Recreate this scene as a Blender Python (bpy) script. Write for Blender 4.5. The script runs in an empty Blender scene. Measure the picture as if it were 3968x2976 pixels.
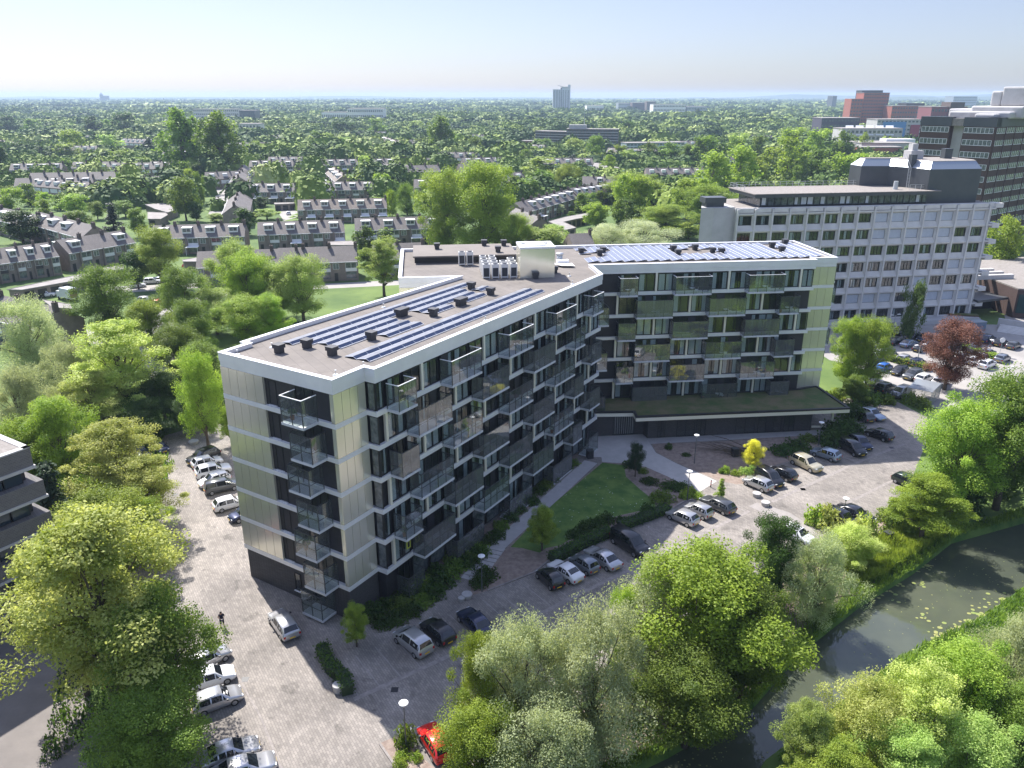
import bpy, bmesh, math, random
import numpy as np
from mathutils import Matrix, Vector
from mathutils.geometry import tessellate_polygon
R = math.radians
SC = bpy.context.scene
COL = SC.collection
# ---------------------------------------------------------------- camera
CAM_H = 46.9
FPX = 3024.0
PITCH = math.atan((1488 - 370) / FPX)
cd = bpy.data.cameras.new('camera')
cam = bpy.data.objects.new('camera', cd); COL.objects.link(cam)
cam.location = (0, 0, CAM_H); cam.rotation_euler = (math.pi / 2 - PITCH, 0, 0)
cd.sensor_width = 36; cd.lens = 36 * FPX / 3968; cd.clip_start = 1; cd.clip_end = 60000
SC.camera = cam
# ---------------------------------------------------------------- sky and sun
SUN_EL = R(50.5); SUN_AZ = math.atan2(-11.5, 16.4)
SKYTINT = (1.03, .965, 1.0, 1)
w = bpy.data.worlds.new('World'); SC.world = w; w.use_nodes = True
nt = w.node_tree; sky = nt.nodes.new('ShaderNodeTexSky'); sky.sky_type = 'NISHITA'; sky.sun_disc = False
sky.sun_elevation = SUN_EL; sky.sun_rotation = SUN_AZ; sky.air_density = 0.8; sky.dust_density = 0.75; sky.ozone_density = 5.0
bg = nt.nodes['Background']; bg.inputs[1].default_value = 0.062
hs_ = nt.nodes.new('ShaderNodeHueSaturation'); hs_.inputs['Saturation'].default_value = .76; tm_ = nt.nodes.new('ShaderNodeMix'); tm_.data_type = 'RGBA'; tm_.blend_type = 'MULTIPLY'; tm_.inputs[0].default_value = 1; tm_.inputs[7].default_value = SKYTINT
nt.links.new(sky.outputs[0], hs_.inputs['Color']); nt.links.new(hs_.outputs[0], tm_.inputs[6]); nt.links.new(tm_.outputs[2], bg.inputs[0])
tcw = nt.nodes.new('ShaderNodeTexCoord'); sxw = nt.nodes.new('ShaderNodeSeparateXYZ'); mrw = nt.nodes.new('ShaderNodeMapRange')   # added fill light: sky strength boosted overhead, kept lower towards the horizon
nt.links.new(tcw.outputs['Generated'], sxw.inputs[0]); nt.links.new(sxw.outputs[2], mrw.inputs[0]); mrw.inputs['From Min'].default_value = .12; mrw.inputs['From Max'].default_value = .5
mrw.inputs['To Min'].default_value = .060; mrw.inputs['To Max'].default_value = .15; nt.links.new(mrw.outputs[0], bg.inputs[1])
sd = bpy.data.lights.new('sun', 'SUN'); sd.energy = 4.15; sd.angle = R(0.5); sd.color = (1, 0.955, 0.89)
so = bpy.data.objects.new('sun', sd); COL.objects.link(so)
tosun = Vector((math.sin(SUN_AZ) * math.cos(SUN_EL), math.cos(SUN_AZ) * math.cos(SUN_EL), math.sin(SUN_EL)))
so.rotation_euler = tosun.to_track_quat('Z', 'Y').to_euler(); so.location = (0, 0, 200)
vs = SC.view_settings; vs.view_transform = 'Standard'; vs.look = 'None'; vs.exposure = 1.22; vs.gamma = 1; vs.use_curve_mapping = False
SC.cycles.max_bounces = 8; SC.cycles.transparent_max_bounces = 16; SC.cycles.volume_bounces = 0
SC.cycles.use_denoising = True
# ---------------------------------------------------------------- survey helpers: sight lines to places on the ground
sp_, cp_ = math.sin(PITCH), math.cos(PITCH)
def G(u, v, z=0.0):
    a = (u - 1984) / FPX; b = (1488 - v) / FPX
    t = (z - CAM_H) / (-sp_ + b * cp_)
    return (a * t, (cp_ + b * sp_) * t)
def zat(x, y, v):
    r = (1488 - v) / FPX
    h = y * (r * cp_ - sp_) / (cp_ + r * sp_)
    return h + CAM_H
def depth(x, y, z=0): return y * cp_ - (z - CAM_H) * sp_
def crop(X, Y, k): return lambda x, y: (X + k * x, Y + k * y)
D = crop(0, 0, 1.794); c1 = crop(800, 1200, .3617); c2 = crop(1500, 1000, .4069); c3 = crop(2200, 900, .4973); c4 = crop(800, 1700, .3617)
c5 = crop(1300, 1500, .4521); cR = crop(2700, 500, .5732); cN = crop(3100, 280, .3924); cL = crop(2568, 1926, .6329)
h0 = crop(0, 300, .4521); h1 = crop(900, 300, .4521); h2 = crop(1800, 300, .4521); h3 = crop(0, 850, .4521)
c6 = crop(0, 1600, .4521); c7 = crop(0, 2226, .4521); cP = crop(2100, 1500, .5425); cm = crop(1200, 2100, .6329)
cQ = crop(3068, 1150, .4069); cS = crop(2900, 1600, .4828); cX = crop(1500, 880, .3617)
def g(fn, x, y, z=0.0): return G(*fn(x, y), z)
# ---------------------------------------------------------------- object helpers
def tag(o, label=None, cat=None, group=None, kind=None):
    if label: o['label'] = label
    if cat: o['category'] = cat
    if group: o['group'] = group
    if kind: o['kind'] = kind
    return o
def empty(name, loc=(0, 0, 0), rz=0.0, label=None, cat=None, group=None):
    o = bpy.data.objects.new(name, None); COL.objects.link(o)
    o.location = loc; o.rotation_euler = (0, 0, rz); o.empty_display_size = .3
    return tag(o, label, cat, group)
def frame(O, dx, dy): return (O[0], O[1], dx[0], dx[1], dy[0], dy[1])
WF = (0, 0, 1, 0, 0, 1)
class MB:
    def __init__(s): s.v = []; s.f = []; s.m = []
    def pt(s, F, a, b, z): s.v.append((F[0] + F[2] * a + F[4] * b, F[1] + F[3] * a + F[5] * b, z)); return len(s.v) - 1
    def box(s, F, a0, a1, b0, b1, z0, z1, mi=0):
        i = len(s.v)
        for z in (z0, z1):
            for a, b in ((a0, b0), (a1, b0), (a1, b1), (a0, b1)): s.pt(F, a, b, z)
        fl = (F[2] * F[5] - F[3] * F[4]) < 0
        if (a1 < a0) != (b1 < b0): fl = not fl
        for q in ((3, 2, 1, 0), (4, 5, 6, 7), (0, 1, 5, 4), (1, 2, 6, 5), (2, 3, 7, 6), (3, 0, 4, 7)):
            q = [i + k for k in q]
            s.f.append(tuple(reversed(q)) if fl else tuple(q)); s.m.append(mi)
        return s
    def poly(s, pts, mi=0):
        i = len(s.v); s.v += [tuple(p) for p in pts]; s.f.append(tuple(range(i, i + len(pts)))); s.m.append(mi); return s
    def prism(s, pts, z0, z1, mi=0, mtop=None, bottom=True):
        ar = sum(pts[k][0] * pts[(k + 1) % len(pts)][1] - pts[(k + 1) % len(pts)][0] * pts[k][1] for k in range(len(pts)))
        if ar < 0: pts = pts[::-1]
        n = len(pts); i = len(s.v)
        s.v += [(p[0], p[1], z0) for p in pts] + [(p[0], p[1], z1) for p in pts]
        tri = tessellate_polygon([[Vector((p[0], p[1], 0)) for p in pts]])
        for t in tri:
            a, b, c = t
            cr = (pts[b][0] - pts[a][0]) * (pts[c][1] - pts[a][1]) - (pts[b][1] - pts[a][1]) * (pts[c][0] - pts[a][0])
            if cr < 0: a, b, c = a, c, b
            s.f.append((i + n + a, i + n + b, i + n + c)); s.m.append(mi if mtop is None else mtop)
            if bottom: s.f.append((i + c, i + b, i + a)); s.m.append(mi)
        for k in range(n):
            k2 = (k + 1) % n; s.f.append((i + k, i + k2, i + n + k2, i + n + k)); s.m.append(mi)
        return s
    def cyl(s, x, y, z0, z1, r0, r1=None, n=12, mi=0):
        r1 = r0 if r1 is None else r1; i = len(s.v)
        for z, r in ((z0, r0), (z1, r1)):
            for k in range(n): a = 2 * math.pi * k / n; s.v.append((x + r * math.cos(a), y + r * math.sin(a), z))
        for k in range(n): k2 = (k + 1) % n; s.f.append((i + k, i + k2, i + n + k2, i + n + k)); s.m.append(mi)
        s.f.append(tuple(range(i + n - 1, i - 1, -1))); s.m.append(mi); s.f.append(tuple(range(i + n, i + 2 * n))); s.m.append(mi)
        return s
    def tube(s, pts, rs, n=6, mi=0, cap=True):
        i0 = len(s.v); P = [Vector(p) for p in pts]
        for k, p in enumerate(P):
            t = (P[min(k + 1, len(P) - 1)] - P[max(k - 1, 0)]).normalized()
            u = t.cross(Vector((0, 0, 1)) if abs(t.z) < .9 else Vector((1, 0, 0))).normalized(); v = t.cross(u)
            r = rs[k] if hasattr(rs, '__len__') else rs
            for j in range(n):
                a = 2 * math.pi * j / n; q = p + u * (r * math.cos(a)) + v * (r * math.sin(a)); s.v.append(tuple(q))
        for k in range(len(P) - 1):
            for j in range(n):
                a = i0 + k * n + j; b = i0 + k * n + (j + 1) % n
                s.f.append((a, a + n, b + n, b)); s.m.append(mi)
        if cap:
            s.f.append(tuple(range(i0, i0 + n))); s.m.append(mi)
            e = i0 + (len(P) - 1) * n; s.f.append(tuple(range(e + n - 1, e - 1, -1))); s.m.append(mi)
        return s
    def mesh(s, name, mats, smooth=False):
        me = bpy.data.meshes.new(name); me.from_pydata(s.v, [], s.f)
        if not isinstance(mats, (list, tuple)): mats = [mats]
        for m in mats: me.materials.append(m)
        if len(mats) > 1: me.polygons.foreach_set('material_index', s.m)
        if smooth: me.polygons.foreach_set('use_smooth', [True] * len(s.f))
        me.update(); return me
    def build(s, name, mats, parent=None, smooth=False, world=False):
        """world=True: the vertices are world coordinates although the parent stands elsewhere"""
        return link(name, s.mesh(name, mats, smooth), parent, world)
def link(name, me, parent=None, world=False):
    o = bpy.data.objects.new(name, me); COL.objects.link(o)
    if parent is not None:
        o.parent = parent
        if world and parent.type == 'EMPTY': o.matrix_parent_inverse = Matrix.Translation(-Vector(parent.location))
    return o
def slotmat(o, i, m):
    o.material_slots[i].link = 'OBJECT'; o.material_slots[i].material = m
KIDS = {}
def copy_tree(src, loc, rz=0.0, label=None, group=None, scale=None):
    r = src.copy(); COL.objects.link(r); r.location = loc; r.rotation_euler = (0, 0, rz)
    if scale: r.scale = scale
    if label: r['label'] = label
    if group: r['group'] = group
    def rec(a, b):
        if a.name not in KIDS: KIDS[a.name] = list(a.children)
        for ch in KIDS[a.name]:
            c = ch.copy(); COL.objects.link(c); c.parent = b; rec(ch, c)
    rec(src, r)
    return r
# ---------------------------------------------------------------- materials
def mat(name, col, rough=.8, metal=0.0, col2=None, scale=1.0, bump=0.0, bscale=None, spec=None, detail=4, coords='Object', stretch=None, emit=None):
    m = bpy.data.materials.new(name); m.use_nodes = True; t = m.node_tree; n = t.nodes; b = n['Principled BSDF']
    b.inputs['Base Color'].default_value = (*col, 1); b.inputs['Roughness'].default_value = rough; b.inputs['Metallic'].default_value = metal
    if spec is not None: b.inputs['Specular IOR Level'].default_value = spec
    if col2 or bump:
        tc = n.new('ShaderNodeTexCoord'); mp = n.new('ShaderNodeMapping'); t.links.new(tc.outputs[coords], mp.inputs[0])
        if stretch: mp.inputs['Scale'].default_value = stretch
    if col2:
        nz = n.new('ShaderNodeTexNoise'); nz.inputs['Scale'].default_value = scale; nz.inputs['Detail'].default_value = detail; nz.inputs['Roughness'].default_value = .65
        t.links.new(mp.outputs[0], nz.inputs[0]); cr = n.new('ShaderNodeValToRGB')
        cr.color_ramp.elements[0].position = .36; cr.color_ramp.elements[1].position = .64
        cr.color_ramp.elements[0].color = (*col, 1); cr.color_ramp.elements[1].color = (*col2, 1)
        t.links.new(nz.outputs[0], cr.inputs[0]); t.links.new(cr.outputs[0], b.inputs['Base Color'])
    if bump:
        nb = n.new('ShaderNodeTexNoise'); nb.inputs['Scale'].default_value = bscale or scale; nb.inputs['Detail'].default_value = 5
        t.links.new(mp.outputs[0], nb.inputs[0]); bp = n.new('ShaderNodeBump'); bp.inputs['Strength'].default_value = bump; bp.inputs['Distance'].default_value = .1
        t.links.new(nb.outputs[0], bp.inputs['Height']); t.links.new(bp.outputs[0], b.inputs['Normal'])
    return m
def leafmat(name, c1_, c2_, trans=.42, scale=.5):
    m = mat(name, c1_, .55, 0, c2_, scale, coords='Object', detail=6, spec=.25); t = m.node_tree; n = t.nodes; b = n['Principled BSDF']
    tr = n.new('ShaderNodeBsdfTranslucent'); tb = n.new('ShaderNodeMix'); tb.data_type = 'RGBA'; tb.blend_type = 'MULTIPLY'; tb.clamp_result = False; tb.inputs[0].default_value = 1; tb.inputs[7].default_value = (1.5, 1.45, 1.0, 1); mx = n.new('ShaderNodeMixShader'); mx.inputs[0].default_value = trans
    cr = [q for q in n if q.type == 'VALTORGB'][0]
    hs = n.new('ShaderNodeHueSaturation'); oi = n.new('ShaderNodeObjectInfo'); mr = n.new('ShaderNodeMapRange')
    mr.inputs['To Min'].default_value = .49; mr.inputs['To Max'].default_value = .512
    t.links.new(oi.outputs['Random'], mr.inputs[0]); t.links.new(mr.outputs[0], hs.inputs['Hue'])
    mr2 = n.new('ShaderNodeMapRange'); mr2.inputs['To Min'].default_value = .82; mr2.inputs['To Max'].default_value = 1.2
    t.links.new(oi.outputs['Random'], mr2.inputs[0]); t.links.new(mr2.outputs[0], hs.inputs['Value'])
    t.links.new(cr.outputs[0], hs.inputs['Color']); t.links.new(hs.outputs[0], b.inputs['Base Color'])
    t.links.new(hs.outputs[0], tb.inputs[6]); t.links.new(tb.outputs[2], tr.inputs[0]); t.links.new(b.outputs[0], mx.inputs[1]); t.links.new(tr.outputs[0], mx.inputs[2])
    t.links.new(mx.outputs[0], n['Material Output'].inputs[0]); return m
def brickmat(name, ca, cb, cm_, bw, bh, mortar=.012, rough=.85, coords='Object', rot=None, noise=.5, nscale=.08, vert=False, stain=0):
    m = bpy.data.materials.new(name); m.use_nodes = True; t = m.node_tree; n = t.nodes; b = n['Principled BSDF']; b.inputs['Roughness'].default_value = rough
    tc = n.new('ShaderNodeTexCoord'); mp = n.new('ShaderNodeMapping'); t.links.new(tc.outputs[coords], mp.inputs[0])
    if rot: mp.inputs['Rotation'].default_value = rot
    br = n.new('ShaderNodeTexBrick'); br.inputs['Scale'].default_value = 1; br.inputs['Brick Width'].default_value = bw; br.inputs['Row Height'].default_value = bh
    br.inputs['Mortar Size'].default_value = mortar; br.inputs['Color1'].default_value = (*ca, 1); br.inputs['Color2'].default_value = (*cb, 1); br.inputs['Mortar'].default_value = (*cm_, 1)
    if vert:
        sx = n.new('ShaderNodeSeparateXYZ'); cx = n.new('ShaderNodeCombineXYZ'); ad = n.new('ShaderNodeMath'); ad.operation = 'ADD'
        t.links.new(mp.outputs[0], sx.inputs[0]); t.links.new(sx.outputs[0], ad.inputs[0]); t.links.new(sx.outputs[1], ad.inputs[1])
        t.links.new(ad.outputs[0], cx.inputs[0]); t.links.new(sx.outputs[2], cx.inputs[1]); t.links.new(cx.outputs[0], br.inputs[0])
    else: t.links.new(mp.outputs[0], br.inputs[0])
    nz = n.new('ShaderNodeTexNoise'); nz.inputs['Scale'].default_value = nscale; nz.inputs['Detail'].default_value = 8; nz.inputs['Roughness'].default_value = .7
    t.links.new(tc.outputs[coords], nz.inputs[0]); mr = n.new('ShaderNodeMapRange'); mr.inputs['From Min'].default_value = .3; mr.inputs['From Max'].default_value = .7
    mr.inputs['To Min'].default_value = 1 - noise * .5; mr.inputs['To Max'].default_value = 1 + noise * .4
    t.links.new(nz.outputs[0], mr.inputs[0]); mx = n.new('ShaderNodeMix'); mx.data_type = 'RGBA'; mx.blend_type = 'MULTIPLY'; mx.inputs[0].default_value = 1
    t.links.new(br.outputs[0], mx.inputs[6]); t.links.new(mr.outputs[0], mx.inputs[7]); t.links.new(mx.outputs[2], b.inputs['Base Color'])
    if stain:   # oil drips and damp patches of their own shape
        n2 = n.new('ShaderNodeTexNoise'); n2.inputs['Scale'].default_value = .55; n2.inputs['Detail'].default_value = 7; n2.inputs['Distortion'].default_value = .6; t.links.new(tc.outputs[coords], n2.inputs[0])
        r2 = n.new('ShaderNodeValToRGB'); r2.color_ramp.elements[0].position = .60; r2.color_ramp.elements[1].position = .70; r2.color_ramp.elements[0].color = (1, 1, 1, 1); r2.color_ramp.elements[1].color = (1 - stain,) * 3 + (1,)
        t.links.new(n2.outputs[0], r2.inputs[0]); m2 = n.new('ShaderNodeMix'); m2.data_type = 'RGBA'; m2.blend_type = 'MULTIPLY'; m2.inputs[0].default_value = 1
        t.links.new(mx.outputs[2], m2.inputs[6]); t.links.new(r2.outputs[0], m2.inputs[7]); t.links.new(m2.outputs[2], b.inputs['Base Color'])
    return m
def glassmat(name, tint, refl_rough=.02, trans=.6, ior=1.5, frmin=.0, film=0):
    m = bpy.data.materials.new(name); m.use_nodes = True; t = m.node_tree; n = t.nodes; n.remove(n['Principled BSDF'])
    gl = n.new('ShaderNodeBsdfGlossy'); gl.inputs['Roughness'].default_value = refl_rough
    tr = n.new('ShaderNodeBsdfTransparent'); tr.inputs[0].default_value = (*tint, 1)
    fr = n.new('ShaderNodeFresnel'); ge = n.new('ShaderNodeNewGeometry'); ii = n.new('ShaderNodeMix'); ii.data_type = 'FLOAT'   # thin sheet: the same reflection from either side
    t.links.new(ge.outputs['Backfacing'], ii.inputs[0]); ii.inputs[2].default_value = ior; ii.inputs[3].default_value = 1 / ior; t.links.new(ii.outputs[0], fr.inputs[0]); mr = n.new('ShaderNodeMapRange'); mr.inputs['To Min'].default_value = frmin; mr.inputs['To Max'].default_value = 1
    t.links.new(fr.outputs[0], mr.inputs[0]); mx = n.new('ShaderNodeMixShader'); t.links.new(mr.outputs[0], mx.inputs[0])
    t.links.new(gl.outputs[0], mx.inputs[2])
    if film:   # fine printed dots on the glass
        df = n.new('ShaderNodeBsdfDiffuse'); df.inputs[0].default_value = (.45, .46, .46, 1); mf = n.new('ShaderNodeMixShader'); mf.inputs[0].default_value = film
        t.links.new(tr.outputs[0], mf.inputs[1]); t.links.new(df.outputs[0], mf.inputs[2]); t.links.new(mf.outputs[0], mx.inputs[1])
    else: t.links.new(tr.outputs[0], mx.inputs[1])
    t.links.new(mx.outputs[0], n['Material Output'].inputs[0]); return m
M = {}
M['paving'] = brickmat('brick_paving', (.285, .256, .228), (.205, .185, .167), (.15, .135, .122), .42, .21, .015, .9, rot=(0, 0, R(58)), noise=.75, nscale=.16, stain=.35)
M['paving2'] = brickmat('brick_paving_bays', (.36, .31, .285), (.27, .235, .22), (.19, .17, .16), .4, .2, .015, .9, rot=(0, 0, R(58)), noise=.55, nscale=.25)
M['gutter'] = mat('gutter_bricks', (.30, .27, .25), .9, 0, (.2, .18, .17), 2)
M['baystrip'] = mat('bay_marking_bricks', (.30, .275, .26), .9, 0, (.25, .23, .215), 1)
M['asphalt'] = mat('asphalt', (.155, .14, .13), .9, 0, (.2, .18, .165), .3, .1, 8)
M['road'] = mat('pale_road', (.27, .255, .24), .9, 0, (.34, .32, .30), .15)
M['concrete_path'] = mat('concrete_path', (.40, .385, .365), .85, 0, (.47, .45, .43), .6)
M['step'] = mat('step_slab', (.42, .4, .39), .85, 0, (.36, .345, .335), 1.2)
M['soil'] = mat('soil', (.2, .15, .125), .95, 0, (.3, .24, .2), 1.5, .3, 6)
M['lawn'] = mat('lawn', (.05, .12, .018), .9, 0, (.13, .21, .04), .45, .3, 12)
M['ground'] = mat('ground', (.05, .10, .02), .95, 0, (.12, .18, .04), .05, .2, 2)
M['meadow'] = mat('meadow', (.16, .27, .04), .9, 0, (.27, .38, .07), .12, .2, 2)
M['water'] = mat('canal_water', (.085, .095, .065), .03, 0, (.055, .065, .05), .10, .02, 1.2)
M['lily'] = mat('lily_pads', (.20, .26, .07), .5, 0, (.32, .30, .11), 1.5)
M['champ'] = mat('champagne_metal', (.86, .83, .68), .2, .62, (.90, .87, .74), .25)
M['silver'] = mat('silver_metal', (.82, .82, .82), .4, .2, (.76, .76, .765), .5)
M['coping'] = mat('white_coping', (.8, .8, .82), .35, .2)
M['pillar'] = mat('pale_pillar_metal', (.80, .77, .64), .45, .15)
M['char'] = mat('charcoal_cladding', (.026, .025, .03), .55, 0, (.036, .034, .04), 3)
M['brickd'] = brickmat('dark_brick', (.085, .08, .085), (.06, .056, .06), (.03, .03, .03), .24, .08, .01, .8, vert=True, noise=.3)
M['roofing'] = brickmat('roof_felt', (.178, .158, .140), (.163, .145, .129), (.125, .112, .10), 7.5, 1.0, .03, .9, rot=(0, 0, R(58)), noise=.45, nscale=.22, stain=.22)
M['roofing2'] = mat('roof_felt_sheet', (.165, .145, .128), .9, 0, (.20, .178, .158), .3)
M['winframe'] = mat('dark_window_frame', (.015, .017, .02), .4)
M['winwhite'] = mat('white_frame', (.72, .73, .74), .5)
M['glass'] = glassmat('window_glass', (.80, .84, .85), ior=1.5, frmin=.035)
M['bglass'] = glassmat('balcony_glass', (.86, .90, .89), ior=1.5, frmin=.06, film=.07)
M['bglassd'] = glassmat('tinted_balcony_glass', (.58, .62, .62), ior=1.5, frmin=.07, film=.17)
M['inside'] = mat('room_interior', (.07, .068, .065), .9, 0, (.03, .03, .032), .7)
M['curtain'] = mat('curtain', (.85, .87, .86), .9, 0, (.55, .58, .58), 2.5, stretch=(8, 8, .2))
M['steel'] = mat('steel_rail', (.06, .065, .07), .4, .3)
M['balslab'] = mat('balcony_slab', (.62, .63, .65), .7, 0, (.52, .53, .55), 1)
M['pv'] = mat('solar_cells', (.27, .28, .33), .22, .45, (.23, .24, .29), 2, spec=.8)  # pale base colour stands in for sky glare on the cells
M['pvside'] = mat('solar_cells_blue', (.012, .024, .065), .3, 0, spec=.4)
M['pvtop'] = mat('solar_cells_painted_glare', (.24, .245, .26), .3, .35, (.29, .29, .305), 1.5)  # sky glare on the upper slope painted in as a paler cell colour
M['pvframe'] = mat('solar_frame', (.6, .62, .65), .4, .5)
M['vent'] = mat('black_vent', (.035, .036, .042), .6)
M['ac'] = mat('unit_casing', (.62, .62, .61), .45, .1)
M['acgrill'] = mat('unit_grille', (.02, .025, .035), .5)
M['whiteplastic'] = mat('white_plastic', (.8, .8, .8), .4)
M['sedum'] = mat('green_roof_sedum', (.065, .11, .025), .95, 0, (.17, .14, .07), .35, .5, 4)
M['black'] = mat('black_edge', (.02, .02, .024), .5)
M['conc'] = mat('precast_concrete', (.66, .64, .61), .85, 0, (.57, .55, .53), .4, .15, 3)
M['conc2'] = mat('smooth_concrete', (.5, .49, .48), .85, 0, (.42, .41, .40), .3)
M['gravel'] = mat('roof_gravel', (.20, .18, .16), .95, 0, (.28, .255, .235), 2, .3, 8)
M['zinc'] = mat('grey_zinc', (.075, .082, .09), .45, .35, (.09, .097, .105), .3)
M['zincl'] = mat('light_zinc', (.36, .40, .44), .4, .5)
M['blind'] = mat('window_blind', (.50, .54, .60), .7, 0, (.44, .48, .55), 2)
M['towerbrick'] = brickmat('brown_brick', (.10, .06, .05), (.08, .048, .042), (.06, .045, .04), .3, .1, .01, .85, vert=True, noise=.3, nscale=.2)
M['redbrick'] = mat('red_brick', (.34, .12, .085), .85, 0, (.28, .10, .075), .5)
M['greybrick'] = brickmat('grey_brick', (.15, .14, .14), (.11, .105, .105), (.2, .19, .18), .45, .15, .02, .85, vert=True, noise=.3)
M['housebrick'] = mat('house_brick', (.20, .165, .14), .9, 0, (.27, .225, .19), .6, .1, 6)
M['tile'] = brickmat('roof_tiles', (.20, .172, .16), (.155, .136, .128), (.09, .082, .077), .35, .3, .05, .75, noise=.5, nscale=.5)
M['tile2'] = brickmat('weathered_roof_tiles', (.29, .24, .20), (.22, .185, .16), (.12, .10, .085), .35, .3, .05, .8, noise=.6, nscale=.6)
M['white'] = mat('white_boarding', (.74, .74, .73), .6)
M['chim'] = mat('chimney_brick', (.11, .085, .075), .9)
M['hglass'] = mat('house_window_pane', (.045, .055, .065), .06, 0, (.16, .18, .19), 1.2, spec=.8)
M['flatroof'] = mat('flat_felt_roof', (.22, .20, .19), .9, 0, (.29, .27, .25), .4)
M['bark'] = mat('bark', (.085, .065, .045), .95, 0, (.13, .10, .075), 3)
M['barkpale'] = mat('pale_bark', (.3, .28, .25), .95, 0, (.18, .16, .14), 3)
M['tyre'] = mat('tyre_rubber', (.02, .02, .02), .8)
M['rim'] = mat('alloy_rim', (.45, .46, .48), .35, .8)
M['carglass'] = mat('car_glass', (.012, .015, .018), .03, 0, spec=.9)
M['headlamp'] = mat('headlamp', (.75, .78, .8), .15, .3)
M['taillamp'] = mat('tail_lamp', (.4, .01, .01), .25)
M['plate'] = mat('yellow_plate', (.75, .5, .02), .5)
M['lamppole'] = mat('lamp_pole', (.12, .13, .14), .5, .4)
M['galv'] = mat('galvanised_pole', (.5, .52, .53), .45, .5)
M['stone'] = mat('pale_stone', (.42, .41, .4), .8, 0, (.34, .33, .32), 2)
def paint(n, c, metal=.35, r=.28):
    m = mat('paint_' + n, c, r, metal); b = m.node_tree.nodes['Principled BSDF']; b.inputs['Coat Weight'].default_value = .7; b.inputs['Coat Roughness'].default_value = .04; return m
PAINT = dict(black=paint('black', (.012, .012, .015), .1), white=paint('white', (.72, .72, .73), 0), silver=paint('silver', (.5, .5, .51), .6), grey=paint('grey', (.1, .105, .11), .5),
    brown=paint('bronze', (.2, .175, .15), .5), blue=paint('blue', (.02, .12, .42), .2), darkblue=paint('dark_blue', (.012, .02, .06), .4), red=paint('red', (.6, .015, .012), .1), maroon=paint('maroon', (.22, .02, .025), .2),
    cream=paint('cream', (.5, .45, .32), .4), paleblue=paint('pale_blue', (.3, .36, .44), .6), green=paint('dark_green', (.02, .035, .025), .4), steelgrey=paint('steel_grey', (.2, .22, .25), .5))
# ================================================================ THE SETTING
def sheet(name, pts, z, m, kind='structure', label=None):
    mb = MB()
    tri = tessellate_polygon([[Vector((p[0], p[1], 0)) for p in pts]])
    mb.v = [(p[0], p[1], z) for p in pts]
    for a, b, c in tri:
        cr = (pts[b][0] - pts[a][0]) * (pts[c][1] - pts[a][1]) - (pts[b][1] - pts[a][1]) * (pts[c][0] - pts[a][0])
        mb.f.append((a, b, c) if cr > 0 else (a, c, b)); mb.m.append(0)
    o = mb.build(name, m); o['kind'] = kind
    if label: o['label'] = label
    return o
def ribbon(name, line, width, z, m):
    L = []; Rr = []
    for i, p in enumerate(line):
        a = line[max(i - 1, 0)]; b = line[min(i + 1, len(line) - 1)]
        dx, dy = b[0] - a[0], b[1] - a[1]; l = math.hypot(dx, dy); nx, ny = -dy / l * width / 2, dx / l * width / 2
        L.append((p[0] + nx, p[1] + ny)); Rr.append((p[0] - nx, p[1] - ny))
    mb = MB()
    for i in range(len(line) - 1):
        mb.poly([(*Rr[i], z), (*Rr[i + 1], z), (*L[i + 1], z), (*L[i], z)])
    o = mb.build(name, m); o['kind'] = 'structure'; return o
FAR = 13000
bankL = [(-40, 4), (-12, 29), (4, 42.5), (12, 46.8), (20, 52), (26, 58.5), (34.5, 65.6), (42.4, 71.2), (50, 77.5), (61, 82), (78, 88), (130, 108), (400, 200), (FAR, 5000)]
bankR = [(-10, 5), (19, 45.2), (34.8, 57), (43.5, 61.2), (53.2, 68.2), (64, 73), (80, 79), (132, 98), (402, 190), (FAR, 4980)]
sheet('ground', bankL + [(FAR, FAR), (-FAR, FAR), (-FAR, -200), (-40, -200)], 0, M['ground'])
sheet('far_bank_ground', bankR + [(FAR, -300), (-10, -300)], 0, M['ground'])
sheet('canal_water', [(-60, -60), (FAR, -60), (FAR, 5100), (300, 230), (-60, 120)], -1.1, M['water'])
mb = MB()
for bk, sgn in ((bankL, 1), (bankR, -1)):
    for i in range(len(bk) - 1):
        a, b = bk[i], bk[i + 1]; dx, dy = b[0] - a[0], b[1] - a[1]; l = math.hypot(dx, dy); nx, ny = dy / l * .35 * sgn, -dx / l * .35 * sgn
        q = [(a[0], a[1], 0), (a[0] + nx, a[1] + ny, -1.3), (b[0] + nx, b[1] + ny, -1.3), (b[0], b[1], 0)]
        mb.poly(q if sgn > 0 else q[::-1])
o = mb.build('canal_bank', M['lawn']); o['kind'] = 'structure'
# forecourt and car parks
dp = lambda *l: [g(D, x, y) for x, y in l]
pave = [g(D, 380, 1750), g(c7, 1500, 1200), g(D, 330, 1400), (-41, 70), (-45, 82), (-50, 92), (-51, 105), (-44, 112.5), (-36, 113.5), (-27, 104), (-10, 118), (40, 122), (62.8, 119), (64.5, 112), (60, 103), (52, 91), (43.5, 80.5), (38, 78.5), (33.9, 73.8), (24, 68.5), (14.5, 58.5), (5, 50.5), (-3, 44.5), (-9, 38), (-14, 30), (-22, 26), (-28, 34)]
sheet('forecourt_paving', pave, .004, M['paving'])
sheet('asphalt_yard', [(-75, 20), (-33, 20), (-31, 40), g(c7, 900, 1300), g(c7, 690, 950), (-43, 62), (-46, 66), (-75, 90)], .004, M['asphalt'])
sheet('concrete_path', [g(cP, x, y) for x, y in ((290, 300), (600, 300), (720, 335), (770, 400), (815, 470), (960, 545), (1250, 672), (1110, 760), (1040, 715), (900, 640), (740, 570), (640, 550), (430, 535), (425, 500), (330, 500), (290, 460))], .016, M['concrete_path'])
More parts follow.
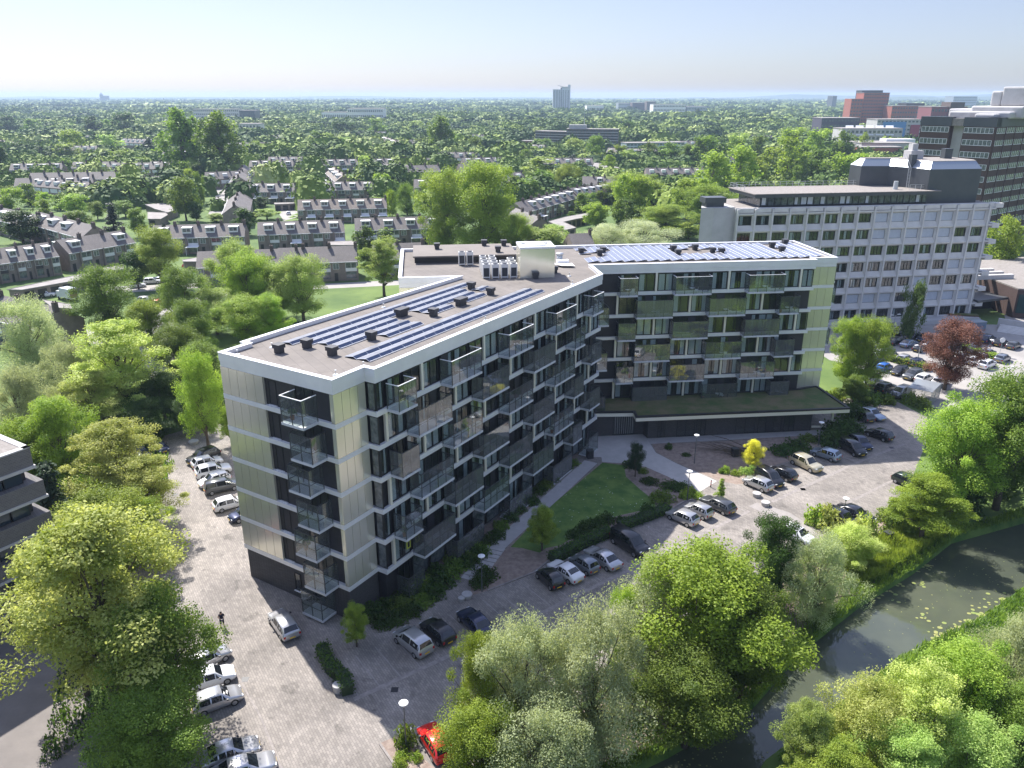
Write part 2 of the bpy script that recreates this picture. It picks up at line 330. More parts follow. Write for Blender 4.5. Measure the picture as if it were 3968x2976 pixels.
sheet('crossing_slab', [g(cS, x, y) for x, y in ((0, 750), (70, 718), (330, 800), (440, 870), (540, 960), (460, 1010), (330, 905), (60, 775))], .012, M['baystrip'])
W2path = [g(c3, 585, 1582), g(c3, 640, 1650), g(c3, 2010, 1577), g(c3, 2100, 1545), g(c3, 1700, 1540)]
sheet('side_path', W2path, .012, M['step'])
garden = [g(cm, 985, 330), g(cm, 1090, 300), g(cm, 1370, 190), g(cP, 50, 1240), g(cP, 300, 1130), g(cP, 500, 1060), g(cP, 750, 950), g(cP, 900, 890), g(cP, 1010, 820), g(cP, 1150, 790), g(cP, 1110, 762), g(cP, 1040, 716), g(cP, 900, 641), g(cP, 740, 571), g(cP, 640, 551), g(cP, 430, 536), g(c5, 2212, 700), g(cP, 0, 890), g(c5, 1480, 1370), g(c5, 1170, 1650), g(cm, 985, 250)]
sheet('planting_soil', garden, .008, M['soil'])
sheet('planting_soil_by_wing', [g(cP, x, y) for x, y in ((785, 405), (1350, 385), (1700, 345), (1990, 330), (2080, 360), (1900, 450), (1790, 520), (1560, 590), (1500, 645), (1440, 690), (1390, 695), (1262, 668), (965, 543), (820, 468))], .008, M['soil'])
sheet('lawn', [g(cP, x, y) for x, y in ((432, 540), (585, 558), (600, 640), (700, 730), (800, 810), (815, 860), (780, 885), (720, 880), (560, 915), (460, 950), (330, 1030), (200, 1090), (130, 1130), (30, 1150))] + [g(c5, 1750, 1420), g(c5, 1600, 1380), g(c5, 1500, 1372), g(cP, 15, 890), g(c5, 2212, 712)], .014, M['lawn'])
sheet('hedge_bed_soil', [g(cm, x, y) for x, y in ((300, 400), (340, 500), (430, 530), (520, 510), (640, 450), (760, 360), (900, 230), (1010, 130), (1120, 40))] + [g(c5, 1500, 1190), g(c5, 2110, 560), g(c5, 2000, 600), g(c5, 1500, 1050), g(c5, 900, 1450)], .008, M['soil'])
step_line = [g(c5, 2190, 640), g(c5, 1960, 850), g(c5, 1560, 1210), g(c5, 1380, 1370)]
ribbon('garden_path', step_line, 1.9, .02, M['step'])
a = Vector(g(c5, 1380, 1370)); b = Vector(g(cm, 985, 235))
path_edge = []
n = 9; dv = (b - a) / n; dn = dv.normalized(); nn = Vector((-dn.y, dn.x))
mb = MB()
for i in range(n):
    p = a + dv * (i + .1); mb.box(frame(p, dn, nn), 0, dv.length * .86, -1.1, 1.1, .0, .10 - .008 * i)
mb.build('stepping_slab_path', M['step'])['kind'] = 'structure'
ribbon('gutter_line', [g(cm, 270, 965), g(cm, 1350, 470), g(cP, 830, 1200), g(cP, 1480, 885)], .45, .008, M['gutter'])
ribbon('gutter_line', [g(cS, 190, 715), g(cS, 880, 395), g(cS, 1250, 250)], .45, .008, M['gutter'])
ribbon('gutter_line', [g(cm, 570, 1170), (0.5, 52), g(cS, 560, 838), g(cS, 1290, 478)], .4, .008, M['gutter'])
def bays(p, q, n, ln, side):
    p, q = Vector(p), Vector(q); d = (q - p) / n; u = d.normalized(); v = Vector((-u.y, u.x)) * side
    for i in range(n + 1):
        a = p + d * i; ribbon('bay_line', [tuple(a), tuple(a + v * ln)], .1, .0065, M['baystrip'])
bays(g(cm, 300, 945), g(cm, 1340, 462), 9, 4.8, 1); bays(g(cP, 60, 1560), g(cP, 760, 1230), 6, 4.8, 1); bays(g(cP, 850, 1190), g(cP, 1460, 890), 5, 4.8, 1)
bays(g(cS, 200, 705), g(cS, 870, 395), 7, 4.8, 1)
for fn_, x_, y_ in ((cS, 437, 612), (cS, 1150, 280), (cm, 520, 905), (cm, 980, 680), (cP, 1865, 730), (c7, 2100, 900), (c6, 1500, 700)):
    x0, y0 = g(fn_, x_, y_); o = MB().box(WF, x0 - .3, x0 + .3, y0 - .3, y0 + .3, .004, .012).build('drain_cover', M['black']); o['kind'] = 'structure'
kerb = MB()
def kerbline(pts, w_=.18, h=.11):
    for p, q in zip(pts[:-1], pts[1:]):
        d = Vector(q) - Vector(p); l = d.length; d.normalize(); kerb.box(frame(p, d, (-d.y, d.x)), 0, l, -w_ / 2, w_ / 2, 0, h)
kerbline([g(c7, 1880, 590), g(c7, 2230, 1215), g(D, 620, 1690)], .16, .02)
kerbline([g(c6, 1230, 740), g(c6, 1400, 1050)], .16, .02)
kerbline(garden[1:10]); kerbline([g(cm, 430, 1240), g(cm, 530, 1384), g(cm, 600, 1500)])
kerb.build('kerb', M['gutter'])['kind'] = 'structure'
sheet('planting_soil_corner', [g(cm, 425, 1235), g(cm, 560, 1175), g(cm, 700, 1330), g(cm, 900, 1500), g(cm, 640, 1560), g(cm, 530, 1384)], .009, M['soil'])
sheet('canal_side_soil', [(-13, 31), (-8, 38.5), (-2, 44), (6, 50.5), (15.5, 58.5), (25, 68.3), (35, 74), (39, 78.8), (44, 80.3), (50, 78.5), (42.4, 71.7), (34.5, 66.1), (26, 59), (20, 52.5), (12, 47.3), (4, 43), (-12, 29.5)], .012, M['soil'])
# right-hand car park, yard behind the wing, neighbourhood streets, meadow
sheet('car_park_asphalt', [(63, 121), (66, 132), (60, 140), (58, 158), (64, 161), (92, 165.5), (108, 164), (112, 172), (150, 165), (150, 118), (100, 100), (78, 104)], .004, M['road'])
sheet('meadow', [(-58, 138), (-52, 160), (-30, 172), (6, 178), (8, 150), (-14, 126), (-30, 112), (-46, 118)], .006, M['meadow'])
sheet('meadow_field', [g(h2, 1350, 800), g(h2, 1350, 760), g(h2, 1700, 730), g(h2, 2212, 750), (140, 330), (120, 262), g(h2, 1700, 880)], .006, M['meadow'])
ribbon('street', [(-130, 150), (-96, 158), (-72, 150), (-58, 128), (-60, 112), (-80, 96)], 8, .008, M['road'])
ribbon('street', [(-104, 196), (-70, 205), (-78, 178), (-72, 150)], 8, .010, M['road'])
ribbon('street', [(-70, 196), (0, 212), (60, 222)], 6, .012, M['road'])
ribbon('street', [g(h0, 1850, 1170), g(h0, 1900, 1040), g(h0, 1915, 900)], 6, .012, M['road'])
ribbon('street', [g(h2, 310, 790), g(h2, 420, 740), g(h2, 380, 700)], 26, .012, M['road'])
sheet('garage_court', [g(h1, 360, 1100), g(h1, 570, 1095), g(h1, 590, 1190), g(h1, 440, 1230)], .01, M['road'])
sheet('garage_court', [g(h1, 160, 860), g(h1, 620, 860), g(h1, 640, 890), g(h1, 180, 900)], .01, M['road'])
sheet('gravel_hill_patch', [g(h2, 1740, 910), g(h2, 1800, 850), g(h2, 1900, 835), g(h2, 1910, 870), g(h2, 1780, 925)], .02, M['road'])
# ---------------------------------------------------------------- haze: pale air round camera and scene
def make_haze():
    mb = MB().box(WF, -14000, 14000, -400, 14000, -2.6, 84)
    o = mb.build('haze', None or bpy.data.materials.new('haze_air')); m = o.data.materials[0]; m.use_nodes = True; t = m.node_tree
    t.nodes.remove(t.nodes['Principled BSDF']); pv = t.nodes.new('ShaderNodeVolumePrincipled')
    pv.inputs['Color'].default_value = (.60, .78, 1, 1); pv.inputs['Density'].default_value = HAZE; pv.inputs['Anisotropy'].default_value = .1
    t.links.new(pv.outputs[0], t.nodes['Material Output'].inputs['Volume']); o['kind'] = 'stuff'; return o
HAZE = .00011
# ================================================================ MAIN APARTMENT BUILDING
U1 = (.53, .848); V1 = (.848, -.53); NU1 = (-.53, -.848); NV1 = (-.848, .53)
A = (-27.46, 69.33); B = (A[0] + 14.5 * V1[0], A[1] + 14.5 * V1[1])
U2 = (.9933, .1155); N2 = (.1155, -.9933); E_ = (11.3, 109.2)
FA = frame(A, V1, NU1)       # end face: s along A>B, out towards the forecourt
FS = frame(B, U1, V1)        # long face of the near wing
F2 = frame(E_, U2, N2)       # front of the far wing
def off(F, a, b): return (F[0] + F[2] * a + F[4] * b, F[1] + F[3] * a + F[5] * b)
ZT = 24.4; ZK = [3.5 + 3.3 * k for k in range(7)]   # floor bands
Dc = off(FS, 49.8, 1.15)
OUT = [A, B, off(FS, 4, 0), off(FS, 4, 1.15), Dc, off(F2, 0, 0), off(F2, 33.5, 0), off(F2, 33.5, -1.2), off(F2, 37.3, -1.2), off(F2, 37.3, -15.6), off(F2, -27, -15.6), off(F2, -27, 5.2), off(F2, -19.4, 5.2), off(FS, 10, -15.35), off(FS, 3.3, -15.35), off(FS, 3.3, -14.5)]
def inset(poly, d):
    n = len(poly); out = []
    for i in range(n):
        p, q, r = Vector(poly[i - 1]), Vector(poly[i]), Vector(poly[(i + 1) % n])
        e1 = (q - p).normalized(); e2 = (r - q).normalized(); n1 = Vector((-e1.y, e1.x)); n2 = Vector((-e2.y, e2.x))
        bis = n1 + n2; l = bis.length
        if l < 1e-4: out.append(tuple(q + n1 * d)); continue
        bis /= l; out.append(tuple(q + bis * (d / max(bis.dot(n1), .35))))
    return out
def ring(mb, poly, d0, d1, z0, z1, mi=0):
    """wall following an outline (anticlockwise), from inset d0 to inset d1"""
    a = inset(poly, d0); b = inset(poly, d1); n = len(poly)
    for i in range(n):
        j = (i + 1) % n
        mb.poly([(*a[i], z0), (*a[j], z0), (*a[j], z1), (*a[i], z1)], mi)
        mb.poly([(*b[j], z0), (*b[i], z0), (*b[i], z1), (*b[j], z1)], mi)
        mb.poly([(*a[i], z1), (*a[j], z1), (*b[j], z1), (*b[i], z1)], mi)
        mb.poly([(*b[i], z0), (*b[j], z0), (*a[j], z0), (*a[i], z0)], mi)
MAIN = empty('apartment_building', (B[0] + 8, B[1] + 10, 0), 0, 'angled flat-roofed apartment block with champagne metal cladding, glass balconies and solar roof', 'apartment building')
W = dict(parent=MAIN, world=True)
# inner volume (dark) and its roof
core = MB()
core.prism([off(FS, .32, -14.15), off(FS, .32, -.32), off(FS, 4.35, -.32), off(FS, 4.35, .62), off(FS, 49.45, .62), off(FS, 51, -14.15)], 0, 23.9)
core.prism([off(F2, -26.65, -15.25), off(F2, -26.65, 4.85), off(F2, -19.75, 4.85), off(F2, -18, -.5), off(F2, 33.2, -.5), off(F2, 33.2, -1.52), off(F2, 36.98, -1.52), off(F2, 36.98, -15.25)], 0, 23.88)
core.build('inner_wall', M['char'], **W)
mb = MB(); tri = inset(OUT, .3); mb.prism(tri, 23.8, 24.02, 0); mb.build('roof_deck', M['roofing'], **W)
mb = MB(); ring(mb, OUT, 0, .4, 23.64, 24.4); ring(mb, OUT, .05, .38, 23.08, 23.62); mb.build('fascia', M['silver'], **W)
mb = MB(); ring(mb, OUT, -.04, .46, 24.4, 24.46); mb.build('coping', M['coping'], **W)
FB = []
for k in range(6):
    mb = MB(); ring(mb, OUT, 0, .33, ZK[k] - .12, ZK[k] + .34); FB.append(mb.build('floor_band', M['silver'], **W))
# cladding of the near end and the short returns: sheets 1.1 m wide with open joints
def cladding(F, s0, s1, o, z0, z1, mb, w_=1.12, th=.24):
    n = max(1, round((s1 - s0) / w_)); st = (s1 - s0) / n
    for i in range(n): mb.box(F, s0 + i * st + .02, s0 + (i + 1) * st - .02, o - th, o, z0 + .015, z1 - .015)
for k in range(6):
    z0, z1 = ZK[k] + .34, (ZK[k + 1] - .12 if k < 5 else 23.08)
    for F, a, b, o_, wd_ in ((FA, 0, 5.75, -.02, 1.12), (FA, 14.02, 14.48, -.02, .5), (FS, .02, 3.98, -.02, 1.12), (F2, 33.55, 37.28, -1.22, 1.12), (frame(off(F2, 37.3, 0), N2, U2), -15.5, -9, -.02, 1.12), (frame(off(F2, 37.3, 0), N2, U2), -5, -1.3, -.02, 1.12), (F2, -26.95, -23.2, 5.18, 1.12), (frame(off(F2, -27, 0), N2, (-U2[0], -U2[1])), -15.4, 5.1, -.02, 1.4), (frame(off(FS, 0, -14.5), U1, NV1), .02, 3.2, -.02, 1.12), (frame(off(FS, 0, -15.35), U1, NV1), 10, 38, -.02, 1.4)):
        mb = MB(); cladding(F, a, b, o_, z0, z1, mb, wd_); mb.build('cladding', M['champ'], **W)
mb = MB(); mb.box(FA, .3, 14.2, -.3, -.1, 0, 3.38); mb.box(FS, .1, 3.98, -.3, -.12, 0, 3.38); mb.build('brick_base', M['brickd'], **W)
# ---- windows
NW = [0]
spare = MB()
def window(F, s0, s1, o, z0, z1, curt=0, panes=2, force_spare=False):
    """dark frame (part) with glass, a sub-part, and a room or curtain behind"""
    t = .09
    if NW[0] >= 99 or force_spare:
        spare.box(F, s0, s1, o - .06, o, z0, z1, 0); spare.box(F, s0 + t, s1 - t, o, o + .015, z0 + t, z1 - t, 1); return
    NW[0] += 1
    mb = MB(); mb.box(F, s0, s0 + t, o - .12, o, z0, z1); mb.box(F, s1 - t, s1, o - .12, o, z0, z1)
    mb.box(F, s0 + t, s1 - t, o - .12, o, z1 - t, z1); mb.box(F, s0 + t, s1 - t, o - .12, o, z0, z0 + t)
    wdt = (s1 - s0 - 2 * t) / panes
    for i in range(1, panes): mb.box(F, s0 + t + i * wdt - .05, s0 + t + i * wdt + .05, o - .11, o - .005, z0 + t, z1 - t)
    mb.box(F, s0 - .02, s1 + .02, o + .0, o + .16, z0 - .06, z0 - .0, 1)
    fr = mb.build('window', [M['winframe'], M['silver']], **W)
    gl = MB().box(F, s0 + t, s1 - t, o - .075, o - .055, z0 + t, z1 - t); link('pane', gl.mesh('pane', M['glass']), fr)
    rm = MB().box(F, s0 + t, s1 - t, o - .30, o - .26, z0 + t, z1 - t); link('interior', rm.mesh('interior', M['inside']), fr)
    if curt:
        cu = MB(); L = s1 - s0 - 2 * t
        for (a, b) in ((0, .3), (.72, 1)) if curt == 1 else ((.05, .45), (.5, .95)) if curt == 2 else ((0, .35),): cu.box(F, s0 + t + a * L, s0 + t + b * L, o - .16, o - .13, z0 + t, z1 - t)
        link('curtain', cu.mesh('curtain', M['curtain']), fr)
def door_wall(F, s0, s1, o, z0, z1, rnd):
    """glazed doors behind a balcony"""
    mb = MB(); n = max(2, int((s1 - s0) / 1.05)); st = (s1 - s0) / n
    for i in range(n + 1): mb.box(F, s0 + i * st - .05, s0 + i * st + .05, o - .12, o, z0, z1)
    mb.box(F, s0, s1, o - .1, o - .01, z1 - .1, z1); mb.box(F, s0, s1, o - .1, o - .01, z0, z0 + .1)
    fr = mb.build('balcony_door', M['winframe'], **W)
    gl = MB(); dk = MB(); cu = MB()
    solid = rnd.randrange(n)
    for i in range(n):
        a, b = s0 + i * st + .05, s0 + (i + 1) * st - .05
        if i == solid and n > 2: dk.box(F, a, b, o - .11, o - .02, z0 + .1, z1 - .1); continue
        gl.box(F, a, b, o - .07, o - .05, z0 + .1, z1 - .1)
        if rnd.random() < .4: cu.box(F, a, a + (b - a) * rnd.uniform(.4, 1), o - .16, o - .13, z0 + .1, z1 - .1)
    gl.box(F, s0, s0, o, o, z0, z0) if False else None
    link('pane', gl.mesh('pane', M['glass']), fr)
    if dk.f: link('panel', dk.mesh('panel', M['char']), fr)
    if cu.f: link('curtain', cu.mesh('curtain', M['curtain']), fr)
def balcony(F, s0, s1, o, z, depth=1.5, h=2.45, top=False, slab=True, tint='bglass', furn=0):
    mb = MB()
    if slab: mb.box(F, s0, s1, o, o + depth, z - .12, z + .12)
    else: mb.box(F, s0, s1, o, o + depth, 0.0, .1)
    z0 = z + .12 if slab else .1; z1 = z0 + h
    sl = mb.build('balcony', M['balslab'], **W)
    fr = MB(); p = .035; n = max(2, round((s1 - s0) / 1.3)); e = .06
    for i in range(n + 1):
        s = s0 + e + (s1 - s0 - 2 * e) * i / n; fr.box(F, s - p, s + p, o + depth - e - p, o + depth - e + p, z0, z1)
    for s in (s0 + e, s1 - e): fr.box(F, s - p, s + p, o + .0, o + .07, z0, z1); fr.box(F, s - p * .8, s + p * .8, o + .07, o + depth - e - p, z0 + 1.0, z0 + 1.06)
    fr.box(F, s0 + e, s1 - e, o + depth - e - .02, o + depth - e + .02, z0 + 1.0, z0 + 1.06)
    link('railing', fr.mesh('railing', M['steel']), sl)
    tr = MB(); q = .04
    tr.box(F, s0 + e - q, s1 - e + q, o + depth - e - q, o + depth - e + q, z1, z1 + .06)
    for s in (s0 + e, s1 - e): tr.box(F, s - q, s + q, o, o + depth - e - q, z1, z1 + .06)
    link('top_rail', tr.mesh('top_rail', M['whiteplastic'] if top else M['steel']), sl)
    gl = MB(); gl.box(F, s0 + e, s1 - e, o + depth - .035, o + depth - .022, z0 + .05, z1)
    for s in (s0 + .02, s1 - .03): gl.box(F, s, s + .013, o + .03, o + depth - .06, z0 + .05, z1)
    link('glass_screen', gl.mesh('glass_screen', M[tint]), sl)
    return sl
PUT = []   # balcony floors to furnish: (x, y, z)
rnd = random.Random(4)
def posts(F, lst, o, z0, z1, w_=.3):
    for s in lst: MB().box(F, s - w_ / 2, s + w_ / 2, o - .3, o - .02, z0, z1).build('pillar', M['pillar'], **W)
def face(F, o, smin, smax, post, bal, k, wmax=2.35, ground=False):
    z0 = (ZK[k] + .34 if k >= 0 else .25); z1 = (ZK[k + 1] - .12 if k < 5 else 23.08)
    if k < 0: z1 = ZK[0] - .12
    if k >= 0: posts(F, post, o, z0, z1)
    wz0 = z0 + .06; wz1 = z1 - .12; wo = o - .16
    for s in post:
        for a, b in ((s - wmax - .25, s - .22), (s + .22, s + wmax + .25)):
            a = max(a, smin); b = min(b, smax)
            for (b0, b1) in bal:            # stop at the balcony's end post
                if a < b0 < b and b0 - a > .8: b = b0 + .15
                if a < b1 < b and b - b1 > .8: a = b1 - .1
            if b - a > .9: window(F, a, b, wo, wz0, wz1, curt=rnd.choice((0, 1, 1, 2, 3)), panes=2 if b - a > 1.5 else 1, force_spare=(k < 0))
    for i, (b0, b1) in enumerate(bal):
        a, b = b0 + .45, b1 - .35
        door_wall(F, a, b, wo, z0 + .02, wz1, rnd)
        zb = ZK[k] + .1 if k >= 0 else 0
        balcony(F, b0, b1, o, zb, top=(k == 5), slab=k >= 0, tint=rnd.choice(('bglass', 'bglassd')) if k < 5 else 'bglass')
        cx, cy = off(F, (b0 + b1) / 2, o + .75); PUT.append((F, b0, b1, o, zb + .12))
# near wing, long face
ODD = [(5.36, 7.95), (13.4, 18.6), (23.9, 29.1), (34.35, 39.55), (44.2, 47.3)]
EVEN = [(8.0, 13.3), (18.7, 23.85), (29.25, 34.35), (39.55, 42.2)]
for k in range(-1, 6):
    odd = k % 2 == 1
    face(FS, 1.15, 4.35, 49.6, [10.7, 21.3, 32.0, 42.6] if odd else [5.3, 16.0, 26.6, 37.2, 46.6], ODD if odd else EVEN, k)
    z0 = ZK[k] + .4 if k >= 0 else 1; z1 = (ZK[k + 1] - .2 if k < 5 else 23.0)
    if k >= 0:
        window(frame(off(FS, 4.0, 1.15), NV1, NU1), .06, 1.1, -.16, z0, z1, 1, 1, True)
    if k >= 0 and odd: window(FS, 4.1, 5.2, .98, z0, z1, 1, 1)
# near end face
for k in range(0, 6):
    z0 = ZK[k] + .34; z1 = (ZK[k + 1] - .12 if k < 5 else 23.08); sh = 0 if k % 2 else .72
    window(FA, 6.1, 7.1, -.28, z0 + .1, z1 - .3, 3, 1)
    door_wall(FA, 9.6 + sh, 11.7 + sh, -.26, z0 + .02, z1 - .1, rnd)
    balcony(FA, 9.8 + sh, 12.5 + sh, 0.0, ZK[k] + .1, depth=1.8, top=(k == 5)); PUT.append((FA, 9.8 + sh, 12.5 + sh, 0, ZK[k] + .22))
window(FA, 7.0, 7.9, -.02, .9, 2.9, 0, 1); door_wall(FA, 9.8, 12.2, -.04, .3, 3.2, rnd); balcony(FA, 9.8, 12.5, 0, .35, depth=1.8)
# corner balconies on the inner corner and the far end
FD = frame(Dc, ((E_[0] - Dc[0]) / 6.0, (E_[1] - Dc[1]) / 6.0), (.985, .17))
for k in (0, 2, 4): balcony(FD, 1.2, 4.0, 0, ZK[k] + .1)
FEnd = frame(off(F2, 37.3, 0), (-N2[0], -N2[1]), U2)
for k in range(1, 6):
    sh = .7 * (k % 2); balcony(FEnd, 3.2 + sh, 5.9 + sh, 0, ZK[k] + .1, depth=1.6); door_wall(FEnd, 5.2, 8.6, -.1, ZK[k] + .4, ZK[k] + 3, rnd)
# far wing front
ODD2 = [(3.85, 6.5), (11.95, 17.35), (22.85, 28.25)]; EV2 = [(6.45, 11.85), (17.2, 22.75), (27.9, 30.95)]
for k in range(0, 6):
    odd = k % 2 == 1
    face(F2, 0, 3.7 if odd else 4.2, 33.3, [9.55, 20.4, 31.35] if odd else [3.95, 14.8, 25.8], ODD2 if odd else EV2, k)
window_rows_done = NW[0]
spare.build('small_side_windows', [M['winframe'], M['hglass']], **W)['kind'] = 'stuff'
# green-roofed ground floor of the far wing
cp = [(12.0, 103.9), (17.5, 104.1), (17.6, 102.2), (49.3, 105.5), (48.0, 114.4), off(F2, 36.8, -1.6), off(F2, 33.2, -.5), off(F2, 0.2, -.5)]
mb = MB(); ring(mb, cp, 0, .3, 3.42, 3.95); mb.build('canopy_fascia', M['pillar'], **W)
mb = MB(); ring(mb, cp, -.03, .34, 3.95, 4.2); mb.build('canopy_edge', M['black'], **W)
MB().prism(inset(cp, .3), 3.45, 4.02).build('green_roof', M['sedum'], **W)
gb = [(11.6, 104.6), (19.35, 105.5), (19.75, 104.0), (44.5, 106.8), (43.8, 112.5), off(F2, 36, -2), off(F2, 0, -1)]
MB().prism(gb, 0, 3.42).build('ground_floor_wall', M['brickd'], **W)
FG = frame((19.75, 104.0), (.9937, .1125), (.1125, -.9937))
for s0, s1 in ((1.4, 2.5), (4.3, 6.9), (7.2, 8.6), (13.2, 16.1), (16.6, 20.2), (20.6, 22.2)):
    door_wall(FG, s0, s1, .06, .1, 3.1, rnd)
FG2 = frame((11.6, 104.6), (.993, .115), (.115, -.993)); door_wall(FG2, 3.2, 6.4, .06, .05, 3.1, rnd)
bars = MB()
for i in range(9): bars.box(FG2, 3.5 + i * .32, 3.54 + i * .32, .08, .12, .3, 3)
bars.build('door_bars', M['galv'], **W)
mb = MB().box(WF, 47.3, 47.6, 106.6, 106.9, 0, 3.42); mb.build('canopy_column', M['pillar'], **W)
MB().box(WF, 44.6, 47.6, 106.75, 106.85, .5, .8).build('canopy_rail', M['pillar'], **W)
# raised roof strip and lift-motor house on the roof
mb = MB(); mb.box(F2, -24.9, -10.2, -14.3, -6.4, 24.0, 24.95, 0); mb.box(F2, -25.1, -10.0, -14.5, -5.5, 24.95, 25.15, 1)
mb.build('raised_roof', [M['black'], M['roofing2']], **W)
mb = MB(); cladding(F2, -10.9, -6.25, 5.4, 24.0, 27.9, mb, 1.16, .1); mb.box(F2, -10.85, -6.3, 1.2, 5.3, 24.0, 27.9)
FL = frame(off(F2, -10.9, 0), N2, (-U2[0], -U2[1])); cladding(FL, 1.1, 5.4, 0, 24.0, 27.9, mb, 1.1, .06)
lift = mb.build('lift_house', M['champ'], **W)
mb = MB(); lo = [off(F2, -10.95, 5.45), off(F2, -10.95, 1.05), off(F2, -6.2, 1.05), off(F2, -6.2, 5.45)]
lo = lo[::-1]; ar = sum(lo[i][0] * lo[(i + 1) % 4][1] - lo[(i + 1) % 4][0] * lo[i][1] for i in range(4)); lo = lo if ar > 0 else lo[::-1]
ring(mb, lo, 0, .5, 27.9, 28.15); link('rim', mb.mesh('rim', M['coping']), lift)
bm = bmesh.new(); bmesh.ops.create_uvsphere(bm, u_segments=24, v_segments=12, radius=1)
cx, cy = off(F2, -8.6, 3.2)
for v in bm.verts: v.co = Vector((cx + v.co.x * 1.5, cy + v.co.y * 1.15, 27.95 + max(v.co.z, 0) * .5))
me = bpy.data.meshes.new('skylight'); bm.to_mesh(me); bm.free(); me.materials.append(M['whiteplastic']); me.polygons.foreach_set('use_smooth', [True] * len(me.polygons)); link('skylight_dome', me, lift)
# ---- things on the roof
def gable_row(s0, s1, o):
    t = empty('solar_panel_row', off(FS, (s0 + s1) / 2, o) + (24.02,), math.atan2(U1[1], U1[0]), cat='solar panels')
    L = (s1 - s0) / 2
    mb = MB(); z = .12; h = .28
    n = max(2, round((s1 - s0) / 1.7)); st = 2 * L / n
    for i in range(n):
        a, b = -L + i * st + .02, -L + (i + 1) * st - .02
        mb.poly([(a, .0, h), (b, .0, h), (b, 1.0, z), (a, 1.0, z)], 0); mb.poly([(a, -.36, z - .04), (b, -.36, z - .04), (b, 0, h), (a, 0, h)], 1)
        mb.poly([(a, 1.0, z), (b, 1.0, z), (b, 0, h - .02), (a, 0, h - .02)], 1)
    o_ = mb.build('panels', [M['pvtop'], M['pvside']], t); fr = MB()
    for i in range(n + 1):
        x = -L + i * st; fr.tube([(x, -.4, .06), (x, 0, h - .03), (x, .98, .1)], .03, 4)
    fr.box(WF, -L, L, -.46, -.41, .0, .1); fr.box(WF, -L, L, 1.0, 1.05, 0, .1); fr.build('mounting_frame', M['pvframe'], t)
    return t
rows = [(6.1, 36.6, -11.6), (7.2, 33.6, -10.0), (7.8, 18.4, -8.4), (7.7, 18.5, -6.8), (13.1, 18.7, -5.3), (22.3, 33, -8.4), (22.3, 26.4, -6.8), (29, 33, -6.8), (34.3, 36.5, -8.5), (6.1, 38.2, -3.25), (6.2, 38.4, -1.75)]
rl = ['rear-most long', 'second long', 'short third', 'short fourth', 'shortest near the middle vent', 'mid-roof short third', 'stub before the double vent', 'stub behind the double vent', 'single stub by the rooftop units', 'long front pair, inner', 'long front pair, outer']
for (a, b, o), l in zip(rows, rl): tag(gable_row(a, b, o), l + ' blue solar row on the near roof wing', group='solar rows on the near roof wing')
pt = empty('solar_module', (0, 0, 0), 0, 'silver framed solar module tilted on the far roof wing', 'solar panel', 'solar panels on the far roof wing')
mb = MB(); mb.poly([(0, 0, .08), (1.62, 0, .36), (1.62, 1.0, .36), (0, 1.0, .08)][::1]); mb.poly([(0, 1.0, .05), (1.62, 1.0, .33), (1.62, 0, .33), (0, 0, .05)]); mb.build('cells', M['pv'], pt)
mb = MB()
for a, b in (((0, 0, .07), (1.62, 0, .35)), ((0, 1, .07), (1.62, 1, .35)), ((0, 0, .07), (0, 1, .07)), ((1.62, 0, .35), (1.62, 1, .35)), ((.8, 0, .215), (.8, 1, .215)), ((1.6, .5, 0), (1.6, .5, .34))): mb.tube([a, b], .028, 4)
mb.build('frame', M['pvframe'], pt)
def panel(s, o, first=[True]):
    rz = math.atan2(U2[1], U2[0]) - .0
    x, y = off(F2, s, o)
    if first[0]: pt.location = (x, y, 24.03); pt.rotation_euler = (0, 0, rz); first[0] = False
    else: copy_tree(pt, (x, y, 24.03), rz)
vents2 = [(0.6, -10.6), (4.1, -10.9), (3.1, -8.9), (15.3, -11.0), (15.0, -7.7), (19.0, -11.5), (20.8, -8.6), (22.0, -8.0), (31.9, -12.0), (35.2, -14.4), (31.9, -8.4)]
for i in range(20):
    for j in range(11):
        s = .2 + i * 1.8; o = -3.4 - j * 1.04
        if s > 34.5: continue
        if any(s - .4 < vs_ < s + 1.9 and o - .4 < vo + .0 < o + 1.5 for vs_, vo in vents2): continue
        if 1.5 < s < 2.5 and j > 2 and False: continue
        if s > 14 and s < 21 and 4 <= j <= 7: continue
        if s < 3.5 and j in (3, 4, 5): continue
        if 30 < s < 32.4 and j > 3: continue
        panel(s, o)
def roof_vent(x, y, z, rz, big, label):
    t = empty('roof_vent', (x, y, z), rz, label, 'roof vent', 'black roof vents')
    a = .42 if not big else .8
    MB().box(WF, -a * .8, a * .8, -.34, .34, 0, .5).build('base', M['vent'], t)
    mb = MB().box(WF, -a, a, -.45, .45, .5, .85); mb.box(WF, -a - .03, a + .03, -.48, .48, .85, .9); mb.build('cowl', M['vent'], t); return t
r1 = math.atan2(U1[1], U1[0]); r2 = math.atan2(U2[1], U2[0])
v1l = [(3.8, -10.5, 0, 'near the left roof corner'), (6.3, -9.4, 0, 'at the start of the second solar row'), (5.9, -5.7, 0, 'beside the start of the front solar rows'), (11.6, -5.9, 0, 'between short rows and front rows'), (20.2, -9.1, 1, 'double, breaking the second row'), (22.0, -6.1, 0, 'in the middle gap of the near wing'), (27.5, -6.3, 1, 'double, between the fourth row stubs'), (34.8, -9.9, 0, 'at the far end of the rear rows'), (33.6, -6.2, 0, 'just in front of the rooftop units')]
for s, o, b_, l in v1l: roof_vent(*off(FS, s, o), 24.02, r1, b_, 'black vent cowl on the near roof wing ' + l)
v2l = ['left of the far wing panels', 'among the first panels', 'low among the first panels', 'large, mid roof at the back', 'mid roof in front', 'between middle panels at the back', 'left of the front pair', 'right of the front pair', 'at the rear right gap', 'at the far back corner', 'in the right-hand gap']
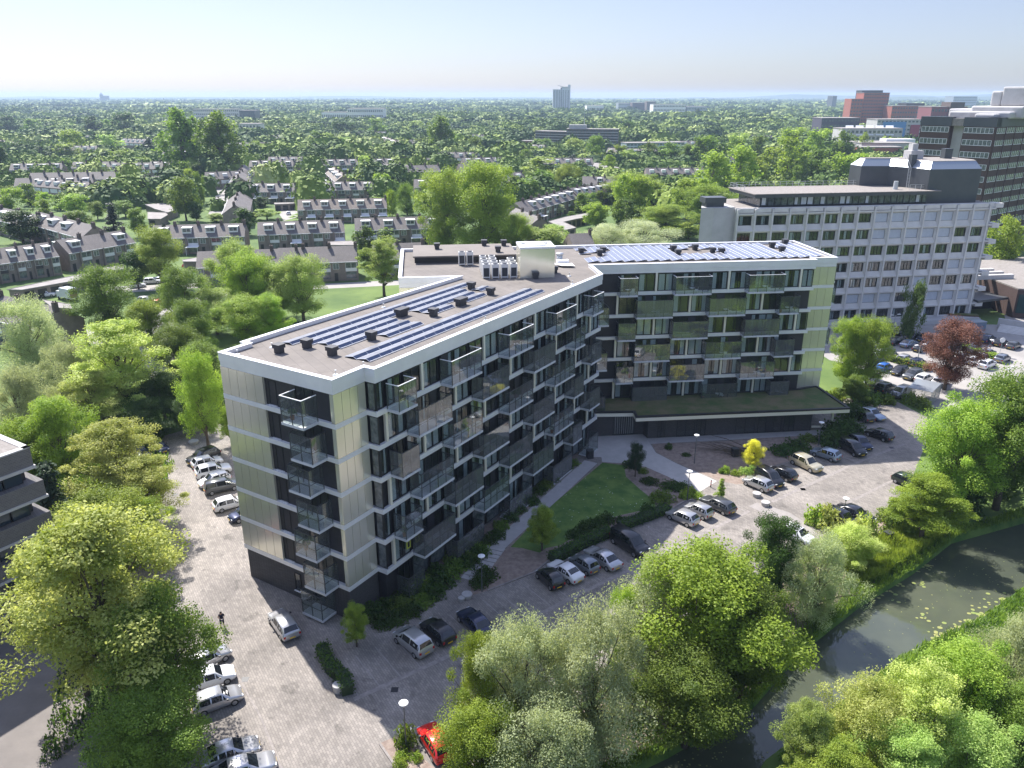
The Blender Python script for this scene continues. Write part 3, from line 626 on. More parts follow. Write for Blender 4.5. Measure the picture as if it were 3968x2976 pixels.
for (s, o), l in zip(vents2, v2l): roof_vent(*off(F2, s, o), 24.02, r2, False, 'black vent cowl on the far roof wing, ' + l)
for s, o, z, l in ((-21.5, -11, 25.15, 'left on the raised roof strip'), (-14.2, -13, 25.15, 'middle back of the raised roof strip'), (-11.2, -12.6, 25.15, 'right back of the raised roof strip'), (-12.6, -7.5, 25.15, 'front of the raised roof strip'), (-8.9, 5.9, 24.02, 'in front of the lift house'), (-5.8, 2.6, 24.02, 'right of the lift house')):
    roof_vent(*off(F2, s, o), z, r2, False, 'small black vent cowl ' + l)
ac = empty('heat_pump_unit', (0, 0, 0), 0, 'x', 'rooftop unit', 'grey rooftop heat pump units')
MB().box(WF, -.47, .47, -.38, .38, .12, 1.95).build('casing', M['ac'], ac)
MB().box(WF, -.36, .36, -.41, -.38, .3, 1.45).build('grille', M['acgrill'], ac)
mb = MB(); mb.cyl(0, 0, 1.95, 2.02, .34, .34, 16, 0); mb.build('fan', M['acgrill'], ac)
mb = MB()
for a in (-.4, .4):
    for b in (-.3, .3): mb.box(WF, a - .04, a + .04, b - .04, b + .04, 0, .12)
mb.build('feet', M['galv'], ac)
acs = [(c_, r_) for r_, cc in enumerate(((0, 1, 2, 3), (0, 1, 2, 3), (0, 1, 3), (0, 1))) for c_ in cc]
rown = ['front row', 'second row', 'third row', 'rear row']
first = True
for c_, r_ in acs + [(-2, 3), (-1, 3)]:
    s = -15.4 + c_ * 1.22 if c_ >= 0 else -17.0 + (c_ + 1) * 1.15; o = 4.9 - r_ * 1.9 if c_ >= 0 else -4.1
    l = 'grey rooftop unit, number %s from the left in the %s' % (('one', 'two', 'three', 'four')[c_], rown[r_]) if c_ >= 0 else 'grey rooftop unit of the separate pair, %s one' % ('left', 'right')[c_ + 2]
    if first: ac.location = off(F2, s, o) + (24.02,); ac.rotation_euler = (0, 0, r2); ac['label'] = l; first = False
    else: copy_tree(ac, off(F2, s, o) + (24.02,), r2, l)
t = empty('exhaust_duct', off(F2, -4.0, -2.5) + (24.02,), r2, 'white exhaust duct with cylinder beside the lift house', 'duct')
MB().cyl(0, 1.2, 0, 1.3, .42, .42, 14).cyl(0, 1.2, 1.3, 1.5, .55, .55, 14).build('cylinder', M['galv'], t, True)
MB().box(WF, -.6, 1.1, -.3, .5, .2, .75).build('box', M['whiteplastic'], t)
MB().poly([(-1.6, -.3, .35), (-.2, -1.9, .3), (1.6, -2.2, .3), (1.5, -.4, .35)]).poly([(1.5, -.4, .33), (1.6, -2.2, .28), (-.2, -1.9, .28), (-1.6, -.3, .33)]).build('cover_sheet', M['whiteplastic'], t)
anch = [(1.3, -13.4, FS, 'near the left roof corner'), (2.0, -1.5, FS, 'near the front roof corner'), (4.6, -12.4, FS, 'by the rear panel rows'), (5.0, -1.0, FS, 'by the front panel rows'), (22, -13.3, FS, 'rear edge, mid roof'), (23.5, -.2, FS, 'front edge, mid roof'), (44, -.4, FS, 'front edge near the inner corner'), (48, -3, FS, 'at the inner corner')]
for s, o, F, l in anch:
    t = empty('roof_anchor', off(F, s, o) + (24.02,), 0, 'small steel fall-protection anchor ' + l, 'roof anchor', 'roof anchors')
    MB().cyl(0, 0, 0, .08, .28, .2, 10).cyl(0, 0, .08, .42, .035, .035, 6).cyl(0, 0, .42, .47, .09, .09, 8).build('post', M['galv'], t)
# balcony furniture
chair = empty('garden_chair', (0, 0, 0), 0, 'x', 'chair', 'chairs on the balconies')
MB().box(WF, -.24, .24, -.24, .24, .42, .46).build('seat', M['whiteplastic'], chair)
MB().box(WF, -.24, .24, .2, .24, .46, .9).build('backrest', M['whiteplastic'], chair)
for a in (-.21, .21):
    for b in (-.21, .21): MB().box(WF, a - .02, a + .02, b - .02, b + .02, 0, .42).build('leg', M['whiteplastic'], chair)
tab = empty('garden_table', (0, 0, 0), 0, 'x', 'table', 'tables on the balconies')
MB().cyl(0, 0, .7, .73, .38, .38, 14).build('tabletop', M['whiteplastic'], tab); MB().cyl(0, 0, 0, .7, .03, .03, 6).cyl(0, 0, 0, .03, .22, .2, 10).build('leg', M['galv'], tab)
plant = empty('potted_plant', (0, 0, 0), 0, 'x', 'plant', 'plants on the balconies')
MB().cyl(0, 0, 0, .4, .16, .22, 10).build('pot', mat('clay_pot', (.3, .12, .06), .8), plant)
r = random.Random(2); pl = MB()
for i in range(160):
    a = r.uniform(0, 6.28); e = r.uniform(0, 1.4); q = r.uniform(.15, .42); c = Vector((q * math.cos(a) * math.cos(e), q * math.sin(a) * math.cos(e), .6 + q * math.sin(e)))
    d1 = Vector((r.gauss(0, 1), r.gauss(0, 1), r.gauss(0, 1))).normalized() * .07; d2 = d1.orthogonal().normalized() * .05
    pl.poly([tuple(c - d1 - d2), tuple(c + d1 - d2), tuple(c + d1 + d2), tuple(c - d1 + d2)])
pl.build('leaves', mat('plant_leaves', (.06, .13, .03), .6), plant)
ordw = ['first', 'second', 'third', 'fourth', 'fifth', 'sixth', 'seventh', 'eighth', 'ninth', 'tenth']
usedc = [0, 0, 0]; r = random.Random(9)
LV = {3.5: 'lowest', 6.8: 'second', 10.1: 'third', 13.4: 'fourth', 16.7: 'fifth', 20.0: 'top'}
def place(proto, idx, name, F, s, o, z, wing, lv, n):
    rz = r.uniform(0, 6.28); lb = '%s on the %s-floor balcony %s, %s' % (name, lv, n, wing)
    loc = off(F, s, o) + (z,)
    if usedc[idx] == 0: proto.location = loc; proto.rotation_euler = (0, 0, rz); proto['label'] = lb
    else: copy_tree(proto, loc, rz, lb)
    usedc[idx] += 1
for i, (F, b0, b1, o, z) in enumerate(PUT):
    if z < 1 or r.random() < .35: continue
    wing = 'far wing' if F is F2 else 'near end face' if F is FA else 'near wing long face'
    k = min(range(6), key=lambda q: abs(ZK[q] + .22 - z)); lv = ['lowest', 'second', 'third', 'fourth', 'fifth', 'top'][k]
    L = ODD + EVEN + ODD2 + EV2; n = 'at %s bay' % ordw[min(int(b0 / 5.2), 9)]
    w0 = b1 - b0
    q = r.random()
    if q < .7: place(tab, 1, 'round white table', F, b0 + w0 * .5, o + .8, z, wing, lv, n); place(chair, 0, 'white garden chair', F, b0 + w0 * .5 + .65, o + .8, z, wing, lv, n)
    if q > .45: place(plant, 2, 'leafy potted plant', F, b0 + .45, o + .9, z, wing, lv, n)
# yellow poster in the window of the lowest floor
t = MB(); a = (FS, 9.15, 9.75, 1.02); t.box(FS, 7.0, 7.65, 1.17, 1.19, 4.6, 5.9, 0); t.box(FS, 7.17, 7.48, 1.19, 1.195, 4.75, 5.35, 1); t.box(FS, 7.22, 7.43, 1.19, 1.195, 5.4, 5.7, 1)
tag(t.build('poster', [mat('yellow_poster', (.55, .6, .08), .6), M['black']]), 'yellow poster with a black figure in the lowest-floor window', 'poster')
# ================================================================ CARS
def car_proto(kind):
    # stations along the length (x forward): x, sill z, belt z, roof z (== belt: no cabin), half width belt, half width roof
    if kind == 'hatch': L, Wd, H = 4.0, 1.74, 1.48; cab = [(-1.98, -1.45), (-1.3, -1.0), (.35, .95)]; nose = .78
    elif kind == 'estate': L, Wd, H = 4.6, 1.8, 1.47; cab = [(-2.25, -1.75), (-1.5, -1.2), (.35, 1.05)]; nose = .8
    elif kind == 'saloon': L, Wd, H = 4.6, 1.8, 1.43; cab = [(-1.75, -1.0), (-.9, -.7), (.3, 1.05)]; nose = .8
    elif kind == 'coupe': L, Wd, H = 4.3, 1.76, 1.38; cab = [(-1.95, -.85), (-.8, -.6), (.25, 1.0)]; nose = .76
    elif kind == 'mpv': L, Wd, H = 4.3, 1.8, 1.66; cab = [(-2.1, -1.85), (-1.6, -1.3), (.5, 1.35)]; nose = .88
    elif kind == 'micro': L, Wd, H = 3.55, 1.62, 1.5; cab = [(-1.75, -1.4), (-1.2, -.9), (.35, .95)]; nose = .8
    elif kind == 'suv': L, Wd, H = 4.5, 1.88, 1.66; cab = [(-2.2, -1.7), (-1.5, -1.2), (.35, 1.05)]; nose = .96
    elif kind == 'van': L, Wd, H = 4.9, 1.92, 1.92; cab = [(-2.42, -2.3), (-1.5, -1.2), (.75, 1.55)]; nose = 1.08
    hw = Wd / 2; hl = L / 2; belt = H * .62 if kind != 'van' else 1.15; belt = min(belt, nose + .16)
    rear_deck = belt if kind in ('saloon', 'coupe') else belt
    st = [(-hl, .42, belt - .22, None, hw * .80), (-hl + .06, .26, belt - .06, None, hw * .92)]
    xr0, xr1 = cab[0]
    st.append((max(xr0, -hl + .12), .24, belt, None, hw * .96))
    st.append((xr1, .22, belt, H - .06, hw)); st.append(((xr1 + cab[2][0]) / 2, .2, belt - .01, H, hw)); st.append((cab[2][0], .2, belt - .03, H - .04, hw))
    st.append((cab[2][1], .21, belt - .06, None, hw * .99)); st.append(((cab[2][1] + hl) / 2, .22, (belt + nose) / 2 - .06, None, hw * .97))
    st.append((hl - .22, .24, nose - .1, None, hw * .9)); st.append((hl - .04, .28, nose - .26, None, hw * .76)); st.append((hl, .36, nose - .38, None, hw * .68))
    bm = bmesh.new(); rings = []
    for (x, zs, zb, zr, w_) in st:
        wr = w_ * .76 if zr else w_ * .80; zr_ = zr if zr else zb + .03
        half = [(w_ * .9, zs), (w_ * 1.0, zs + .16), (w_ * 1.01, (zs + zb) / 2 + .05), (w_ * .97, zb)]
        half += [(wr, zr_ - .05 if zr else zb + .02), (wr * .8, zr_ if zr else zb + .04), (0, zr_ + (.025 if zr else .015) + (0 if zr else .02))]
        ring_ = [(x, y, z) for y, z in half] + [(x, -y, z) for y, z in half[:-1][::-1]]
        rings.append([bm.verts.new(p) for p in ring_])
    n = len(rings[0]); glass = []
    for i in range(len(rings) - 1):
        for j in range(n - 1):
            f = bm.faces.new((rings[i][j], rings[i][j + 1], rings[i + 1][j + 1], rings[i + 1][j])); f.smooth = True
            if j in (3, n - 5) and 2 <= i <= 5: glass.append((i, j, f))
        f = bm.faces.new((rings[i][n - 1], rings[i][0], rings[i + 1][0], rings[i + 1][n - 1]))
    bm.faces.new(rings[0]); bm.faces.new(rings[-1][::-1])
    bmesh.ops.recalc_face_normals(bm, faces=bm.faces)
    me = bpy.data.meshes.new('body'); 
    # glass pieces: slightly proud copies of the cabin faces
    gm = MB()
    def lift_(vs_, d):
        c = sum((Vector(v) for v in vs_), Vector()) / len(vs_); nrm = (Vector(vs_[1]) - Vector(vs_[0])).cross(Vector(vs_[2]) - Vector(vs_[1])).normalized()
        if nrm.dot(c - Vector((0, 0, .7))) < 0: nrm = -nrm; vs_ = vs_[::-1]
        return vs_, c, nrm
    def gl(vs_, shrink=.9, mb=None):
        vs_, c, nrm = lift_([tuple(v) for v in vs_], 0); (mb or gm).poly([tuple(c + (Vector(v) - c) * shrink + nrm * .008) for v in vs_])
    P = [[v.co.copy() for v in r_] for r_ in rings]
    side = []
    for i in (3, 4):   # door glass
        for j0, j1 in ((3, 4), (n - 4, n - 5)): gl([P[i][j0], P[i + 1][j0], P[i + 1][j1], P[i][j1]], .88)
    for j0, j1 in ((3, 4), (n - 4, n - 5)):
        a, b, c_, d_ = P[2][j0], P[3][j0], P[3][j1], P[2][j1]
        if kind != 'van': gl([a.lerp(b, .35), b, c_, a.lerp(c_, .45)], .8)
        a, b, c_ = P[5][j0], P[6][j0], P[5][j1]; gl([a, a.lerp(b, .7), a.lerp(c_, .4).lerp(b, .35), c_], .8)
    fw = MB()
    def screen(i, k, mb, a=.06, b=.94):
        p0, p1, p2 = P[i][4], P[i][n - 5], P[i][6]; q0, q1, q2 = P[k][3], P[k][n - 4], P[k][6]
        tl = P[i][5].lerp(P[k][4], .03); tr = P[i][n - 6].lerp(P[k][n - 5], .03); bl = P[k][4]; br = P[k][n - 5]; bl2 = P[i][5].lerp(bl, b); br2 = P[i][n - 6].lerp(br, b)
        tc = P[i][6]; bc = P[k][6]; tc2 = tc.lerp(bc, a); bc2 = tc.lerp(bc, b)
        tl = P[i][5].lerp(P[k][4], a); tr = P[i][n - 6].lerp(P[k][n - 5], a)
        for quad in ([tl, tc2, bc2, bl2], [tc2, tr, br2, bc2]):
            vs_, c, nrm = lift_([tuple(v) for v in quad], 0); mb.poly([tuple(Vector(v) + nrm * .012) for v in vs_])
    screen(5, 6, fw); rw = MB(); screen(3, 2, rw, .08, .88 if kind != 'coupe' else .6)
    bm.to_mesh(me); bm.free(); me.materials.append(M['black'])
    t = empty(kind if False else 'parked_car', (0, 0, 0), 0, 'x', 'car')
    b = link('body', me, t)
    gm.build('side_windows', M['carglass'], t); fw.build('windscreen', M['carglass'], t); rw.build('rear_window', M['carglass'], t)
    ax = hl - .82 if kind != 'micro' else hl - .62; rx = -hl + (.78 if kind != 'micro' else .55)
    wr = .31 if kind not in ('suv', 'van') else .35
    for x in (ax, rx):
        for s in (-1, 1):
            mb = MB(); i0 = 0; nn = 16; y0, y1 = s * (hw - .2), s * (hw + .012)
            mb.tube([(x, y0, wr), (x, y1, wr)], wr, nn); tyre = mb.build('wheel', M['tyre'], t)
            rm = MB(); rm.tube([(x, y1 - s * .02, wr), (x, y1 + s * .012, wr)], wr * .62, 12); link('rim', rm.mesh('rim', M['rim']), tyre)
    for s in (-1, 1):
        MB().box(WF, hl - .24, hl - .055, s * hw * .50, s * hw * .80, nose - .29, nose - .15).build('headlight', M['headlamp'], t)
        MB().box(WF, -hl - .012, -hl + .16, s * hw * .70, s * hw * .90, belt - .36, belt - .14).build('tail_light', M['taillamp'], t)
        MB().box(WF, cab[2][1] - .35, cab[2][1] - .2, s * (hw + .0), s * (hw + .16), belt - .04, belt + .08).build('mirror', M['black'], t)
    MB().box(WF, -hl - .02, -hl, -.26, .26, belt - .52, belt - .41).build('number_plate', M['plate'], t)
    MB().box(WF, hl, hl + .015, -.26, .26, .38, .49).build('number_plate', M['plate'], t)
    return t
PROTO = {}
CARG = {}
def car(kind, col, rear, front, label, group='cars parked around the apartment block', pts=None):
    a = pts[0] if pts else G(*rear, .55); b = pts[1] if pts else G(*front, .55)
    x, y = (a[0] + b[0]) / 2, (a[1] + b[1]) / 2; rz = math.atan2(b[1] - a[1], b[0] - a[0])
    if kind not in PROTO:
        t = PROTO[kind] = car_proto(kind); t.location = (x, y, .01); t.rotation_euler = (0, 0, rz); t['label'] = label; t['group'] = group; KIDS[t.name] = list(t.children)
    else: t = copy_tree(PROTO[kind], (x, y, .01), rz, label, group)
    bd = [c for c in t.children if c.name.startswith('body')]
    slotmat(bd[0], 0, PAINT[col]); CARG.setdefault(kind, []).append(t)
    return t
Z1 = crop(800, 2250, .394)
car('estate', 'silver', Z1(840, 540), Z1(680, 310), 'silver estate car half in shade beside the near building corner')
car('mpv', 'silver', cm(695, 660), cm(570, 560), 'silver people carrier in the shaded bays, rear to the lane')
car('hatch', 'black', cm(850, 600), cm(715, 490), 'black hatchback right of the silver people carrier')
car('saloon', 'darkblue', cm(1085, 560), cm(945, 425), 'dark saloon partly behind the grey willow top')
car('micro', 'black', cP(115, 1415), cP(0, 1310), 'small black hatchback left of the white coupe')
car('coupe', 'white', cP(250, 1365), cP(85, 1260), 'white coupe with a dark glass roof')
car('micro', 'steelgrey', cP(375, 1310), cP(225, 1215), 'blue-grey micro car between the white coupe and silver saloon')
car('saloon', 'silver', cP(530, 1280), cP(340, 1160), 'silver saloon parked left of the black van')
car('van', 'black', cP(520, 1050), cP(740, 1190), 'black van with a silver roof window, nose to the lane')
car('hatch', 'silver', cP(1090, 965), cP(920, 890), 'silver hatchback, nearest of three by the round shrubs')
car('micro', 'silver', cP(1195, 915), cP(1040, 845), 'light silver micro car, middle of three by the round shrubs')
car('estate', 'grey', cP(1345, 880), cP(1165, 795), 'grey estate car, outermost of three by the round shrubs')
car('hatch', 'silver', cP(1620, 720), cP(1465, 655), 'pale silver hatchback beside the stone drum seat')
car('mpv', 'black', cP(1560, 605), cP(1695, 695), 'black people carrier nose out by the yellow tree')
car('hatch', 'black', cP(1790, 645), cP(1635, 585), 'black hatchback right of the black people carrier')
car('suv', 'cream', cP(1800, 505), cP(1980, 590), 'cream crossover at the shadow edge')
car('hatch', 'paleblue', cP(2110, 505), cP(1945, 450), 'pale blue hatchback beside the cream crossover')
car('mpv', 'black', cS(745, 235), cS(925, 335), 'black people carrier in shade right of the pale blue hatchback')
car('hatch', 'darkblue', cS(830, 195), cS(970, 285), 'dark hatchback behind the shaded people carrier')
car('hatch', 'black', cS(1140, 205), cS(960, 140), 'black hatchback alone in the shaded bays by the side hedge')
car('micro', 'grey', cQ(740, 1170), cQ(640, 1110), 'dark mini hatchback with a pale roof by the garden shrubs')
car('saloon', 'paleblue', cQ(650, 1065), cQ(875, 1165), 'pale blue saloon at the shadow corner of the bays')
car('suv', 'black', cS(650, 810), cS(850, 905), 'black crossover under the lamp beside the canal planting')
car('saloon', 'black', cS(750, 765), cS(965, 855), 'black saloon under the lamp, right of the crossover')
car('hatch', 'green', cS(1230, 530), cS(1340, 580), 'small green car under the spreading canal tree')
car('hatch', 'white', cP(1750, 1020), cP(1900, 1090), 'white hatchback showing behind the dark round treetop')
car('hatch', 'red', cm(815, 1295), cm(725, 1150), 'bright red hatchback under the yellow-green tree')
car('estate', 'green', c6(1130, 285), c6(1250, 375), 'dark estate car in tree shade with a bright windscreen')
car('saloon', 'darkblue', c6(1280, 240), c6(1420, 330), 'dark blue saloon in the deep shade of the rear bays')
car('suv', 'black', c6(1850, 335), c6(1630, 420), 'black crossover with white roof, first in the side row')
car('hatch', 'white', c6(1670, 450), c6(1880, 395), 'white hatchback second in the side row')
car('suv', 'white', c6(1710, 525), c6(1945, 470), 'white crossover third in the side row')
car('hatch', 'white', c6(1950, 540), c6(1720, 610), 'white hatchback with a black roof, fourth in the side row')
car('mpv', 'grey', c6(1790, 655), c6(2010, 605), 'dark grey people carrier fifth in the side row')
car('hatch', 'white', c6(1860, 805), c6(2080, 745), 'white hatchback standing alone near the end facade')
car('hatch', 'darkblue', c6(2190, 835), c6(2020, 890), 'dark blue car just showing beyond the end facade')
car('hatch', 'white', c6(1060, 745), c6(1200, 690), 'white car under the yellow-green trees, farthest of three')
car('saloon', 'silver', c6(950, 850), c6(1130, 800), 'silver car under the yellow-green trees, middle of three')
car('mpv', 'white', c6(1100, 960), c6(1260, 910), 'white van-like car poking out of the tree crowns')
car('hatch', 'silver', c7(1690, 1130), c7(2030, 1010), 'silver five-door hatchback under the maple edge')
car('hatch', 'white', c7(1660, 930), c7(1950, 840), 'white car mostly covered by the maple')
car('hatch', 'silver', c7(1700, 760), c7(1860, 680), 'pale car under the maple, nearest the standing person')
car('coupe', 'silver', c7(1790, 1580), c7(2150, 1460), 'silver three-door hatchback at the bottom edge')
car('saloon', 'silver', c7(1920, 1720), c7(2260, 1610), 'pale silver car cut by the bottom edge')
car('mpv', 'maroon', c7(1180, 250), c7(1370, 180), 'dark red car hidden below the flowering tree')
car('mpv', 'white', c7(1400, 1010), c7(1510, 900), 'white car seen between the flowering tree and the maple')
# car park on the right: (x, y) of each in one crop, kind, colour, label
RL = [(890, 300, 'mpv', 'black', -1, 'black car, second in the back row under the concrete offices'), (1035, 325, 'suv', 'black', -1, 'black car beside the birch trunk, left of it'), (1150, 368, 'hatch', 'black', -1, 'black car right behind the birch trunk'), (1262, 385, 'hatch', 'darkblue', -1, 'dark car between birch and copper tree'), (800, 345, 'suv', 'black', -1, 'black car, first in the back row behind the green maple'),
 (880, 388, 'hatch', 'grey', 1, 'dark grey hatchback in the second shaded row'), (985, 415, 'saloon', 'black', 1, 'black saloon in the second shaded row'), (1115, 438, 'saloon', 'paleblue', 1, 'pale blue saloon in the second shaded row'), (1230, 482, 'hatch', 'black', 1, 'black hatchback left of the copper tree in the shaded row'),
 (775, 490, 'hatch', 'white', 1, 'white car at the shade edge behind the green maple'), (838, 528, 'coupe', 'white', 1, 'white small car with a red roof by the long hedge'), (950, 555, 'hatch', 'black', 1, 'black hatchback by the long hedge'), (1075, 582, 'hatch', 'silver', 1, 'silver hatchback by the long hedge'), (1200, 618, 'hatch', 'darkblue', 1, 'dark blue car by the tall double lamp'),
 (800, 615, 'saloon', 'green', -1, 'dark green saloon left of the bright blue car'), (888, 665, 'micro', 'blue', 1, 'bright blue micro car in front of the long hedge'), (1025, 698, 'hatch', 'black', -1, 'black hatchback right of the bright blue car'), (1152, 738, 'suv', 'grey', -1, 'dark crossover second right of the bright blue car'), (1262, 768, 'hatch', 'white', 1, 'white car under the copper tree, left side'), (1420, 800, 'hatch', 'silver', 1, 'silver car behind the copper tree trunk'),
 (775, 808, 'saloon', 'steelgrey', 1, 'grey car right beside the green maple'), (895, 862, 'suv', 'green', 1, 'dark green crossover by the park railings'), (1038, 905, 'mpv', 'steelgrey', -1, 'grey car beside the caged shelter'),
 (1740, 370, 'van', 'black', 1, 'black van behind the copper tree'), (1868, 400, 'suv', 'darkblue', 1, 'dark blue crossover, left of three in offices shade'), (1990, 430, 'hatch', 'black', 1, 'black hatchback, middle of three in offices shade'), (2115, 457, 'hatch', 'grey', 1, 'grey hatchback, right of three in offices shade'), (1728, 495, 'hatch', 'grey', -1, 'dark car with a glinting lamp at the short hedge'), (1865, 528, 'saloon', 'steelgrey', 1, 'grey saloon behind the short hedge'), (2010, 580, 'hatch', 'steelgrey', 1, 'steel grey hatchback at the hedge end'),
 (1630, 570, 'hatch', 'silver', 1, 'silver car half behind the copper tree'), (1728, 600, 'hatch', 'white', 1, 'white hatchback right of the copper tree'), (1860, 638, 'suv', 'white', 1, 'white crossover in front of the short hedge'), (2035, 838, 'hatch', 'darkblue', -1, 'dark blue car roof behind the chestnut'), (2160, 862, 'hatch', 'grey', -1, 'grey car roof at the right frame edge'), (2190, 1010, 'hatch', 'white', 1, 'white car behind the chestnut at the right edge'), (2150, 1150, 'hatch', 'silver', 1, 'silver car seen through the chestnut')]
pc = G(*cQ(888, 665)); 
for x, y, kd, co, s, lb in RL:
    p = G(*cQ(x, y), .7); d = (.80 * s, .60 * s)
    car(kd, co, None, None, lb, 'cars in the office car park', pts=((p[0] - d[0] * 2, p[1] - d[1] * 2), (p[0] + d[0] * 2, p[1] + d[1] * 2)))
for fn, a, b, kd, co, lb in ((h3, (320, 650), (460, 640), 'suv', 'white', 'white crossover beside the flat garages'), (h3, (1130, 570), (1230, 560), 'hatch', 'white', 'white car nearest, in the row behind the dark tree'), (h3, (1260, 535), (1350, 530), 'suv', 'white', 'white car second in the row behind the dark tree'), (h3, (1420, 500), (1500, 500), 'hatch', 'white', 'white car by the round bright tree'),
    (h3, (1590, 400), (1660, 400), 'hatch', 'red', 'dark red car in the carport by the terrace'), (h3, (1210, 690), (1310, 690), 'estate', 'silver', 'silver car on the corner by the street trees'), (h3, (1320, 740), (1370, 690), 'hatch', 'red', 'bright red car on the street corner'), (h3, (1370, 520), (1400, 515), 'hatch', 'grey', 'dark car between two white ones'),
    (h1, (480, 1180), (485, 1150), 'hatch', 'white', 'white car alone in the garage court'), (h1, (420, 872), (490, 868), 'saloon', 'blue', 'blue car in the middle garage court'), (h1, (490, 863), (550, 860), 'saloon', 'silver', 'silver car in the middle garage court')):
    car(kd, co, fn(*a), fn(*b), lb, 'cars in the neighbourhood')
cols = ['white', 'silver', 'darkblue', 'black', 'grey', 'paleblue']
rr = random.Random(5)
for i in range(14):
    x = 330 + i * 14.5; y = 700 + i * 4.6; p = G(*h2(x, y), .6); q = (p[0] + .3, p[1] - 4)
    car(rr.choice(['hatch', 'saloon', 'estate']), rr.choice(cols), None, None, 'parked car in the long row before the far trees', 'long row of parked cars by the far trees', pts=(q, p))
for i in range(3):
    p = G(*h2(330 + i * 22, 762 + i * 3), .6); car('saloon', cols[i], None, None, ('white', 'silver', 'dark blue')[i] + ' car on the open side of the far street', 'cars in the neighbourhood', pts=(p, (p[0] + 3.5, p[1] + 1)))
# lorry box by the garages
t = empty('box_van', G(*h3(600, 690)) + (0,), R(60), 'box van with white roof and open wooden rear by the garages', 'van')
MB().box(WF, -1.1, 1.1, -2.0, 2.0, .7, 3.0).build('cargo_box', [PAINT['white']], t); MB().box(WF, -1.0, 1.0, 2.05, 3.6, .5, 2.1).build('cab', PAINT['white'], t); MB().box(WF, -.95, .95, -2.04, -2.0, .8, 2.8).build('open_rear', mat('plywood', (.3, .17, .09), .8), t)
for x in (-.9, .9):
    for y in (-1.4, 2.9): MB().tube([(x - .12, y, .38), (x + .12, y, .38)], .38, 12).build('wheel', M['tyre'], t)
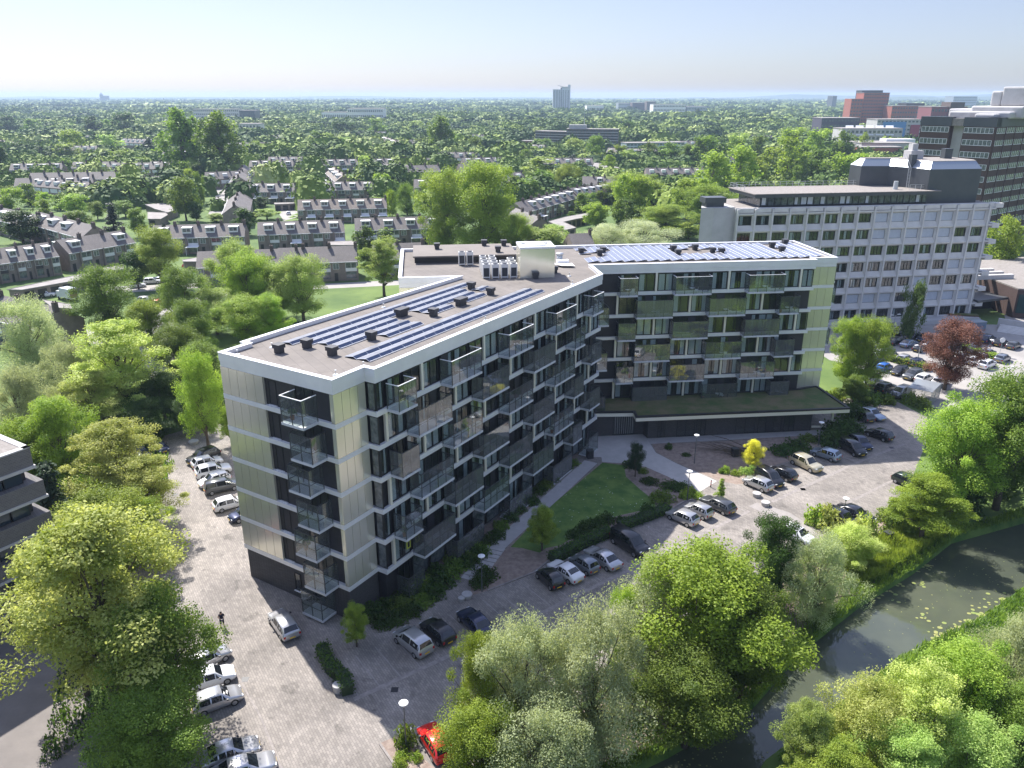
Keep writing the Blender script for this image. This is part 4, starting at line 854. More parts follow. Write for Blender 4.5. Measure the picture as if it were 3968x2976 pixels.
# ================================================================ PERSON
def person():
    x, y = G(863, 2430)
    t = empty('person', (x, y, .005), math.atan2(-y, -x) + math.pi / 2 + .1, 'person in dark T-shirt and shorts looking down at a controller in both hands', 'person')
    # facing local -Y
    vs_ = {}; V = []; Ed = []; Rd = []
    def v(p, r): V.append(p); Rd.append(r); return len(V) - 1
    pel = v((0, 0, .93), .15); wa = v((0, .0, 1.08), .135); ch = v((0, .0, 1.30), .16); nk = v((0, -.02, 1.46), .085); nk2 = v((0, -.05, 1.53), .055); hd = v((0, -.09, 1.60), .085); hd2 = v((0, -.11, 1.69), .09)
    Ed += [(pel, wa), (wa, ch), (ch, nk), (nk, nk2), (nk2, hd), (hd, hd2)]
    for s in (-1, 1):
        sh = v((s * .17, 0, 1.40), .075); el = v((s * .29, .03, 1.14), .045); wr_ = v((s * .11, -.26, 1.10), .03); ha = v((s * .07, -.33, 1.09), .036)
        Ed += [(ch, sh), (sh, el), (el, wr_), (wr_, ha)]
        hp = v((s * .10, 0, .88), .105); kn = v((s * .12, -.02, .49), .062); an = v((s * .14, .02, .10), .04); fo = v((s * .15, -.13, .045), .04)
        Ed += [(pel, hp), (hp, kn), (kn, an), (an, fo)]
        for k in range(4):
            f1 = v((s * (.06 - .004 * k), -.355 - .004 * k, 1.115 - .02 * k), .010); f2 = v((s * .03, -.375, 1.115 - .02 * k), .009); Ed += [(ha, f1), (f1, f2)]
        th = v((s * .05, -.33, 1.13), .011); th2 = v((s * .035, -.35, 1.15), .009); Ed += [(ha, th), (th, th2)]
    me = bpy.data.meshes.new('person_body'); me.from_pydata(V, Ed, []); o = link('body', me, t)
    md = o.modifiers.new('skin', 'SKIN'); sk = me.skin_vertices[0] if me.skin_vertices else None
    if not me.skin_vertices:
        bm = bmesh.new(); bm.from_mesh(me); bm.verts.layers.skin.verify(); bm.to_mesh(me); bm.free()
    for i, r_ in enumerate(Rd): me.skin_vertices[0].data[i].radius = (r_, r_ * (.75 if i in (1, 2, 0) else 1))
    me.skin_vertices[0].data[0].use_root = True
    o.modifiers.new('sub', 'SUBSURF').levels = 1; o.modifiers['sub'].render_levels = 2
    skin = mat('skin', (.45, .26, .18), .6); me.materials.append(skin)
    def cloth(name, pts, m, ext=1.0):
        mb = MB()
        for chain in pts: mb.tube([p for p, r_ in chain], [r_ * ext for p, r_ in chain], 14)
        return mb.build(name, m, t, True)
    dark = mat('dark_cotton', (.012, .012, .03), .9); sh_ = mat('dark_shorts', (.012, .016, .035), .9)
    cloth('t_shirt', [[((0, .0, .86), .16), ((0, 0, 1.08), .165), ((0, 0, 1.3), .19), ((0, 0, 1.42), .15), ((0, -.01, 1.47), .08)]] + [[((s * .06, 0, 1.41), .105), ((s * .19, .005, 1.37), .088), ((s * .255, .02, 1.22), .07)] for s in (-1, 1)], dark)
    cloth('shorts', [[((0, 0, .84), .15), ((0, 0, .97), .17)]] + [[((s * .09, 0, .90), .125), ((s * .11, -.01, .68), .10), ((s * .12, -.02, .46), .088)] for s in (-1, 1)], sh_)
    for s in (-1, 1): MB().tube([(s * .14, .07, .05), (s * .145, -.05, .06), (s * .155, -.19, .045)], [.045, .058, .035], 10).build('shoe', M['black'], t, True)
    bm = bmesh.new(); bmesh.ops.create_uvsphere(bm, u_segments=16, v_segments=10, radius=.105)
    for v_ in bm.verts:
        v_.co.z = v_.co.z * 1.12 + 1.675; v_.co.y = v_.co.y * 1.08 - .085
        if v_.co.z < 1.64 and v_.co.y < -.1: v_.co.y = -.1
    mh = bpy.data.meshes.new('hair'); bm.to_mesh(mh); bm.free(); mh.materials.append(mat('dark_hair', (.015, .01, .008), .8)); link('hair', mh, t)
    nf = MB(); nf.tube([(0, -.195, 1.60), (0, -.225, 1.575)], [.014, .02], 6); nf.build('nose', skin, t, True)
    MB().box(WF, -.035, .035, -.192, -.18, 1.545, 1.555).build('mouth', mat('lips', (.35, .12, .1), .6), t)
    for s in (-1, 1):
        MB().box(WF, s * .05, s * .025, -.195, -.18, 1.61, 1.622).build('eye', M['black'], t); MB().tube([(s * .088, -.09, 1.60), (s * .105, -.085, 1.63)], .018, 6).build('ear', skin, t)
    c = empty('controller', (x, y, 0), t.rotation_euler.z, 'small white drone controller held by the standing person', 'controller')
    MB().box(WF, -.085, .085, -.40, -.34, 1.075, 1.135).build('casing', M['whiteplastic'], c); MB().box(WF, -.07, .07, -.39, -.35, 1.135, 1.14).build('screen', M['black'], c)
person()
# ================================================================ STREET FURNITURE
def lamp(x, y, h, label, kind='post', rz=0):
    if kind == 'post':
        t = empty('street_lamp', (x, y, 0), rz, label, 'street lamp', 'post-top street lamps')
        MB().cyl(0, 0, 0, h * .35, .07, .055, 8).cyl(0, 0, h * .35, h, .055, .035, 8).build('pole', M['lamppole'], t)
        MB().cyl(0, 0, h, h + .35, .05, .2, 12).build('lamp_bowl', M['galv'], t); MB().cyl(0, 0, h + .35, h + .42, .36, .36, 16).cyl(0, 0, h + .42, h + .5, .36, .12, 16).build('lamp_shade', M['whiteplastic'], t)
    else:
        t = empty('street_lamp', (x, y, 0), rz, label, 'street lamp', 'tall arm street lamps')
        MB().cyl(0, 0, 0, h, .1, .05, 8).build('pole', M['galv'], t)
        for s in ((-1, 1) if kind == 'double' else (1,)):
            MB().tube([(0, 0, h - .05), (s * .7, 0, h + .15)], .035, 6).build('arm', M['galv'], t)
            MB().box(WF, s * .6, s * 1.3, -.16, .16, h + .1, h + .22).build('lamp_head', M['whiteplastic'], t)
    return t
def lamp_px(base, top, label, kind='post', rz=0):
    x, y = G(*base); h = zat(x, y, top[1]); return lamp(x, y, h - .4, label, kind, rz)
lamp_px(cm(592, 1270), cm(588, 985), 'tall post lamp with a flat disc head in the corner bed at the bottom')
lamp_px(cm(1055, 305), cm(1055, 85), 'post lamp beside the stepping-slab path in shade')
lamp_px(cP(1037, 815), cP(1053, 600), 'post lamp at the shadow edge by the concrete path')
lamp_px(cP(1088, 545), cP(1100, 342), 'post lamp before the dark ground floor windows')
lamp_px(cS(755, 870), cS(782, 685), 'post lamp in front of the two black cars')
lamp_px(cS(560, 265), cS(592, 75), 'slim post lamp beside the canopy column')
lamp_px(c7(1610, 1659), c7(1540, 1440), 'post lamp showing beneath the maple at the bottom')
lamp_px(cQ(1190, 650), cQ(1237, 445), 'tall double-headed lamp at the long hedge', 'double', R(20))
lamp_px(cQ(958, 350), cQ(990, 160), 'tall double-headed lamp before the concrete facade', 'double', R(20))
lamp_px(cQ(1875, 560), cQ(1900, 410), 'round-headed lamp in the short hedge', 'post')
lamp_px(cQ(2040, 860), cQ(2095, 665), 'tall double-headed lamp at the right of the car park', 'double', R(40))
lamp_px(D(642, 696), D(640, 652), 'slim pale lamp behind the near roof wing', 'arm', R(200))
lamp_px(h3(1380, 900), h3(1390, 820), 'lamp at the street corner among trees', 'arm')
lamp_px(cX(60, 100), cX(60, 20), 'hidden lamp by the terrace', 'arm') if False else None
# round stone seats
def drum(px, r_, h, label, fn=cm):
    x, y = g(fn, *px, h / 2); t = MB(); t.cyl(0, 0, .0, h - .08, r_ * .86, r_, 20).cyl(0, 0, h - .08, h, r_, r_ * .95, 20); o = t.build('stone_seat', M['stone'], None); o.location = (x, y, 0)
    tag(o, label, 'stone seat', 'round stone seats')
drum((963, 328), .55, .45, 'large round stone seat by the shaded path'); drum((929, 350), .34, .4, 'small round stone seat by the shaded path')
drum((176, 892), .5, .7, 'round stone ball-like seat at the end of the small hedge'); drum((583, 1172), .6, .5, 'widest round stone seat beside the corner lamp')
drum((1535, 768), .55, .5, 'round stone seat nearer the parked silver hatchback', cP); drum((1597, 832), .55, .5, 'round stone seat beside the crossing slab', cP)
drum((1660, 250), .7, .45, 'round stone seat in tree shade at the rear bays', c6)
x, y = g(cP, 342, 505); t = empty('litter_bin', (x, y, 0), .3, 'dark litter bin on the forecourt by the near wing', 'bin', 'litter bins')
MB().box(WF, -.4, .4, -.4, .4, 0, 1.1).build('body', M['char'], t); MB().box(WF, -.43, .43, -.43, .43, 1.1, 1.2).build('lid', M['steel'], t)
copy_tree(t, g(cP, 1375, 492) + (0,), .2, 'dark litter bin in the planting beside the fallen branches'); copy_tree(t, g(cS, 1115, 1030) + (0,), .5, 'dark litter bin by the canal steps')
x, y = g(cP, 1205, 715); t = empty('bollard', (x, y, 0), 0, 'red and white striped bollard at the end of the concrete path', 'bollard')
MB().cyl(0, 0, 0, 1.0, .07, .07, 10).build('post', M['black'], t); MB().cyl(0, 0, .35, .5, .075, .075, 10).cyl(0, 0, .75, .9, .075, .075, 10).build('stripe', PAINT['red'], t)
x, y = g(cS, 1060, 1050); t = empty('canal_steps', (x, y, 0), R(35), 'pale stone steps going down to the canal', 'steps')
for i in range(3): MB().box(WF, -1.3, 1.3, -.8 - i * 1.0, -.05 - i * 1.0, -.3, .3 - i * .25).build('step', M['stone'], t)
# fallen branches pile in the planting
x, y = g(cP, 1230, 460); r = random.Random(3); mb = MB()
for i in range(26):
    a = r.uniform(-.3, .3) + 2.75; l = r.uniform(2.5, 9); sx, sy = 5.5 + r.uniform(-1, 1), -1.6 + r.uniform(-.8, .8)
    p0 = (sx, sy, .15); p1 = (sx + math.cos(a) * l * .6, sy + math.sin(a) * l * .6 + r.uniform(-.4, .4), r.uniform(.2, .9)); p2 = (sx + math.cos(a) * l, sy + math.sin(a) * l + r.uniform(-1, 1), r.uniform(.1, 1.4)); mb.tube([p0, p1, p2], [.09, .05, .015], 5)
o = mb.build('branch_pile', M['bark']); o.location = (x, y, 0); tag(o, 'pile of bare cut branches lying on the bark bed', 'branch pile')
# railings and caged shelter
def railing(pts, h, name, label, m, step=.16, cat='fence'):
    t = empty(name, (pts[0][0], pts[0][1], 0), 0, label, cat); mb = MB(); po = MB()
    for p, q in zip(pts[:-1], pts[1:]):
        d = Vector(q) - Vector(p); l = d.length; d.normalize(); F = frame(p, d, (-d.y, d.x)); n = int(l / step)
        for i in range(n): mb.box(F, i * step, i * step + .025, -.012, .012, .1, h)
        mb.box(F, 0, l, -.02, .02, h - .12, h - .07); mb.box(F, 0, l, -.02, .02, .15, .2)
        for i in range(int(l / 2.6) + 1): po.box(F, i * 2.6 - .04, i * 2.6 + .04, -.04, .04, 0, h + .08)
    mb.build('bars', m, t, world=True); po.build('post', m, t, world=True); return t
railing([g(cQ, 700, 890), g(cQ, 985, 1000), g(cQ, 1080, 1000)], 1.6, 'railing_fence', 'dark bar railing between car park and shrubs', M['black'])
p = [g(cQ, 1080, 1000), g(cQ, 1310, 1050), g(cQ, 1400, 960), g(cQ, 1170, 915)]
t = railing(p + [p[0]], 2.4, 'caged_shelter', 'galvanised bar cage with pale sheet roof in the car park', M['galv'], .2, 'shelter')
pc_ = [(a, b) for a, b in p]; MB().prism(pc_, 2.45, 2.55).build('roof', M['zincl'], t, world=True)
x, y = g(cQ, 1745, 310); t = empty('waste_container', (x, y, 0), R(12), 'blue-grey waste container by the office steps', 'container', 'containers by the offices')
MB().box(WF, -1.6, 1.6, -1.1, 1.1, .1, 1.8).build('body', paint('container', (.14, .2, .27), .1, .5), t); MB().box(WF, -1.65, 1.65, -1.15, 1.15, 1.8, 1.9).build('lid', M['zincl'], t)
x, y = g(cQ, 1625, 215); t = empty('planter_trough', (x, y, 0), R(-14), 'long dark planter trough before the office entrance', 'planter')
MB().box(WF, -3, 3, -.7, .7, 0, 1.1).build('trough', mat('rusty_steel', (.12, .06, .04), .8), t); MB().box(WF, -2.9, 2.9, -.6, .6, 1.1, 1.3).build('plants', M['sedum'], t)
x, y = g(cQ, 1975, 560); t = empty('traffic_sign', (x, y, 0), 0, 'round white sign on a pole at the short hedge', 'traffic sign'); MB().cyl(0, 0, 0, 2.8, .04, .04, 6).build('pole', M['galv'], t); MB().tube([(0, -.05, 3.1), (0, -.0, 3.1)], .5, 20).build('sign_disc', M['whiteplastic'], t)
# ================================================================ NEIGHBOUR BUILDINGS
FARB = []
def bld(name, loc, label, cat='office building', group=None): return empty(name, (loc[0], loc[1], 0), 0, label, cat, group)
# ---- concrete office block
CO = (49.4, 161.2); CD = (.9882, .153); CN = (.153, -.9882); FC = frame(CO, CD, CN)
T = bld('concrete_office', (77, 165), 'seven-storey precast concrete office with square window grid and zinc roof house'); W_ = dict(parent=T, world=True)
HB = 3.48
mb = MB(); mb.box(FC, -3.9, 54.6, -17, -.8, 0, 25.2); mb.prism([off(FC, -11, -1.2), off(FC, -8.6, -.3), off(FC, -6.1, -.3), off(FC, -3.9, -.9), off(FC, -3.9, -12), off(FC, -6.4, -12)], 0, 25.6); mb.build('wall', M['conc2'], **W_)
mb = MB()
for k in range(7):   # recessed frames: sloped sill and head pieces around each opening
    zs = 1.0 + k * HB
    for i in range(15):
        s = -3.3 + i * 3.79; a, b = s + .16, s + 3.02; z0, z1 = zs, zs + 1.9
        def q(pa, pb, pc2, pd): mb.poly([(*off(FC, *pa[:2]), pa[2]), (*off(FC, *pb[:2]), pb[2]), (*off(FC, *pc2[:2]), pc2[2]), (*off(FC, *pd[:2]), pd[2])])
        A0, B0, Az, Bz = s - .22, s + 3.4, zs - 1.08, zs + HB - 1.16
        q((A0, .0, Az), (B0, .0, Az), (b, -.45, z0), (a, -.45, z0)); q((b, -.45, z1), (B0, 0, Bz), (A0, 0, Bz), (a, -.45, z1))
        q((A0, 0, Az), (a, -.45, z0), (a, -.45, z1), (A0, 0, Bz)); q((b, -.45, z0), (B0, 0, Az), (B0, 0, Bz), (b, -.45, z1))
mb.build('precast_panels', M['conc'], **W_)
mb = MB()
for i in range(16): s = -3.3 + i * 3.79 - .3; mb.box(FC, s - .17, s + .17, -.5, .26, 0, 25.2)
for k in range(8): mb.box(FC, -3.7, 54.8, -.5, .1 if k else .3, -.16 + k * HB - .1, .02 + k * HB)
mb.build('concrete_ribs', M['conc'], **W_)
mb = MB()
for i in range(15): s = -3.3 + i * 3.79; mb.box(FC, s, s + 3.1, -.3, .05, 24.5, 25.35)
mb.box(FC, -4, 54.7, -.55, -.3, 24.4, 25.45); mb.build('parapet', M['conc'], **W_)
r = random.Random(8); cnt = 0; restw = MB()
for k in range(7):
    for i in range(15):
        s = -3.3 + i * 3.79; z = 1.0 + k * HB; a, b = s + .18, s + 3.0
        hidden = (k <= 3 and i < 4)
        if cnt >= 99 or hidden: restw.box(FC, a, b, -.6, -.5, z, z + 1.88); continue
        cnt += 1; fr = MB(); t_ = .09
        fr.box(FC, a, b, -.62, -.5, z, z + t_); fr.box(FC, a, b, -.62, -.5, z + 1.88 - t_, z + 1.88)
        for x0 in (a, a + (b - a) * .36, a + (b - a) * .62, b - t_): fr.box(FC, x0, x0 + t_, -.615, -.505, z + t_, z + 1.88 - t_)
        o = fr.build('window', M['winframe'], **W_)
        link('pane', MB().box(FC, a + t_, b - t_, -.585, -.57, z + t_, z + 1.8).mesh('pane', M['glass']), o)
        link('interior', MB().box(FC, a + t_, b - t_, -.74, -.7, z + t_, z + 1.8).mesh('interior', M['inside']), o)
        bl = (k == 6 and i >= 8) or (k == 5 and 8 <= i <= 12) or (k == 3 and i in (13, 14)) or (k == 1 and i in (7, 8, 9, 12, 13, 14)) or (k == 2 and i in (11,))
        cu = MB()
        if bl: cu.box(FC, a + .05, b - .05, -.5, -.485, z + .06, z + 1.84)
        elif r.random() < .6: x0 = r.uniform(a + .1, b - 1.1); cu.box(FC, x0, x0 + r.uniform(.4, .9), -.64, -.62, z + .1, z + 1.8)
        if cu.f: link('blind', cu.mesh('blind', M['blind'] if bl else M['curtain']), o)
if restw.f: restw.build('hidden_windows', M['hglass'], **W_)['kind'] = 'stuff'
mb = MB()
for k in range(1, 8):
    z = k * HB - .16 if k < 7 else 25.0; mb.prism([off(FC, 54.6, .1), off(FC, 56.4, .05), off(FC, 55.8, -2.2), off(FC, 54.6, -2.2)], z - .6, z + .35)
mb.build('flared_end_ledges', M['conc'], **W_)
mb = MB(); mb.box(FC, -3.5, 54.2, -16.5, -.9, 25.2, 25.26); mb.build('lower_roof', M['gravel'], **W_)
mb = MB(); mb.box(FC, 2.0, 39.5, -12.5, -2.2, 25.26, 27.3); mb.build('top_floor_wall', M['glass'] and M['hglass'], **W_)
mb = MB()
for i in range(26): mb.box(FC, 2.2 + i * 1.45, 2.32 + i * 1.45, -2.2, -2.1, 25.3, 27.3)
mb.box(FC, 2, 39.5, -2.2, -2.12, 25.26, 25.6); mb.build('top_floor_mullions', M['winframe'], **W_)
cu = MB()
for i in range(25):
    if r.random() < .55: cu.box(FC, 2.36 + i * 1.45, 2.3 + i * 1.45 + r.uniform(.5, 1.2), -2.19, -2.15, 25.7, 27.2)
cu.build('top_floor_curtains', M['curtain'], **W_)
mb = MB(); mb.box(FC, .2, 41.5, -13.8, -.9, 27.3, 27.95, 0); mb.box(FC, .0, 41.7, -14, -.7, 27.95, 28.1, 1)
ro = mb.build('overhanging_roof', [M['zinc'], M['gravel']], **W_)
rl_ = MB()
for z in (28.6, 29.1): rl_.box(FC, .3, 34, -13.7, -13.65, z, z + .05); rl_.box(FC, .3, .35, -13.7, -6, z, z + .05); rl_.box(FC, 36, 41.3, -3.3, -3.25, z, z + .05)
for i in range(24): rl_.box(FC, .3 + i * 1.45, .36 + i * 1.45, -13.7, -13.64, 28.1, 29.15)
for i in range(5): rl_.box(FC, .3, .36, -13.7 + i * 1.8, -13.64 + i * 1.8, 28.1, 29.15); rl_.box(FC, 36 + i * 1.3, 36.06 + i * 1.3, -3.3, -3.24, 28.1, 29.15)
rl_.build('roof_railing', M['galv'], **W_)
def mansard(F, pts, z0, z1, z2, d, mats, name):
    P0 = [off(F, *p) for p in pts]; ar = sum(P0[i][0] * P0[(i + 1) % len(P0)][1] - P0[(i + 1) % len(P0)][0] * P0[i][1] for i in range(len(P0)))
    if ar < 0: P0 = P0[::-1]
    P1 = inset(P0, d); n = len(P0); mb = MB()
    for i in range(n):
        j = (i + 1) % n; mb.poly([(*P0[i], z0), (*P0[j], z0), (*P0[j], z1), (*P0[i], z1)], 0); mb.poly([(*P0[i], z1), (*P0[j], z1), (*P1[j], z2), (*P1[i], z2)], 1)
    mb.prism(P1, z2 - .02, z2 + .1, 2); return mb.build(name, mats, **W_)
rh = mansard(FC, [(39.5, -2.4), (51.5, -2.4), (53.5, -6), (53.5, -15), (30, -17), (30, -12.5), (36, -11.5), (38.2, -7.2)], 25.3, 32.3, 33.8, 1.3, [M['zinc'], M['zincl'], M['gravel']], 'roof_house')
MB().box(FC, 38.0, 39.2, -8.2, -7, 31.5, 35.0).build('flue', M['zinc'], **W_); MB().box(FC, 47.5, 49.3, -11, -9.5, 33.8, 36).build('flue', M['zinc'], **W_)
MB().box(FC, 39.6, 42.6, -12.5, -9.8, 33.9, 35.6).box(FC, 40.2, 41.5, -12, -10.5, 35.6, 37).build('roof_unit', M['conc2'], **W_)
la = MB()
for s in (37.35, 37.9): la.tube([(*off(FC, s, -6.4), 28.1), (*off(FC, s, -6.6), 32.3), (*off(FC, s, -9), 35)], .05, 5)
for i in range(14): la.tube([(*off(FC, 37.35, -6.4), 28.3 + i * .3), (*off(FC, 37.9, -6.4), 28.3 + i * .3)], .03, 4)
la.build('ladder', M['galv'], **W_)
MB().cyl(*off(FC, 33.5, -4.5), 28.1, 29.8, .5, .45, 12).build('chimney', M['galv'], **W_)
mb = MB(); mb.box(FC, -9.8, -6, -4.0, -1.6, 25.6, 26.4); mb.box(FC, -10.2, -5.7, -4.3, -1.3, 26.4, 27.5); mb.build('stair_roof_house', M['zinc'], **W_)
# entrance canopy, plinth, steps and the low dark brick building with glass front
MB().box(FC, -12, 54, .3, 3.2, 0, .9).build('plinth', M['conc2'], **W_)
MB().prism([off(FC, 54.8, .5), off(FC, 64, -1.5), off(FC, 60, -9), off(FC, 54.8, -6)], 3.6, 4.1).build('entrance_canopy', M['zinc'], **W_)
MB().box(FC, 54.6, 70, -14, -7, 0, 3.6).build('entrance_hall', M['winframe'], **W_)
T2 = bld('low_brick_hall', (118, 180), 'low dark brick hall with gravel roof and green glass front beside the offices', 'hall')
hp = [g(cR, 1905, 1180), g(cR, 2130, 1275), (132, 163), (165, 170), (165, 215), (116, 200)]
MB().prism(hp, 0, 6.4, 0).build('wall', M['towerbrick'], T2, world=True); MB().prism([(a * 1.0, b) for a, b in inset(hp[::-1] if False else hp, .0)], 6.4, 6.7).build('roof', M['gravel'], T2, world=True)
a, b = Vector(hp[1]), Vector(hp[2]); d = (b - a).normalized(); Fh = frame(a, d, (d.y, -d.x)); MB().box(Fh, .4, 20, -.05, .12, 1.2, 5.4).build('glass_front', mat('green_glass', (.02, .06, .06), .08, .2), T2, world=True)
mb = MB()
for i in range(3): mb.box(FC, 58, 70, -9 - i * 3.2, -8 - i * 3.2, 6.7, 7.7)
mb.build('rooflight', M['conc2'], T2, world=True)
T3 = bld('retaining_wall', (115, 168), 'pale concrete retaining wall and stairs at the office entrance', 'retaining wall')
mb = MB(); q0 = g(cQ, 1950, 300); q1 = g(cQ, 2212, 340); d = (Vector(q1) - Vector(q0)).normalized(); Fr = frame(q0, d, (-d.y, d.x)); mb.box(Fr, 0, 40, 0, .5, 0, 2.2); mb.build('wall', M['conc2'], T3, world=True)
mb = MB()
for i in range(6): mb.box(Fr, .5, 5.5, -3 + i * .45, 0, 0 + i * .17, .17 + i * .17)
mb.build('stair', M['conc'], T3, world=True)
# ---- tall brown brick tower
T = bld('brick_office_tower', (150, 252), 'tall brown brick office tower with white window strips and concrete crown'); W_ = dict(parent=T, world=True)
K1 = (141.6, 240.3); e1 = Vector((128.56 - 141.57, 257.6 - 240.3)).normalized(); e2 = Vector((.84, .54)).normalized(); e2 = Vector((e1.y, -e1.x)) if Vector((e1.y, -e1.x)).x > 0 else Vector((-e1.y, e1.x))
Fa = frame(K1, e1, (-e2.x, -e2.y)); Fb = frame(K1, e2, (-e1.x, -e1.y))
P_ = [off(Fa, 0, 0), off(Fa, 9.0, 0), off(Fa, 9.0, -2.5), off(Fa, 13, -2.5), off(Fa, 13, 0), off(Fa, 22, 0), off(Fa, 22, -40), off(Fa, 0, -40)]
MB().prism(P_, 0, 38.2).build('wall', M['towerbrick'], **W_); MB().prism([off(Fa, -.2, .2), off(Fa, 9.2, .2), off(Fa, 9.2, -3), off(Fa, -.2, -3)], 38.2, 40.8).prism([off(Fa, 12.8, .2), off(Fa, 22.2, .2), off(Fa, 22.2, -3), off(Fa, 12.8, -3)], 38.2, 40.8).prism([off(Fb, 0, .2), off(Fb, 40, .2), off(Fb, 40, -3), off(Fb, 0, -3)], 38.2, 40.8).build('top_band', M['zinc'], **W_)
MB().box(Fa, 9.05, 12.95, -2.6, -2.2, 0, 41).build('concrete_core', M['conc2'], **W_)
MB().prism([off(Fa, .2, -.2), off(Fa, 21.8, -.2), off(Fa, 21.8, -39), off(Fa, .2, -39)], 38.2, 40.4).build('roof', M['gravel'], **W_)
ct = 0
for k in range(11):
    z = 1.6 + k * 3.48
    for F, s0, s1 in ((Fa, .4, 8.7), (Fa, 13.3, 21.6)):
        mb = MB(); mb.box(F, s0, s1, -.06, .06, z, z + 1.5, 0); mb.box(F, s0, s1, .05, .14, z - .1, z + .02, 1); mb.box(F, s0, s1, .05, .1, z + 1.45, z + 1.55, 1)
        n = 7
        for i in range(n + 1): x = s0 + (s1 - s0) * i / n; mb.box(F, x - .05, x + .05, .05, .1, z, z + 1.5, 1)
        mb.build('window_band', [M['hglass'], M['winwhite']], **W_)
    for j in range(6):
        mb = MB(); s0 = 1.2 + j * 6.5; s1 = s0 + 5.4; mb.box(Fb, s0, s1, -.06, .06, z, z + 1.5, 0); mb.box(Fb, s0, s1, .05, .14, z - .1, z + .02, 1)
        for i in range(5): x = s0 + (s1 - s0) * i / 4; mb.box(Fb, x - .06, x + .06, .05, .1, z, z + 1.5, 1)
        mb.build('window_band', [M['hglass'], M['winwhite']], **W_)
mb = MB()
for j in range(7): mb.box(Fb, .5 + j * 6.5, .8 + j * 6.5, 0, .15, 0, 38.2)
mb.build('brick_pier', M['towerbrick'], **W_)
def hill(F, s0, s1, o0, o1, z0, z1, nm): 
    mb = MB().box(F, s0, s1, o0, o1, z0, z1); o = mb.build(nm, M['conc2'], **W_); b_ = o.modifiers.new('round', 'BEVEL'); b_.width = .5; b_.segments = 2; return o
hill(Fa, -1, 17, -14, -6, 40.4, 42.4, 'roof_house'); hill(Fa, -3, 12, -30, -9, 40.4, 43.9, 'roof_house'); hill(Fa, -2, 6, -30, -14, 43.9, 49.4, 'roof_tower'); hill(Fa, 6, 9, -22, -14, 43.9, 48.2, 'roof_tower'); hill(Fa, 12, 20, -26, -12, 40.4, 43, 'roof_house'); hill(Fa, 2, 8, -6.5, -3, 40.4, 41.8, 'roof_unit')
# ---- grey brick office at the left edge
T = bld('grey_brick_office', (-52, 66), 'grey brick office with banded windows at the left edge'); W_ = dict(parent=T, world=True)
LC = (-44.1, 64.9); FLf = frame(LC, NU1, V1); FLb = frame(LC, NV1, U1)
MB().box(FLf, .5, 30, -14, -1.0, 0, 15.2).build('inner_wall', M['char'], **W_)
for k in range(5):
    zt_ = 16.7 - k * 3.3; mb = MB(); o = .0 + (0 if k == 0 else .35)
    mb.box(FLf, -o, 30, -13.5, o, zt_ - (1.75 if k == 0 else 1.55), zt_, 0); mb.box(FLf, -o - .12, 30, -13.6, o + .12, zt_ - (2.05 if k == 0 else 1.8), zt_ - (1.75 if k == 0 else 1.55), 1)
    if k == 0: mb.box(FLf, -.05, 30, -.55, .05, zt_, zt_ + .12, 1); mb.box(FLf, -.05, .55, -14, .05, zt_, zt_ + .12, 1)
    mb.build('brick_band', [M['greybrick'], M['conc2']], **W_)
    for j in range(6):
        s = 1.0 + j * 4.4
        if zt_ - 5 < 0: continue
        mb = MB(); z0, z1 = zt_ - 3.3, zt_ - (2.05 if k == 0 else 1.8)
        for a_ in (0, 1.75): mb.box(FLf, s + a_, s + a_ + 1.65, -.55, -.45, z0, z1, 0); mb.box(FLf, s + a_ + .08, s + a_ + 1.57, -.45, -.43, z0 + .08, z1 - .08, 1)
        mb.build('window', [M['winframe'], mat('office_pane', (.05, .07, .09), .05, .3)] if (k, j) == (0, 0) else [M['winframe'], bpy.data.materials['office_pane']], **W_)
        MB().box(FLf, s + 3.45, s + 4.35, -.9, -.4, z0, z1).build('brick_pier', M['greybrick'], **W_)
MB().box(FLf, .5, 29, -13, -.6, 16.7, 16.76).build('roof', M['gravel'], **W_)
